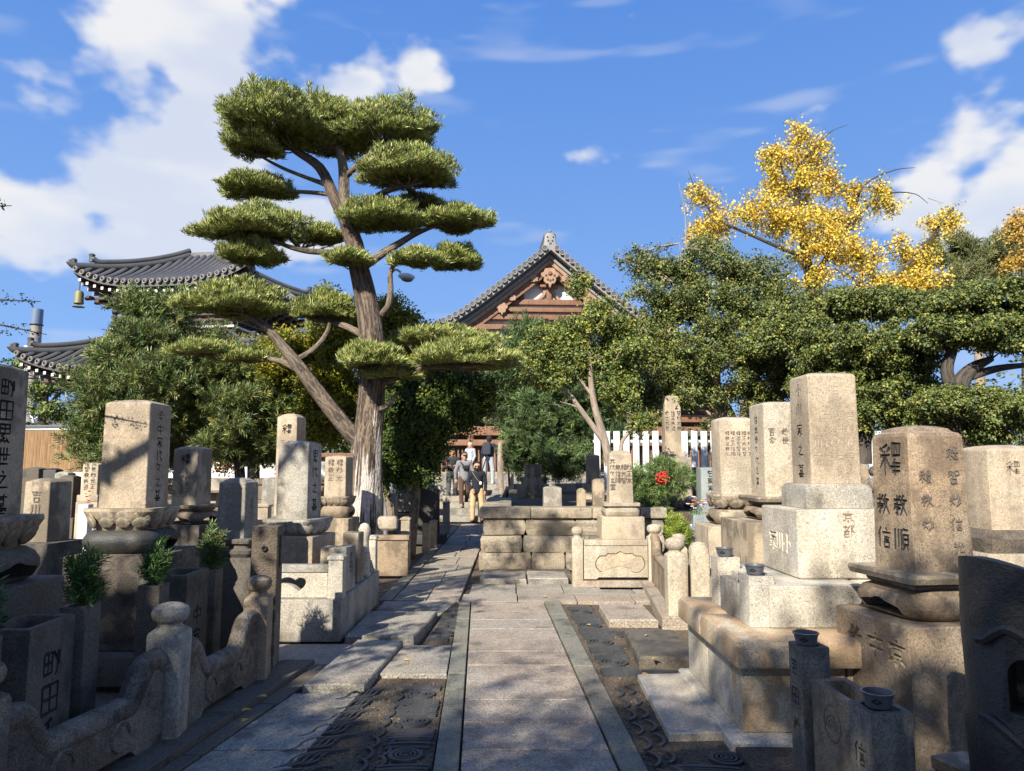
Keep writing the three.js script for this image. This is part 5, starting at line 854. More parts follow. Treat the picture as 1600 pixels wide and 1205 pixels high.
simple('rough-edged black stone stele in the shade of the leafy tree', -1.78, 16, .46, .2, 1.25, M.black, { d: .2, dome: .12 });
simple('grey block gravestone behind the wall cap stones', .70, 13, .32, .9, 1.27, M.grey, { dome: .02 }); simple('narrow tan gravestone behind the wall beside the slim one', 1.52, 13.2, .2, .9, 1.40, M.tan, {}); simple('low tan gravestone half hidden beside the narrow one', 1.25, 13.5, .16, .9, 1.22, M.tan, {});
simple('tall pale stele with carved names on a rocky mound', 3.02, 14, .31, 1.78, 2.95, M.beige, { text: ['智妙光教', '信正良道', '女士元吉'], size: .085, mid: .1, ped: 1.9, pm: M.rubble });
{
  const t = simple('blue-grey polished gravestone 石原家之墓 behind the flowers', 2.92, 11.1, .29, .74, 1.6, M.blue, { mid: .22, dome: .01, ped: 1.7, pm: M.pale }); write(t.children[2], 'f', ['石原家之墓'], .095, 0, .33, .147, M.ink, { weight: .1, pitch: 1.15 });
  simple('cream gravestone end behind the stepped pedestal', 3.75, 8.2, .26, 1.15, 1.65, M.brown, {}); simple('small stone marker by the white boards', 5.2, 12, .3, .8, 1.45, M.beige, { text: ['道光'] }); simple('grey upright slab beyond the rounded gravestone', 5.5, 9.2, .2, .8, 1.25, M.pale, {}); simple('tan gravestone under the clipped trees', 6.4, 11.5, .32, .9, 1.62, M.tan, { text: ['正信'] });
  simple('beige gravestone by the low pale wall', -5.3, 12.6, .32, .75, 1.5, M.tan, { text: ['妙教', '光正'] }); simple('grey gravestone against the low pale wall', -4.3, 13.4, .30, .7, 1.42, M.grey, {}); simple('short cream gravestone between the pine and the pillar stone', -3.75, 12.9, .28, .6, 1.2, M.cream, {});
  simple('beige gravestone on the terrace behind the conifer', 1.9, 17.5, .3, 1.2, 1.9, M.beige, {}); simple('worn tan gravestone among the red-berried shrubs', 2.35, 14.6, .26, .9, 1.5, M.tan, {}); simple('dark gravestone beside the rocky mound', 3.7, 15.2, .3, .9, 1.6, M.dark, {}); simple('pale gravestone near the white boards', 4.6, 16, .3, .95, 1.75, M.beige, {});
}
{ // twin-vased small tomb, rocks, balusters and posts
  const t = thing('small_tomb', 'small inscribed tomb with two vases on the terrace', 'tomb', .5, 18, 0, .86); put('tomb_block', block(.55, .5, .4, .01), M.tan, t); write(t.children[0], 'f', ['吉', '川'], .14, 0, .25, .2, M.faded); put('tomb_top', block(.4, .3, .3, .01), M.tan, t, 0, .502, 0); for (const x of [-.32, .32]) { put('vase', block(.13, .34, .13, .01), M.beige, t, x, 0, .15); foliage(t, 'sprigs', 'plume', [[x, .42, .15, .06, .1, .06, 18]], CYP, { seed: 6, scale: .4 }).userData.kind = 'stuff'; }
  const rk = thing('rock_mound', 'mound of dark craggy rocks under the stele', 'rock mound', 3.0, 13.4, 0), r = rng(91); for (let i = 0; i < 34; i++) { const q = .12 + .16 * r(), g = new THREE.IcosahedronGeometry(q, 1), p = g.attributes.position; for (let k = 0; k < p.count; k++) { const n = Math.sin(p.getX(k) * 31 + i) * Math.sin(p.getY(k) * 27 + i * 2) * Math.sin(p.getZ(k) * 29); p.setXYZ(k, p.getX(k) * (1 + n * .25), p.getY(k) * (.8 + n * .2), p.getZ(k) * (1 + n * .25)); } put('rock', fin(g, .4), r() < .5 ? M.lichen : M.rubble, rk, (r() - .5) * 1.2, .1 + .9 * r(), .1 + (r() - .5) * .5, r() * 6); }
  const L = thing('stone_lantern', 'small stone lantern with a broad flared roof behind the table base', 'stone lantern', -3.83, 9.5, 0); put('shaft', fin(new THREE.CylinderGeometry(.09, .1, .7, 12).translate(0, .65, 0), .6), M.tan, L); put('foot', block(.4, .3, .4, .02), M.tan, L); put('middle_shelf', standGeo(.34, .34, .1), M.tan, L, 0, 1.0, 0); put('fire_box', block(.22, .18, .22, .01), M.tan, L, 0, 1.102, 0); put('roof_cap', fin(loft([[0, .50, .50, .02], [.03, .52, .52, .02], [.07, .4, .4, .02], [.14, .24, .24, .04], [.17, .12, .12, .04]], 3), .4), M.beige, L, 0, 1.284, 0);
  for (const [x, D, h, w, l] of [[-4.12, 10.5, 1.1, .18, 'capped beige post of the low balustrade beyond the lantern'], [-3.45, 10.4, 1.1, .18, 'capped beige post half hidden by the grey gravestone'], [-1.72, 12.15, .8, .15, 'pale capped post beside the leafy tree trunk'], [-1.60, 14, .56, .14, 'short square post beside the path in front of the black stele'], [-1.57, 15, .55, .14, 'second short square post beside the path'], [-1.58, 18, .78, .17, 'lit square post near the foot of the stairs'], [-4.6, 11.4, 1.0, .18, 'capped post at the far corner of the balustrade']]) put('post', capPostGeo(w, h), M.beige, thing('stone_post', l, 'stone post', x, D));
  for (const [x0, x1, D, l] of [[-4.05, -3.55, 10.45, 'rounded rail of the low balustrade'], [-2.1, -1.78, 11.7, 'dark low stone rail at the pine foot']]) { const o = thing('stone_rail', l, 'stone rail', x0, D); put('rail', fin(loft(blockRings(x1 - x0, .22, .16, .05)), .6).translate((x1 - x0) / 2, .62, 0), M.beige, o); put('rail_foot', block(x1 - x0, .5, .14, .01).translate((x1 - x0) / 2, 0, 0), M.tan, o); }
  const pn = thing('stone_fence', 'plain dark stone fence panel beside the old pine trunk', 'fence panel', -1.85, 11.2, .0); put('panel', block(.62, .52, .12, .01), M.brown, pn); put('cap_rail', block(.66, .07, .16, .01), M.brown, pn, 0, .522, 0);
  const st = thing('piled_stones', 'small figure of piled round stones behind the brown gravestone', 'stone figure', 3.55, 7.3, 0, .0); put('base', block(.4, .95, .4, .02), M.dark, st); for (const [y, q, x] of [[1.05, .12, 0], [1.24, .11, .02], [1.42, .09, -.02], [1.56, .07, .02]]) put('round_stone', fin(new THREE.SphereGeometry(q, 12, 8).scale(1.1, .85, 1), 1), M.lichen, st, x, y, .02);
  const ml = thing('metal_lantern', 'small grey metal grave lantern beside the flower vase', 'lantern', 2.37, 9.9, 0, .62); put('lantern_frame', fin(loft([[0, .11, .11, .02], [.02, .11, .11, .02], [.03, .09, .09, .02], [.14, .09, .09, .02]], 2), .4), M.roofPale, ml); put('lantern_roof', fin(loft([[0, .13, .13, .02], [.02, .13, .13, .02], [.07, .05, .05, .02], [.09, .04, .04, .02]], 3), .4), M.metal, ml, 0, .142, 0); put('lantern_stand', block(.3, .62, .3, .01), M.pale, ml, 0, -.62, 0);
}
const TREES = {
  niwaki: { x: -2.42, D: 12.2, lobes: [[-1.55,7.3,.3,.87,.56,.78,2600],[-.89,7.54,-.2,.64,.52,.64,1500],[-1.97,7.01,.2,.44,.36,.44,900],[.19,7.34,-.1,.87,.51,.7,2300],[-.77,7.28,-.4,.55,.33,.49,900],[.72,6.44,.4,.76,.35,.57,1900],[-1.99,6.35,-.1,.59,.23,.47,1000],[-1.95,5.52,.2,.83,.37,.62,2000],[-1.96,5.11,.1,.48,.28,.39,800],[.24,5.72,.2,.64,.26,.52,1300],[1.47,5.7,.1,.6,.24,.48,1200],[.77,6.22,-.5,.42,.15,.33,500],[-.97,5.61,-.5,.38,.22,.35,600],[.86,4.98,.3,.43,.18,.35,600],[1.45,5.1,-.2,.4,.27,.36,800],[-.25,4.96,.4,.34,.16,.3,500],[-2.13,4.22,.3,.79,.37,.63,2000],[-.8,4.26,-.5,.55,.31,.49,1000],[-2.71,3.48,.2,.5,.15,.4,800],[-2.01,3.39,-.0,.53,.11,.32,400],[1.65,3.31,.3,.84,.3,.63,2200],[1.19,3.82,-.6,.89,.2,.62,900],[.22,3.26,.6,.5,.28,.45,1200],[.45,3.07,.3,.41,.14,.37,400]], limbs: [[[[.0,.04,0],[.0,.67,0],[.01,1.29,0],[.03,1.91,0],[.08,2.55,0],[.1,3.4,0],[.03,4.05,0],[-.08,4.6,0],[-.18,4.99,0],[-.26,5.38,0],[-.41,5.77,0],[-.61,6.16,0],[-.88,6.71,0],[-1.32,7.02,0]],[.34,.31,.28,.25,.225,.21,.2,.18,.165,.15,.12,.1,.085,.06]],[[[-.26,5.38,0],[-.36,5.83,0],[-.44,6.16,0],[-.47,6.68,0],[-.56,7.08,0]],[.1,.105,.1,.09,.06]],[[[-.42,5.99,0],[-.07,6.04,.1],[.29,6.16,.3],[.67,6.23,.4],[.94,6.29,.4]],[.06,.055,.05,.04,.02]],[[[-.43,6.56,0],[-.25,6.67,.1],[-.09,6.86,.1],[.22,7.02,0]],[.06,.05,.035,.02]],[[[-.48,6.16,0],[-.78,6.28,-.1],[-1.22,6.32,-.1],[-1.66,6.34,-.1]],[.045,.04,.035,.02]],[[[-.7,6.39,0],[-1.09,6.53,0],[-1.5,6.67,.1],[-1.91,6.87,.2]],[.05,.035,.03,.02]],[[[-.23,5.15,0],[-.62,5.21,0],[-1.02,5.21,.1],[-1.32,5.26,.2],[-1.64,5.4,.2]],[.06,.055,.05,.04,.02]],[[[-1.13,5.24,.1],[-1.35,5.46,.1],[-1.58,5.68,.1]],[.035,.03,.015]],[[[-.05,4.99,0],[.27,5.18,.1],[.54,5.35,.1],[.8,5.51,.1],[1.23,5.68,.1]],[.075,.07,.06,.05,.02]],[[[.38,5.21,.1],[.71,5.1,.2],[1.22,5.05,-.1]],[.04,.035,.02]],[[[.25,4.16,0],[.35,4.25,.1],[.39,4.52,.1],[.4,4.91,.1],[.7,5.18,.1]],[.07,.06,.05,.04,.03]],[[[-.11,2.02,0],[-.41,2.38,.1],[-.77,2.85,.2],[-1.06,3.25,.3],[-1.33,3.57,.3],[-1.61,3.89,.3],[-1.98,4.1,.3]],[.15,.14,.13,.11,.09,.07,.03]],[[[-1.01,3.15,.3],[-1.36,3.32,.2],[-1.76,3.39,.1],[-2.24,3.44,.1],[-2.62,3.48,.2]],[.06,.05,.045,.035,.02]],[[[-1.12,3.31,.3],[-.84,3.53,.2],[-.71,3.85,-.1],[-.71,4.11,-.3]],[.05,.045,.04,.02]],[[[-.04,3.78,0],[-.44,4.0,-.3],[-.88,4.15,-.5],[-1.27,4.27,-.5]],[.07,.06,.05,.02]],[[[.19,2.97,0],[.54,3.06,.2],[.96,3.2,.3],[1.59,3.23,.3],[2.11,3.25,.3]],[.07,.06,.055,.045,.02]],[[[.14,2.55,0],[.4,2.58,.3],[.57,2.77,.4]],[.06,.05,.03]]] },
  conL: { x: -7.54, D: 15, lobes: [[-.15,4.89,0,.26,.35,.26,340],[.34,4.77,-.2,.29,.41,.29,360],[.17,4.22,0,.68,.46,.68,900],[-.21,3.8,.1,.77,.46,.77,1000],[-.45,3.14,.2,.67,.48,.67,1000],[.49,3.38,.3,.81,.59,.81,1500],[-.79,2.76,0,.49,.46,.49,700],[.72,3.86,-.3,.58,.5,.58,800],[.03,2.65,-.2,1.18,.64,1.07,1900],[-.88,2.12,0,.44,.46,.44,600],[-.13,1.93,-.2,.79,.5,.79,1000]], limbs: [[[[.0,1.41,0],[-.03,2.63,0],[.0,3.82,0],[.08,4.75,0]],[.11,.09,.06,.02]],[[[-.01,2.76,0],[-.56,3.29,0],[-.84,3.55,0]],[.04,.03,.015]],[[[-.01,3.29,0],[.46,3.82,0],[.63,4.35,0]],[.04,.03,.015]]] },
  conM: { x: -5.53, D: 15.5, lobes: [[-.82,3.48,0,.81,.48,.72,1200],[.05,3.71,-.2,.82,.46,.73,1200],[-1.11,2.79,.2,.74,.53,.67,1200],[-.14,2.78,.3,.92,.55,.83,1700],[.68,3.07,0,.67,.51,.6,1100],[.9,2.39,.2,.64,.42,.57,900],[-.72,2.13,.1,.8,.36,.72,900],[.14,2.14,-.1,.68,.28,.61,700],[.9,3.94,-.3,.55,.32,.49,600],[.72,1.93,0,.4,.23,.36,300],[-1.12,4.21,-.3,.41,.23,.37,300]], limbs: [[[[-.13,1.36,0],[-.2,2.0,0],[-.3,2.67,0],[-.55,3.35,0]],[.11,.1,.08,.04]],[[[.15,1.36,0],[.13,2.0,0],[.15,2.8,0],[.39,3.48,0]],[.13,.12,.1,.05]],[[[-.2,2.13,0],[-.77,2.27,0],[-1.16,2.13,0]],[.05,.04,.02]],[[[.11,2.4,0],[.69,2.67,0],[.95,2.94,0]],[.05,.04,.02]]] },
  maple: { x: -3.01, D: 14.6, lobes: [[-1.08,3.76,0,.78,.53,.63,900],[-.37,4.31,-.2,.64,.54,.51,700],[.52,4.6,-.3,.65,.43,.52,600],[1.04,4.22,-.4,.57,.46,.46,500],[-.38,3.22,.2,.75,.55,.6,800],[-.61,2.47,.2,.7,.45,.56,700],[.94,3.4,-.2,.62,.54,.49,500],[-1.77,3.66,-.2,.46,.35,.37,300],[-.76,5.02,-.4,.34,.27,.27,200],[1.59,3.01,-.2,.51,.54,.41,350]], limbs: [[[[.0,1.16,0],[-.08,2.23,0],[-.23,3.24,0],[-.32,4.02,0]],[.12,.1,.07,.03]],[[[-.13,2.61,0],[-.81,3.24,0],[-1.2,3.63,0]],[.05,.04,.02]]] },
  shade: { x: -1.78, D: 13.6, lobes: [[.46,3.03,-.2,.6,.43,.54,700],[-.11,2.66,0,.54,.42,.49,600],[.5,2.52,.2,.6,.37,.54,700],[.06,2.06,.3,.58,.41,.52,700],[-.44,1.95,-.1,.4,.42,.36,450],[.21,1.95,.1,.4,.32,.36,400],[1.05,2.92,-.3,.51,.38,.45,450],[-.31,1.48,.1,.42,.34,.38,350],[1.0,2.67,-.2,.36,.2,.32,220],[-.61,2.43,-.2,.36,.5,.32,350],[.17,1.54,.2,.35,.22,.31,200]], limbs: [[[[-.07,-.18,0],[-.02,.56,0],[.03,1.25,0],[-.04,1.72,0],[.07,2.18,0],[.3,2.66,0]],[.1,.09,.08,.07,.05,.02]],[[[.01,1.14,0],[.26,1.37,0],[.32,1.72,0]],[.04,.03,.02]],[[[-.02,1.6,0],[-.33,1.83,0],[-.57,2.18,0]],[.05,.035,.02]],[[[-.32,.24,.2],[-.41,.8,.1],[-.52,1.25,0],[-.47,1.72,0]],[.09,.08,.07,.03]]] },
  conR: { x: 0.75, D: 22, lobes: [[-.07,5.49,-.1,.54,.36,.48,300],[-.63,5.14,0,.61,.56,.55,560],[.61,4.92,-.2,.92,.61,.83,800],[-.65,4.45,.1,.76,.88,.68,900],[.39,4.25,.2,1.06,.91,.95,1400],[-.46,3.3,.1,.68,.88,.61,900],[.19,2.81,.4,1.2,.98,1.08,1900],[1.26,3.32,-.1,.84,1.0,.76,1200],[.1,1.88,.2,1.13,.59,1.02,1100],[1.25,2.07,-.1,.69,.56,.62,500],[1.88,4.31,-.3,.85,.81,.76,800],[2.15,3.14,-.3,.81,.89,.73,800],[2.85,3.73,-.4,.7,.9,.63,600]], limbs: [[[[.1,.48,0],[.1,1.79,0],[.21,3.69,0],[.31,5.63,0]],[.2,.17,.1,.03]],[[[-1.06,.87,.5],[-1.1,1.78,.5],[-1.09,2.34,.4]],[.09,.085,.06]],[[[-.85,1.03,-.2],[-.88,1.79,-.2],[-.85,2.36,-.2]],[.06,.05,.04]]] },
  slim: { x: 1.7, D: 13, lobes: [[-.47,4.8,0,.2,.24,.18,70],[-.27,4.21,0,.5,.33,.45,300],[-.77,3.96,-.2,.46,.34,.41,300],[.14,4.12,-.1,.34,.31,.31,180],[-1.14,3.55,.2,.44,.4,.4,380],[-.55,3.49,-.2,.5,.38,.45,330],[-.04,3.59,-.1,.45,.4,.41,260],[-1.05,3.15,.2,.42,.23,.38,160],[.44,3.55,-.2,.41,.48,.37,250],[.29,2.85,-.1,.41,.43,.37,260],[.61,2.38,0,.23,.19,.2,90]], limbs: [[[[.0,1.62,0],[-.07,2.05,0],[-.23,2.61,0],[-.3,3.06,0],[-.32,3.52,0],[-.35,4.21,0],[-.46,4.8,0]],[.075,.07,.06,.05,.04,.03,.012]],[[[-.05,1.99,0],[-.29,2.33,0],[-.57,2.72,0],[-.79,3.01,0],[-1.13,3.23,0]],[.055,.05,.04,.03,.015]],[[[-.28,2.84,0],[-.51,3.18,0],[-.68,3.52,0]],[.03,.025,.012]],[[[-.51,2.64,0],[-.68,2.7,0],[-.85,2.75,0]],[.02,.015,.008]],[[[.22,1.88,-.1],[.25,2.05,-.1],[.4,2.28,-.1],[.29,2.62,-.1],[.41,3.07,-.1]],[.04,.035,.03,.025,.012]],[[[-.31,3.41,0],[-.11,3.52,0],[.01,3.69,0]],[.02,.015,.008]]] },
  broad: { x: 4.26, D: 14.5, lobes: [[-.88,5.48,-.2,.64,.37,.57,420],[-.12,5.59,-.1,.76,.48,.68,620],[-1.5,5.64,-.3,.46,.27,.42,200],[.68,5.35,-.2,.76,.53,.69,650],[-1.19,4.78,0,.75,.5,.68,700],[-.36,4.6,.2,.87,.57,.78,950],[.71,4.52,0,.88,.58,.79,950],[1.57,4.82,-.2,.59,.53,.53,480],[-1.57,4.02,-.1,.63,.58,.57,650],[-.84,3.7,.3,.81,.59,.73,1000],[.08,3.64,.3,.86,.57,.77,1000],[1.16,3.73,.1,.75,.6,.67,850],[-1.61,3.11,0,.63,.53,.56,600],[-.78,3.06,.2,.69,.34,.62,560],[1.29,2.98,0,.75,.47,.68,650],[.34,3.02,.2,.62,.36,.56,420],[2.03,3.51,-.2,.56,.59,.5,480],[2.7,3.27,-.3,.51,.59,.46,450],[2.07,2.61,-.1,.63,.32,.57,350],[-1.63,5.91,-.3,.15,.11,.14,30],[-1.96,5.84,-.3,.18,.11,.16,26],[-.31,6.11,-.3,.26,.16,.23,80]], limbs: [[[[.12,2.04,0],[.01,2.6,0],[-.23,2.98,0],[-.59,3.36,0],[-1.08,4.0,0],[-1.45,4.78,0]],[.14,.12,.1,.08,.05,.015]],[[[.18,2.04,0],[.33,2.73,0],[.45,3.49,0],[.46,4.52,0],[.36,5.43,0]],[.13,.11,.08,.05,.015]],[[[.12,2.1,0],[-.11,2.6,0],[-.34,3.23,0],[-.45,4.0,0],[-.29,5.04,0]],[.09,.08,.06,.04,.012]],[[[.25,2.1,0],[.65,2.73,0],[1.05,3.36,0],[1.46,4.13,0],[1.55,4.78,0]],[.1,.09,.07,.04,.012]],[[[.01,2.47,0],[-.61,2.73,0],[-1.24,2.85,0]],[.06,.04,.02]],[[[.41,3.23,0],[.82,4.0,0],[1.11,4.78,0]],[.04,.03,.012]],[[[-.45,4.0,0],[-.81,4.65,0],[-1.05,5.3,0]],[.03,.02,.01]],[[[-.88,6.09,0],[-.82,5.3,0],[-.75,4.78,0]],[.008,.015,.02]],[[[-.87,7.36,0],[-.76,6.76,0],[-.75,5.96,0]],[.006,.01,.02]]] },
  ginkgo: { x: 8.2, D: 19, lobes: [[-.43,10.4,0,.36,.35,.33,110],[-1.09,9.86,0,.49,.38,.44,190],[-.11,9.72,-.1,.56,.45,.51,230],[-.95,9.15,0,.69,.45,.62,300],[.02,8.92,-.1,.69,.52,.63,320],[-3.12,8.78,-.2,.4,.35,.36,120],[-2.71,8.16,-.2,.6,.38,.54,200],[-1.97,8.39,-.1,.56,.42,.51,170],[-1.23,8.36,0,.59,.48,.53,260],[-.61,7.97,.1,.75,.52,.68,360],[.5,8.13,-.1,.6,.45,.54,230],[1.04,8.75,-.1,.46,.28,.42,110],[1.86,8.6,-.2,.47,.28,.42,110],[1.79,9.05,-.2,.33,.21,.3,50],[-.13,7.28,.1,.82,.52,.74,360],[.79,7.16,-.1,.66,.49,.6,260],[-3.07,7.54,-.2,.5,.38,.45,130],[1.44,6.64,-.1,.5,.45,.45,190],[1.02,5.93,0,.82,.45,.74,340],[2.53,7.02,-.2,.5,.35,.45,150],[3.27,7.9,-.2,.47,.31,.42,130],[3.63,8.16,-.2,.23,.24,.21,60],[2.27,6.3,-.1,.83,.38,.74,300],[2.75,5.95,-.1,.66,.31,.6,220],[-.3,6.45,0,.59,.45,.53,200],[-.09,3.82,3,.28,.73,.25,160],[.16,3.4,3,.19,.35,.17,70],[-.6,5.21,.2,.55,.41,.5,160],[2.04,7.37,-.2,.33,.28,.3,60],[2.67,6.5,-.2,.4,.35,.36,120]], limbs: [[[[-.01,1.93,0],[.03,3.41,0],[-.11,5.08,0],[-.38,6.62,0],[-.56,8.18,0],[-.59,9.42,0],[-.46,10.58,0]],[.22,.2,.17,.13,.09,.05,.012]],[[[-.33,6.45,0],[.25,7.31,0],[.8,8.18,0],[1.18,9.06,0],[2.06,9.5,0],[2.58,9.56,0]],[.09,.07,.05,.03,.015,.006]],[[[.24,7.14,0],[.97,8.18,0],[1.68,8.8,0],[2.53,8.83,0],[2.86,8.57,0]],[.05,.04,.025,.012,.006]],[[[-.04,4.74,0],[.84,5.76,0],[1.72,6.45,0],[2.61,7.31,0],[3.16,8.01,0],[3.53,8.44,0]],[.1,.08,.06,.045,.03,.008]],[[[-.48,8.01,0],[-.86,9.06,0],[-1.09,9.86,0],[-1.25,10.22,0]],[.05,.035,.02,.006]],[[[-.61,7.14,0],[-1.77,7.66,0],[-2.77,8.18,0],[-3.34,9.06,0],[-3.5,9.5,0]],[.06,.045,.03,.015,.005]],[[[-.55,9.59,0],[-.05,10.13,0],[.4,10.58,0],[.84,10.76,0]],[.025,.018,.012,.005]],[[[-.39,10.13,0],[-.04,10.4,0],[.23,10.67,0]],[.015,.01,.004]],[[[.74,6.96,0],[1.43,7.31,0],[2.12,7.57,0]],[.03,.02,.005]],[[[2.87,8.71,0],[3.28,8.57,0]],[.006,.003]]] },
  clipA: { x: 6.16, D: 13, lobes: [[-.97,4.29,-.4,.58,.29,.52,520],[.05,4.51,-.3,.64,.29,.58,650],[.87,4.54,-.3,.53,.31,.48,500],[-.58,3.75,0,.79,.43,.71,1050],[.17,3.68,.1,.74,.47,.66,1050],[.89,3.52,0,.52,.47,.47,600],[-.45,3.07,-.1,.68,.4,.61,700],[.57,2.83,.1,.67,.4,.6,750],[-.19,2.5,0,.56,.28,.51,400],[.93,2.33,0,.52,.26,.47,380],[-1.49,3.92,-.3,.39,.31,.35,260]], limbs: [[[[.0,1.66,0],[.04,2.16,0],[.22,2.61,0],[.41,3.06,0],[.32,3.52,0]],[.13,.12,.1,.08,.04]],[[[.18,2.5,0],[-.28,2.84,0],[-.6,3.29,0]],[.07,.05,.03]],[[[.28,2.72,0],[.74,2.95,0],[.99,3.29,0]],[.06,.05,.02]]] },
  clipB: { x: 7.23, D: 12, lobes: [[.17,4.23,0,.62,.33,.53,1000],[.99,4.36,-.1,.59,.35,.5,900],[1.57,4.05,-.2,.53,.44,.45,700],[-.23,3.78,.1,.52,.22,.44,500],[.54,3.72,.2,.72,.24,.61,900],[-.11,2.61,.3,.57,.21,.48,600],[.66,2.52,.2,.61,.26,.52,700],[-.36,2.43,0,.35,.22,.3,250],[.46,2.22,0,.58,.22,.49,500]], limbs: [[[[.0,1.55,0],[-.03,2.01,0],[-.04,2.53,0],[.09,2.95,0],[.32,3.21,0],[.64,3.37,0]],[.17,.16,.15,.14,.1,.05]],[[[.02,2.74,0],[-.11,3.16,0],[.03,3.59,0],[.16,4.01,0]],[.12,.1,.08,.03]],[[[.2,3.06,0],[.74,3.21,0],[1.26,3.27,0]],[.08,.06,.04]],[[[-.01,2.32,0],[.47,2.43,0],[.89,2.53,0]],[.06,.05,.02]]] },
  farR: { x: 16.35, D: 26, lobes: [[-1.12,8.94,0,.59,.71,.53,170],[-.06,9.23,-.2,.68,.81,.61,240],[.79,8.97,-.1,.72,.71,.65,260],[1.66,9.18,0,.81,.85,.73,280],[-.71,8.23,0,.9,.57,.81,230],[1.13,8.23,0,1.13,.57,1.01,280],[-1.96,8.64,-.2,.54,.57,.49,110]], limbs: [[[[-.01,1.71,0],[.27,5.67,0],[.18,7.76,0],[.06,9.41,0]],[.2,.15,.08,.01]],[[[.2,6.36,0],[-.72,8.0,0],[-.98,9.41,0]],[.06,.04,.01]],[[[.3,6.83,0],[1.38,8.47,0],[1.83,9.89,0]],[.06,.04,.01]]] },
  orange: { x: 16.64, D: 24, lobes: [[.25,9.25,0,.54,.65,.49,190],[.63,8.59,0,.62,.87,.56,220],[-.13,8.37,0,.33,.52,.3,90],[.51,9.91,0,.29,.35,.26,50]], limbs: [[[[-.01,1.7,0],[.29,6.43,0],[.37,8.59,0],[.3,9.91,0]],[.15,.1,.05,.01]]] },
  farL: { x: -22.54, D: 36, lobes: [[.11,5.65,0,.94,.46,.84,160],[-.65,5.34,0,.75,.46,.67,120],[.74,5.65,0,.62,.39,.56,90],[-.11,4.4,0,1.25,.46,1.12,160],[-1.68,6.6,0,.69,.52,.62,110],[.53,4.08,0,.81,.39,.73,90]], limbs: [[[[-.07,1.45,0],[-.33,3.46,0],[-.33,4.4,0],[-.2,5.65,0]],[.3,.25,.2,.06]],[[[-.34,4.08,0],[.02,4.77,0],[.75,5.5,0]],[.14,.1,.05]],[[[-.39,4.4,0],[-.81,5.34,0],[-.76,5.97,0]],[.1,.08,.04]]] },
};
const OLIVE = [[.24, .275, .062], [.19, .23, .052], [.31, .325, .09], [.14, .18, .042], [.36, .365, .13]], DEEP = [[.05, .08, .022], [.075, .11, .028], [.105, .135, .034], [.135, .16, .045]], LIME = [[.22, .23, .02], [.28, .26, .02], [.16, .19, .02], [.33, .28, .02]];
const MAPLE = [[0.036, 0.072, 0.017], [0.054, 0.096, 0.019], [0.084, 0.132, 0.022], [0.168, 0.204, 0.024]], CONIFER = [[.065, .11, .035], [.09, .14, .042], [.12, .17, .05], [.05, .08, .028]], SLIM = [[.09, .13, .03], [.13, .175, .036], [.19, .21, .036], [.07, .105, .026], [.27, .26, .035]];
const BROAD = [[.07, .10, .024], [.10, .13, .03], [.15, .175, .036], [.05, .075, .02], [.22, .215, .04]], GINKGO = [[.70, .54, .07], [.74, .58, .10], [.66, .46, .06], [.54, .48, .06], [.76, .52, .15]], CLIP = [[.07, .10, .022], [.10, .13, .028], [.15, .17, .034], [.05, .075, .018], [.21, .21, .04]], FAR = [[0.091, 0.111, 0.039], [0.13, 0.143, 0.046], [0.169, 0.169, 0.058]], RUST = [[.55, .33, .06], [.6, .38, .08], [.4, .3, .05]];
const ws = (lobes, k, f) => lobes.map((l) => [...l.slice(0, 3), l[3] * f, l[4] * f, l[5] * f, Math.round(l[6] * k)]);
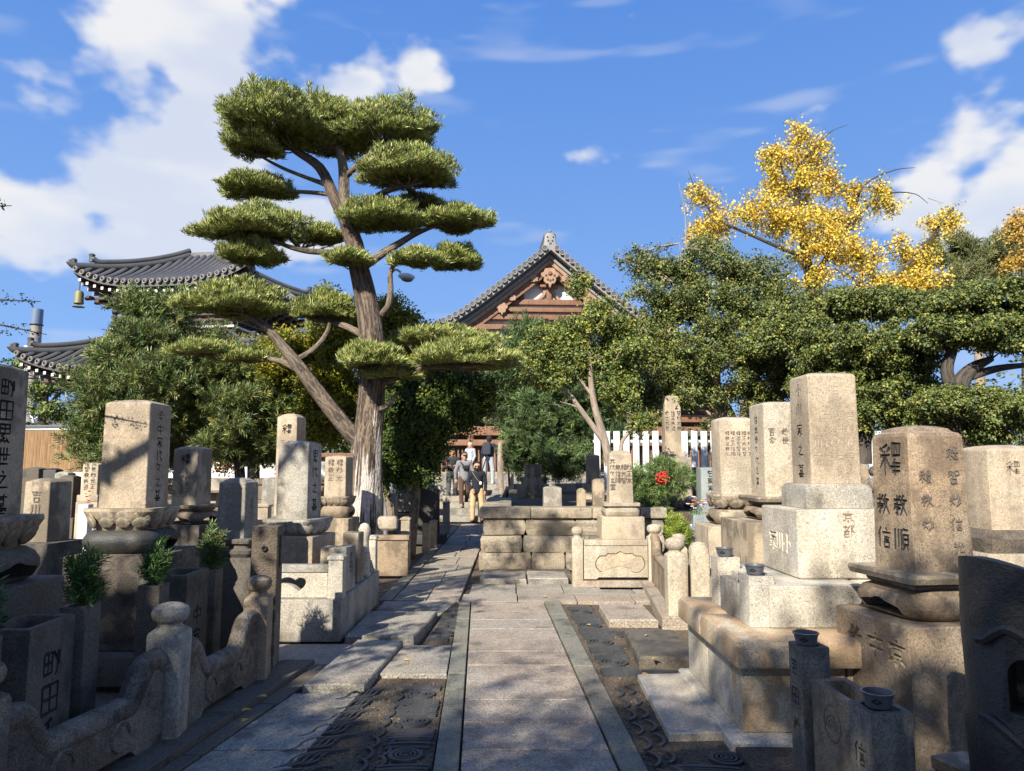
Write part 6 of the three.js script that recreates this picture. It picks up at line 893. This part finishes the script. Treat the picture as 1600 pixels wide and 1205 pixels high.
function tree(key, name, label, category, kind, colours, o = {}) {
  const T = TREES[key], t = thing(name, label, category, T.x, T.D, 0), cut = o.cut ?? 99, L0 = T.limbs[0];
  put('trunk', tube(L0[0].slice(0, cut + 1), L0[1].slice(0, cut + 1), 14), o.trunk ?? o.bark ?? M.bark, t);
  if (L0[0].length > cut) put('upper_trunk', tube(L0[0].slice(cut), L0[1].slice(cut).map((v) => v * 1.01), 14), o.bark ?? M.bark, t);
  T.limbs.slice(1).forEach(([p, r]) => put('limb', tube(p, r, 7), o.limb ?? o.bark ?? M.bark, t));
  const r = rng((o.seed ?? 1) * 7), g = [], spots = [];
  if (o.twigs) for (const [x, y, z, rx, ry, rz, count] of ws(T.lobes, o.k ?? 1, o.fit ?? 1)) {
    let best = null, bd = 1e9; for (const [p] of T.limbs) for (const q of p) { const d = (q[0] - x) ** 2 + (q[1] - y) ** 2 + (q[2] - z) ** 2; if (d < bd) { bd = d; best = q; } }
    const made = [], n = Math.max(3, Math.round(o.twigs * (o.sprig ? Math.sqrt(count / 300) : 1)));
    for (let k = 0; k < n; k++) {
      const a = r() * 6.283, c = r() * 2 - 1, s = Math.sqrt(1 - c * c), d = Math.pow(r(), .38) * (o.sprig ? .8 + .55 * r() : 1.06), e = [x + Math.cos(a) * s * d * rx, o.flatTwigs ? y - .1 * ry : y + c * d * ry, z + Math.sin(a) * s * d * rz];
      let from = best; if (o.sprig && made.length > 2) { let q = 1e9; for (const [b0, m0, e0] of made) for (const w of [m0, e0.map((v, i) => (v + m0[i]) / 2)]) { const dd = (w[0] - e[0]) ** 2 + (w[1] - e[1]) ** 2 + (w[2] - e[2]) ** 2; if (dd < q) { q = dd; from = w; } } }
      const m = from.map((v, i) => (v + e[i]) / 2 + (r() - .5) * .14 + (i === 1 ? (o.sprig ? .05 : -.04) : 0)); made.push([from, m, e]); g.push(tube([from, m, e], [.017, .012, .004].map((v) => v * (o.twigK ?? 1)), 5));
    }
    if (o.sprig) for (let i = 0; i < count; i++) { const [f, m, e] = made[Math.floor(Math.pow(r(), 1.45) * made.length)], u = .18 + .86 * Math.pow(r(), .8), v = 1 - u, j = () => (r() + r() + r() - 1.5) * o.sprig * 1.3; spots.push([0, 1, 2].map((q) => v * v * f[q] + 2 * u * v * m[q] + u * u * e[q] + j())); }
  }
  if (g.length) put('twigs', join(g), o.limb ?? o.bark ?? M.bark, t).userData.kind = 'stuff';
  const c = foliage(t, 'crown', kind, o.sprig ? spots.map((q) => [...q, .02, .02, .02, 1]) : ws(T.lobes, o.k ?? 1, o.fit ?? 1), colours, { ...o, clump: o.sprig ? 0 : o.clump }); c.userData.kind = 'stuff'; return t;
}
tree('niwaki', 'cloud_pruned_pine', 'tall cloud-pruned tree with flat foliage pads and pale peeling trunk', 'pruned tree', 'needle', OLIVE, { seed: 11, trunk: M.oldTrunk, flat: true, scale: 1.0, up: .66, shell: .33, lump: .3, k: 1.75, fit: 1.0, twigs: 8, flatTwigs: true, under: .5 });
tree('conL', 'yew_pine', 'feathery green conifer in front of the tower', 'conifer', 'plume', [...DEEP.map((c) => c.map((v) => v * 1.3)), [.2, .21, .07]], { seed: 12, scale: .95, up: .45, shell: .45, k: 1.1, bark: M.barkDark, twigs: 2, clump: .2, density: 9 });
tree('conM', 'yew_pine', 'twin-trunked dark conifer before the white plaster wall', 'conifer', 'plume', [...DEEP.map((c) => c.map((v) => v * 1.25)), [.21, .21, .05]], { seed: 13, scale: .95, up: .35, clump: .22, density: 8, bark: M.barkDark, twigs: 3 });
tree('maple', 'maple_tree', 'bright yellow-green maple between the pine and tower', 'maple tree', 'broad', LIME, { seed: 14, sprig: .15, twigs: 14, scale: 1.0, up: .2, k: 2.2, bark: M.barkDark, mat: M.leafThin });
tree('shade', 'leafy_tree', 'shaded dark green leafy tree beside the old pine trunk', 'leafy tree', 'broad', MAPLE, { seed: 15, sprig: .14, twigs: 12, scale: 1.0, up: .2, k: 2.3, mat: M.leafThin });
tree('conR', 'broad_conifer', 'dense dark green conifer in front of the hall', 'conifer', 'plume', CONIFER, { seed: 16, clump: .28, density: 7, scale: 1.3, up: .35, shell: .42, k: 1.05, bark: M.barkPale, twigs: 2 });
tree('slim', 'slender_tree', 'slender pale-stemmed tree with thin olive leaves behind the slim gravestone', 'slender tree', 'broad', SLIM, { seed: 17, sprig: .10, twigs: 18, scale: .74, up: .2, k: 3.5, bark: M.barkPale, twigK: .6 });
tree('broad', 'spreading_tree', 'wide spreading olive-leaved tree with many grey stems', 'spreading tree', 'broad', BROAD, { seed: 18, sprig: .12, twigs: 24, scale: .8, up: .25, k: 2.05, limb: M.barkPale, twigK: .85 });
tree('ginkgo', 'ginkgo_tree', 'golden yellow autumn ginkgo with bare twig ends', 'ginkgo tree', 'fan', GINKGO, { seed: 19, sprig: .15, twigs: 24, scale: .78, up: .1, k: 2.0, fit: 1.12, mat: M.leafThin, bark: M.barkDark, twigK: .8 });
tree('clipA', 'clipped_tree', 'rounded clipped evergreen tree under the ginkgo', 'clipped tree', 'broad', CLIP, { seed: 20, clump: .1, density: 26, core: .22, scale: .8, up: .35, k: 3.0, bark: M.barkDark, twigs: 4 });
tree('clipB', 'clipped_tree', 'large cloud-clipped evergreen with a dark crooked trunk above the rounded gravestone', 'clipped tree', 'broad', CLIP, { seed: 21, clump: .1, density: 28, core: .2, scale: .76, up: .4, k: 3.2, bark: M.barkDark, twigs: 5 });
tree('farR', 'loose_tree', 'thin grey-green tree behind the clipped evergreens', 'tree', 'plume', FAR, { seed: 22, sprig: .2, twigs: 9, scale: 1.7, up: .6, k: 1.1, bark: M.barkPale, twigK: 1.3 });
tree('orange', 'autumn_tree', 'orange autumn tree at the end of the clipped evergreens', 'autumn tree', 'fan', RUST, { seed: 23, sprig: .2, twigs: 10, scale: 1.0, up: .1, k: 1.1, mat: M.leafThin, bark: M.barkDark });
tree('farL', 'dark_tree', 'small gnarled tree silhouetted under the lower tower eave', 'tree', 'broad', MAPLE, { seed: 24, scale: 2.2, up: .3, shell: .5, bark: M.barkDark, twigs: 3, twigK: 2 });
// hedges and shrubs that close the view behind the graves
function shrub(name, label, x, D, lobes, kind, colours, o = {}) { const t = thing(name, label, o.category ?? 'shrub', x, D); put('stem', tube([[0, o.y0 ?? 0, 0], [.03, (o.y0 ?? 0) + (o.h ?? .8), 0]], [.05, .02], 7), M.barkDark, t); foliage(t, 'leaves', kind, lobes, colours, o).userData.kind = 'stuff'; return t; }
shrub('maple_shrub', 'low rusty orange maple in front of the white plaster wall', -6.6, 18.6, [[-.6, 1.9, 0, .8, .45, .5, 260], [.5, 2.0, 0, .8, .5, .5, 260]], 'broad', [[.30, .09, .02], [.22, .08, .02], [.10, .09, .02], [.06, .08, .02]], { seed: 31, scale: 1.3, h: 1.8, mat: M.leafThin });
shrub('evergreen_shrub', 'dark evergreen behind the twin-trunked conifer', -6.6, 21.6, [[-1.6, 2.6, 0, 1.8, 1.2, .8, 500], [1.4, 2.8, 0, 1.8, 1.3, .8, 500], [0, 3.6, 0, 1.6, 1.2, .8, 400]], 'broad', DEEP, { seed: 32, scale: 2, h: 2.5 });
shrub('evergreen_shrub', 'dark evergreen filling the gap behind the shaded leafy tree', -4.6, 26, [[-.8, 2.2, 0, 1.0, 1.0, .7, 420], [.3, 1.8, 0, .9, .9, .6, 380], [-.6, 3.3, 0, .9, .8, .6, 300]], 'broad', MAPLE, { seed: 33, scale: 2, h: 1.8, y0: 1.0 });
shrub('evergreen_shrub', 'dense evergreen under the spreading tree beside the white boards', 8.6, 21.8, [[-1.8, 2.5, 0, 1.6, .8, .8, 420], [.8, 2.7, 0, 1.8, 1.0, .8, 520], [3.2, 2.6, 0, 1.8, 1.1, .8, 520], [5.2, 2.6, 0, 1.6, 1.2, .8, 420]], 'broad', DEEP, { seed: 34, scale: 1.7, h: 2 });
shrub('evergreen_shrub', 'dark hedge mass behind the large cloud-clipped evergreen', 9.6, 15.5, [[0, 1.2, 0, 1.4, .8, .9, 600], [2.2, 1.3, 0, 1.6, .9, .9, 700]], 'broad', DEEP, { seed: 35, scale: 1.3, h: 1.5 });
shrub('evergreen_shrub', 'tall dark evergreen at the far side of the shed', -27, 36, [[-3, 2.5, 0, 3.2, 2.4, 1.5, 420], [1.5, 2.2, 0, 2.8, 2.1, 1.5, 380], [-6.5, 3, 0, 3.2, 2.8, 1.5, 420]], 'broad', DEEP, { seed: 36, scale: 4, h: 2 });
shrub('evergreen_shrub', 'tall dark evergreen past the end of the white boards', 16.5, 20, [[-2, 2.6, 0, 2.4, 2.2, 1.4, 520], [1.5, 2.8, 0, 2.6, 2.5, 1.4, 560], [5, 2.6, 0, 2.6, 2.4, 1.4, 520]], 'broad', DEEP, { seed: 37, scale: 2.4, h: 2 });
{
  const t = shrub('nandina_shrub', 'feathery green shrub with scarlet berries beside the slim gravestone', 2.42, 12.4, [[-.28, 1.35, 0, .36, .28, .3, 260], [.25, 1.38, .05, .36, .26, .3, 260], [-.1, 1.1, .15, .3, .25, .2, 140], [.1, 1.6, -.05, .25, .14, .2, 90], [-.35, 1.0, .1, .2, .2, .2, 80]], 'plume', [[.10, .16, .04], [.14, .2, .05], [.07, .11, .03]], { seed: 41, scale: .62, up: .1, h: 1.1 });
  const r = rng(42), bg = once('berry', () => fin(new THREE.SphereGeometry(.014, 7, 5), 1, false)), rm = plain(.62, .035, .02, .4); const g = []; for (let i = 0; i < 70; i++) g.push(bg.clone().translate((r() - .5) * .16 + (i % 2) * .05, 1.32 + r() * .2, .3 + (r() - .5) * .1)); const m = put('berries', join(g), rm, t); m.userData.kind = 'stuff';
  shrub('cypress_bush', 'small bright green cypress bush behind the cream posts', 2.14, 9.75, [[0, .74, 0, .13, .2, .13, 170], [.07, .66, .03, .12, .14, .1, 90], [-.05, .84, 0, .07, .1, .07, 40]], 'plume', [[.20, .26, .03], [.26, .3, .035], [.14, .2, .03]], { seed: 43, scale: .5, up: .75, h: .6 });
  const v = thing('flower_vase', 'blue-grey stone vase holding mixed cut flowers', 'flower vase', 2.56, 10.35, 0, 0); put('vase_body', block(.14, .95, .14, .006), M.blue, v); const fr = rng(44);
  for (let i = 0; i < 16; i++) { const c = [[.75, .6, .62], [.7, .4, .02], [.16, .05, .3], [.75, .75, .7], [.62, .22, .4]][i % 5], x = (fr() - .5) * .26, y = 1.02 + fr() * .16, z = (fr() - .5) * .14; put('bloom', once('bloom', () => { const g = []; for (let k = 0; k < 9; k++) { const e = new THREE.SphereGeometry(.014, 6, 4).scale(1, .5, .6); e.translate(.018, 0, 0); e.rotateZ(.5); e.rotateY(k * .7); g.push(fin(e, 1, false)); } g.push(fin(new THREE.SphereGeometry(.012, 7, 5).translate(0, .008, 0), 1, false)); return join(g); }), once('bm' + (i % 5), () => plain(...c, .7)), v, x, y, z); }
  foliage(v, 'flower_leaves', 'broad', [[0, .99, 0, .1, .06, .08, 12]], CYP, { seed: 45, scale: .5 }).userData.kind = 'stuff';
  const w = thing('flower_vase', 'small white vase of red and yellow flowers beyond the lotus base', 'flower vase', -6.95, 12.2, 0, 0); put('vase_body', block(.16, 1.0, .16, .01), M.white, w); for (let i = 0; i < 8; i++) put('bloom', cache.get('bloom'), once('bn' + (i % 3), () => plain(...[[.6, .04, .03], [.7, .45, .03], [.75, .7, .68]][i % 3], .7)), w, (fr() - .5) * .1, 1.02 + i * .03, (fr() - .5) * .08);
}
// trees beside and behind the viewer, whose shade falls on the near graves
function shadeTree(label, x, D, lobes, seed, o = {}) {
  const t = thing('camphor_tree', label, 'tree', x, D); put('trunk', tube([[0, 0, 0], [.1, 2, .1], [0, 4.4, 0], [.1, 6, 0]], [.32, .27, .22, .1], 12), M.bark, t);
  for (const [lx, ly, lz] of lobes) put('limb', tube([[.02, 3.6, 0], [lx * .5, (3.6 + ly) / 2 + .2, lz * .5], [lx, ly, lz]], [.14, .09, .03], 7), M.bark, t);
  foliage(t, 'crown', 'broad', lobes.map((l) => [...l.slice(0, 6), Math.round(l[6] * 1.7)]), DEEP, { seed, scale: 2.1, shell: .5, up: .2, ...o }).userData.kind = 'stuff';
}
shadeTree('broad camphor tree behind the viewer shading the near path', -4.4, -6.0, [[-1.6, 7.0, 0, 1.9, 1.2, 1.7, 640], [1.2, 7.1, .2, 2.0, 1.2, 1.7, 640], [-.4, 8.6, .2, 2.6, .7, 1.9, 130], [2.2, 8.2, .3, 1.8, .6, 1.6, 80], [0, 5.8, -.4, 2.4, 1.2, 1.9, 1000], [2.8, 6.1, .5, 1.7, 1.2, 1.6, 700], [-2.8, 6.2, .3, 1.6, 1.2, 1.6, 650], [0, 5.0, .6, 2.2, 1.0, 1.7, 700]], 51);
shadeTree('camphor tree behind the viewer shading the lantern corner', -.2, -7.2, [[-1.2, 7.3, 0, 1.8, 1.1, 1.6, 700], [1.2, 7.3, .2, 1.9, 1.1, 1.6, 750], [0, 8.4, 0, 2.2, .5, 1.6, 40], [0, 6.0, -.4, 2.3, 1.3, 1.8, 950], [2.6, 6.3, .4, 1.6, 1.2, 1.6, 650], [.6, 5.0, .4, 2.1, 1.0, 1.7, 700]], 52);
shadeTree('camphor tree beside the viewer shading the fence graves', -8.2, -3.4, [[-1.2, 7.0, 0, 1.7, 1.2, 1.5, 650], [1.0, 6.6, .3, 1.7, 1.1, 1.5, 650], [0, 5.4, -.3, 2.0, 1.2, 1.7, 800], [1.6, 5.2, -1.0, 1.5, 1.0, 1.3, 520], [-1.8, 5.6, .3, 1.5, 1.1, 1.4, 480]], 53);
shadeTree('tall thin-crowned camphor tree whose shadow reaches the stone wall', -8.8, .6, [[3.0, 9.75, 0, .36, .3, .36, 17], [3.95, 9.35, .1, .28, .2, .28, 11], [3.5, 8.85, -.2, .26, .16, .26, 6], [2.0, 7.8, .3, .7, .4, .7, 36], [3.5, 7.5, -.4, .65, .4, .65, 40], [2.6, 6.0, -.6, .4, .25, .4, 14], [2.9, 5.5, -.5, .3, .2, .3, 9], [4.7, 4.8, 0, .6, .3, .6, 20], [4.3, 5.7, -.8, .6, .3, .6, 20]], 54);
shadeTree('dense camphor tree added out of view to block sky on the lantern side', 5.2, -4.5, [[-1.4, 6.6, 0, 1.9, 1.3, 1.8, 700], [1.2, 7.2, .2, 2.0, 1.3, 1.8, 700], [0, 5.4, -.4, 2.4, 1.3, 1.9, 800], [-2.4, 5.0, .8, 1.6, 1.0, 1.5, 500]], 55);  // this and the next two are added unseen, to cut skylight on the foreground
shadeTree('dense camphor tree added out of view in the row behind the viewer to block sky', 2.6, -11, [[-1.6, 6.8, 0, 2.1, 1.5, 1.9, 700], [1.4, 7.2, .2, 2.2, 1.5, 1.9, 700], [0, 5.0, -.4, 2.6, 1.5, 2, 800]], 56);
shadeTree('dense camphor tree added out of view behind the fence side to block sky', -9.5, -9, [[-1.6, 7.8, 0, 2.1, 1.5, 1.9, 700], [1.4, 8.2, .2, 2.2, 1.5, 1.9, 700], [0, 6.0, -.4, 2.6, 1.5, 2, 800]], 57);
// the leafy twigs that reach in from the tree beside the viewer
{
  const t = thing('hanging_branch', 'dark leafy twigs reaching in against the sky beside the tower', 'branch', -4.3, 5.2), r = rng(61);
  for (const [y, e, dy] of [[3.47, .66, .02], [2.78, .92, .0], [2.60, .98, -.06]]) { const m = put('twig', tube([[-.6, y + .5, .1], [0, y + .1, 0], [e * .6, y + .02, 0], [e, y + dy, 0]], [.018, .012, .008, .003], 6), M.barkDark, t); const L = []; for (let i = 0; i < 26; i++) { const k = i / 26; L.push([lerp(0, e, k), y + lerp(.08, dy, k) + (r() - .5) * .03, (r() - .5) * .04, .03, .025, .03, 1]); } foliage(m, 'leaves', 'broad', L, [[.02, .03, .01], [.035, .045, .014]], { seed: 62, scale: .36, up: .2 }).userData.kind = 'stuff'; }
}

// ------------------------------------------------------------------ people on and near the stairs
function skin(bones, N, k = .035) {                      // one continuous surface round tapered bones [a, b, ra, rb]
  const lo = [1e9, 1e9, 1e9], hi = [-1e9, -1e9, -1e9]; for (const [a, b, ra, rb] of bones) for (let i = 0; i < 3; i++) { lo[i] = Math.min(lo[i], a[i] - ra, b[i] - rb); hi[i] = Math.max(hi[i], a[i] + ra, b[i] + rb); }
  const c = lo.map((v, i) => (v + hi[i]) / 2), half = Math.max(...hi.map((v, i) => v - lo[i])) / 2 * 1.12 + .03;
  const mc = new MarchingCubes(N, new THREE.MeshBasicMaterial(), false, false, 60000); mc.isolation = 0; mc.reset();
  const f = mc.field, h = N / 2;
  for (let z = 0; z < N; z++) for (let y = 0; y < N; y++) for (let x = 0; x < N; x++) {
    const px = c[0] + (x - h) / h * half, py = c[1] + (y - h) / h * half, pz = c[2] + (z - h) / h * half; let d = 1;
    for (const [a, b, ra, rb, sz] of bones) {
      const bx = b[0] - a[0], by = b[1] - a[1], bz = b[2] - a[2], l = bx * bx + by * by + bz * bz || 1e-9, ax = px - a[0], ay = py - a[1], az = pz - a[2], t = clamp((ax * bx + ay * by + az * bz) / l, 0, 1);
      const qx = ax - bx * t, qy = ay - by * t, qz = (az - bz * t) / (sz ?? 1), e = Math.sqrt(qx * qx + qy * qy + qz * qz) - lerp(ra, rb, t), m = clamp(.5 + .5 * (d - e) / k, 0, 1); d = d * (1 - m) + e * m - k * m * (1 - m);
    }
    f[x + y * N + z * N * N] = -d;
  }
  mc.update(); const n = mc.count, g = new THREE.BufferGeometry(); g.setAttribute('position', new THREE.BufferAttribute(mc.positionArray.slice(0, n * 3), 3)); g.setAttribute('normal', new THREE.BufferAttribute(mc.normalArray.slice(0, n * 3), 3)); g.setAttribute('uv', new THREE.BufferAttribute(new Float32Array(n * 2), 2));
  g.scale(half, half, half); g.translate(...c); return g;
}
const add = (a, b, k = 1) => [a[0] + b[0] * k, a[1] + b[1] * k, a[2] + b[2] * k];
function hand(wrist, dir, side, thumbDir) {               // palm, four unequal curled fingers and a thumb leaving the palm's side
  const D = new THREE.Vector3(...dir).normalize(), T = new THREE.Vector3(...thumbDir), S = T.clone().addScaledVector(D, -T.dot(D)).normalize(), C = new THREE.Vector3().crossVectors(D, S).multiplyScalar(side), P = (d, s, c) => add(add(add(wrist, D.toArray(), d), S.toArray(), s), C.toArray(), c);
  const b = []; for (const s of [-.026, -.009, .009, .026]) b.push([P(.0, s * .6, 0), P(.075, s, 0), .017, .014]);
  [[-.030, .055], [-.0105, .068], [.0095, .075], [.029, .066]].forEach(([s, l]) => { const k0 = P(.085, s, .002), k1 = P(.085 + l * .5, s, .012), k2 = P(.085 + l * .8, s * .95, .032); b.push([k0, k1, .0095, .0085], [k1, k2, .0085, .0075]); });
  b.push([P(.02, .025, .004), P(.055, .055, .012), .013, .0105], [P(.055, .055, .012), P(.085, .06, .022), .0105, .0085]); return skin(b, 48, .008);
}
function person(label, x, y, D, rot, pose, wear) {
  const t = thing('person', label, 'person', x, D, rot, y, 'visitors on the stairs'), s = pose.size ?? 1; t.scale.setScalar(s);
  const rx = (v, a) => [v[0], v[1] * Math.cos(a) - v[2] * Math.sin(a), v[1] * Math.sin(a) + v[2] * Math.cos(a)];
  const lean = pose.lean ?? 0, up = (h, z = 0, xx = 0) => { const q = rx([xx, h - .93, z], lean); return [q[0], q[1] + .93, q[2]]; };
  const leg = (sx, a, kn, out = .02) => { const hip = [sx * .095, .90, 0], knee = add(hip, rx([sx * out, -.42, 0], -a)), ank = add(knee, rx([0, -.41, 0], -a + kn)), toe = add(ank, rx([sx * .03, -.05, .17], Math.max(0, -a + kn) * .6)); return { hip, knee, ank, toe }; };
  const arm = (sx, a, out, el, inw = 0) => { const sh = up(1.40, 0, sx * .185), e = add(sh, rx([sx * out, -.28, 0], -a)), w = add(e, rx([-sx * inw, -.24, 0], -a - el)); return { sh, e, w }; };
  const L = [leg(-1, ...pose.legs[0]), leg(1, ...pose.legs[1])], A = [arm(-1, ...pose.arms[0]), arm(1, ...pose.arms[1])];
  const minY = Math.min(...L.map((l) => Math.min(l.ank[1] - .08, l.toe[1] - .04))); const all = new THREE.Group(); all.name = 'figure';
  const neck = up(1.47), head = add(up(1.60), [0, 0, .025]), chest = up(1.28), waist = up(1.02);
  const torso = [[up(1.36, 0, -.1), up(1.36, 0, .1), .085, .085], [chest, waist, .135, .125, .75], [waist, [0, .92, 0], .125, .13, .8]];
  const bodyBones = [...torso, [up(1.42), add(neck, [0, .05, .01]), .058, .055], [add(head, [0, .03, 0]), add(head, [0, .02, 0]), .098, .098], [add(head, [0, -.05, .015]), add(head, [0, -.085, .035]), .075, .05], [add(head, [0, .0, .085]), add(head, [0, -.035, .105]), .012, .017], [add(head, [-.092, -.01, 0]), add(head, [-.095, -.04, 0]), .018, .014], [add(head, [.092, -.01, 0]), add(head, [.095, -.04, 0]), .018, .014]];
  for (const l of L) bodyBones.push([l.hip, l.knee, .085, .055], [l.knee, l.ank, .055, .038], [l.ank, l.toe, .04, .035]);
  for (const a of A) bodyBones.push([a.sh, a.e, .052, .04], [a.e, a.w, .038, .027]);
  const hands = A.map((a, i) => hand(a.w, new THREE.Vector3(...a.w).sub(new THREE.Vector3(...a.e)).toArray(), i ? 1 : -1, [i ? -.6 : .6, .1, .8]));
  const dy = -minY, mk = (n, g, m) => put(n, g.translate(0, dy, 0), m, t);
  mk('body', join([skin(bodyBones, 84, .03), ...hands]), wear.skin ?? M.skin);
  const up2 = 1 + (wear.loose ?? 0), top = [...torso.map(([a, b, r, q, z]) => [a, b, r + .02 * up2, q + .024 * up2, z ? z * 1.0 : z])]; for (const a of A) top.push([a.sh, a.e, .064 * up2, .052 * up2], [a.e, wear.shortSleeve ? a.e : add(a.w, add(a.e, a.w, -1), .1), .052 * up2, .042]); mk(wear.topName, skin(top, 64, .03), wear.top);
  const tr = [[[0, .96, 0], [0, .90, 0], .135, .13, .85]]; for (const l of L) tr.push([l.hip, l.knee, .10, .078], [l.knee, add(l.ank, [0, .03, 0]), .078, .062]); mk('trousers', skin(tr, 72, .03), wear.legs);
  for (const l of L) { const sh = skin([[add(l.ank, [0, -.02, -.03]), l.ank, .048, .045], [add(l.ank, [0, -.045, -.03]), add(l.toe, [0, -.002, .02]), .045, .038]], 30, .02); mk('shoe', sh, wear.shoes); }
  const hb = wear.hood ? [[add(head, [0, .05, -.02]), add(head, [0, -.08, -.045]), .112, .095]] : [[add(head, [0, .045, -.018]), add(head, [0, .03, -.025]), .105, .103], [add(head, [0, 0, -.05]), add(head, [0, -.06, -.055]), .075, .06]]; const hair = mk(wear.cap ? 'cap' : 'hair', skin(hb, 36, .02), wear.hair);
  if (wear.cap) put('cap_brim', skin([[add(head, [-.05, .035, .085]), add(head, [.05, .035, .085]), .022, .022], [add(head, [-.035, .03, .13]), add(head, [.035, .03, .13]), .018, .018]], 30, .03).translate(0, dy, 0), wear.hair, t);
  if (wear.glasses) { for (const sx of [-1, 1]) put('sunglass_lens', skin([[add(head, [sx * .02, .005, .096]), add(head, [sx * .05, .005, .086]), .019, .02]], 20).translate(0, dy, 0), M.ink, t); put('beard', skin([[add(head, [-.05, -.07, .05]), add(head, [.05, -.07, .05]), .045, .045], [add(head, [0, -.1, .06]), add(head, [0, -.08, .06]), .04, .04]], 26, .02).translate(0, dy, 0), wear.hair, t); }
  if (wear.strap) { const p = wear.strap.map(([sx, h, z]) => up(h, z, sx)); put('bag_strap', tube(p.map((q) => [q[0], q[1] + dy, q[2]]), p.map(() => wear.strapR ?? .012), 6), wear.strapMat ?? M.ink, t); }
  if (wear.bag) { const [bx, bh, bz, w, h, d] = wear.bag, q = up(bh, bz, bx); put(wear.bagName ?? 'shoulder_bag', fin(loft([[0, w * .9, d * .9, .03], [h * .2, w, d, .05], [h * .75, w, d, .05], [h, w * .75, d * .7, .04]], 4), .6), wear.bagMat ?? M.ink, t, q[0], q[1] + dy - h / 2, q[2]); }
  return { t, A, dy };
}
M.skin = plain(.48, .27, .18, .6); M.skinTan = plain(.36, .19, .11, .6); const cloth = (r, g, b) => plain(r, g, b, .95, { bumpScale: .004 });
person('bearded man in black sweater, sunglasses and khaki trousers standing below the stairs', -1.02, .0, 21.75, .05, { legs: [[.03, .04, .03], [.02, .04, .05]], arms: [[.1, .07, .55, .10], [-.02, .06, .12, 0]] }, { topName: 'sweater', top: cloth(.012, .014, .022), legs: cloth(.50, .36, .19), shoes: cloth(.02, .022, .03), hair: cloth(.018, .012, .01), glasses: true, strap: [[-.14, 1.44, .09], [-.02, 1.25, .17], [.1, 1.12, .165]], strapMat: plain(.25, .17, .09), strapR: .009, bag: [.1, 1.12, .18, .07, .09, .03], bagMat: plain(.6, .6, .6) });
person('man in grey sweatshirt, black cap and brown trousers walking down the stairs', -1.52, .33, 23.7, .25, { legs: [[.28, .16, .02], [-.1, .42, .02]], arms: [[-.12, .09, .1, 0], [.12, .09, .25, 0]] }, { topName: 'sweatshirt', top: cloth(.20, .20, .225), legs: cloth(.085, .045, .03), shoes: cloth(.22, .21, .19), hair: cloth(.03, .03, .033), cap: true, loose: .12, strap: [[-.15, 1.42, .1], [.0, 1.26, .18], [.14, 1.2, .17]], strapR: .02, bag: [.0, 1.26, .185, .2, .1, .06] });
person('man in dark jacket looking at a phone while walking down the stairs', -1.98, .45, 24.6, .1, { legs: [[.2, .1, .02], [-.12, .3, .02]], arms: [[.25, .05, 1.5, .12], [.25, .05, 1.5, .12]] }, { topName: 'jacket', top: cloth(.025, .025, .03), legs: cloth(.075, .077, .085), shoes: cloth(.05, .05, .055), hair: cloth(.015, .012, .01), skin: M.skinTan, bag: [-.2, 1.2, .05, .08, .2, .1], bagName: 'red_sleeve_patch', bagMat: cloth(.5, .06, .05) });
{ const p = thing('mobile_phone', 'small phone in the hands of the man in the dark jacket', 'phone', -1.97, 24.22, .1, 1.66); put('phone_body', block(.075, .15, .01, .003), M.ink, p); p.rotation.x = -.6; }
person('person with pale head scarf and grey top standing at the stair top', -1.66, 1.0, 29.5, -.4, { legs: [[0, .02], [0, .02]], arms: [[.1, .05, .6, .05], [.05, .05, .4, .05]], size: .9 }, { topName: 'top', top: cloth(.36, .37, .40), legs: cloth(.02, .02, .024), shoes: cloth(.03, .03, .03), hair: cloth(.42, .36, .30), hood: true });
person('man in pale grey trousers with a dark backpack climbing the stairs', -.86, .99, 27.2, Math.PI - .2, { legs: [[.02, .05, .06], [.05, .06, .06]], arms: [[.25, .08, .5, 0], [.2, .08, .4, 0]], lean: .12 }, { topName: 'jacket', top: cloth(.022, .028, .055), legs: cloth(.33, .36, .38), shoes: cloth(.75, .75, .76), hair: cloth(.02, .016, .014), bag: [.02, 1.25, -.2, .30, .44, .17], bagName: 'backpack', bagMat: cloth(.035, .04, .052) });

console.log('leaf sprays', leafCount);
renderer.render(scene, camera);
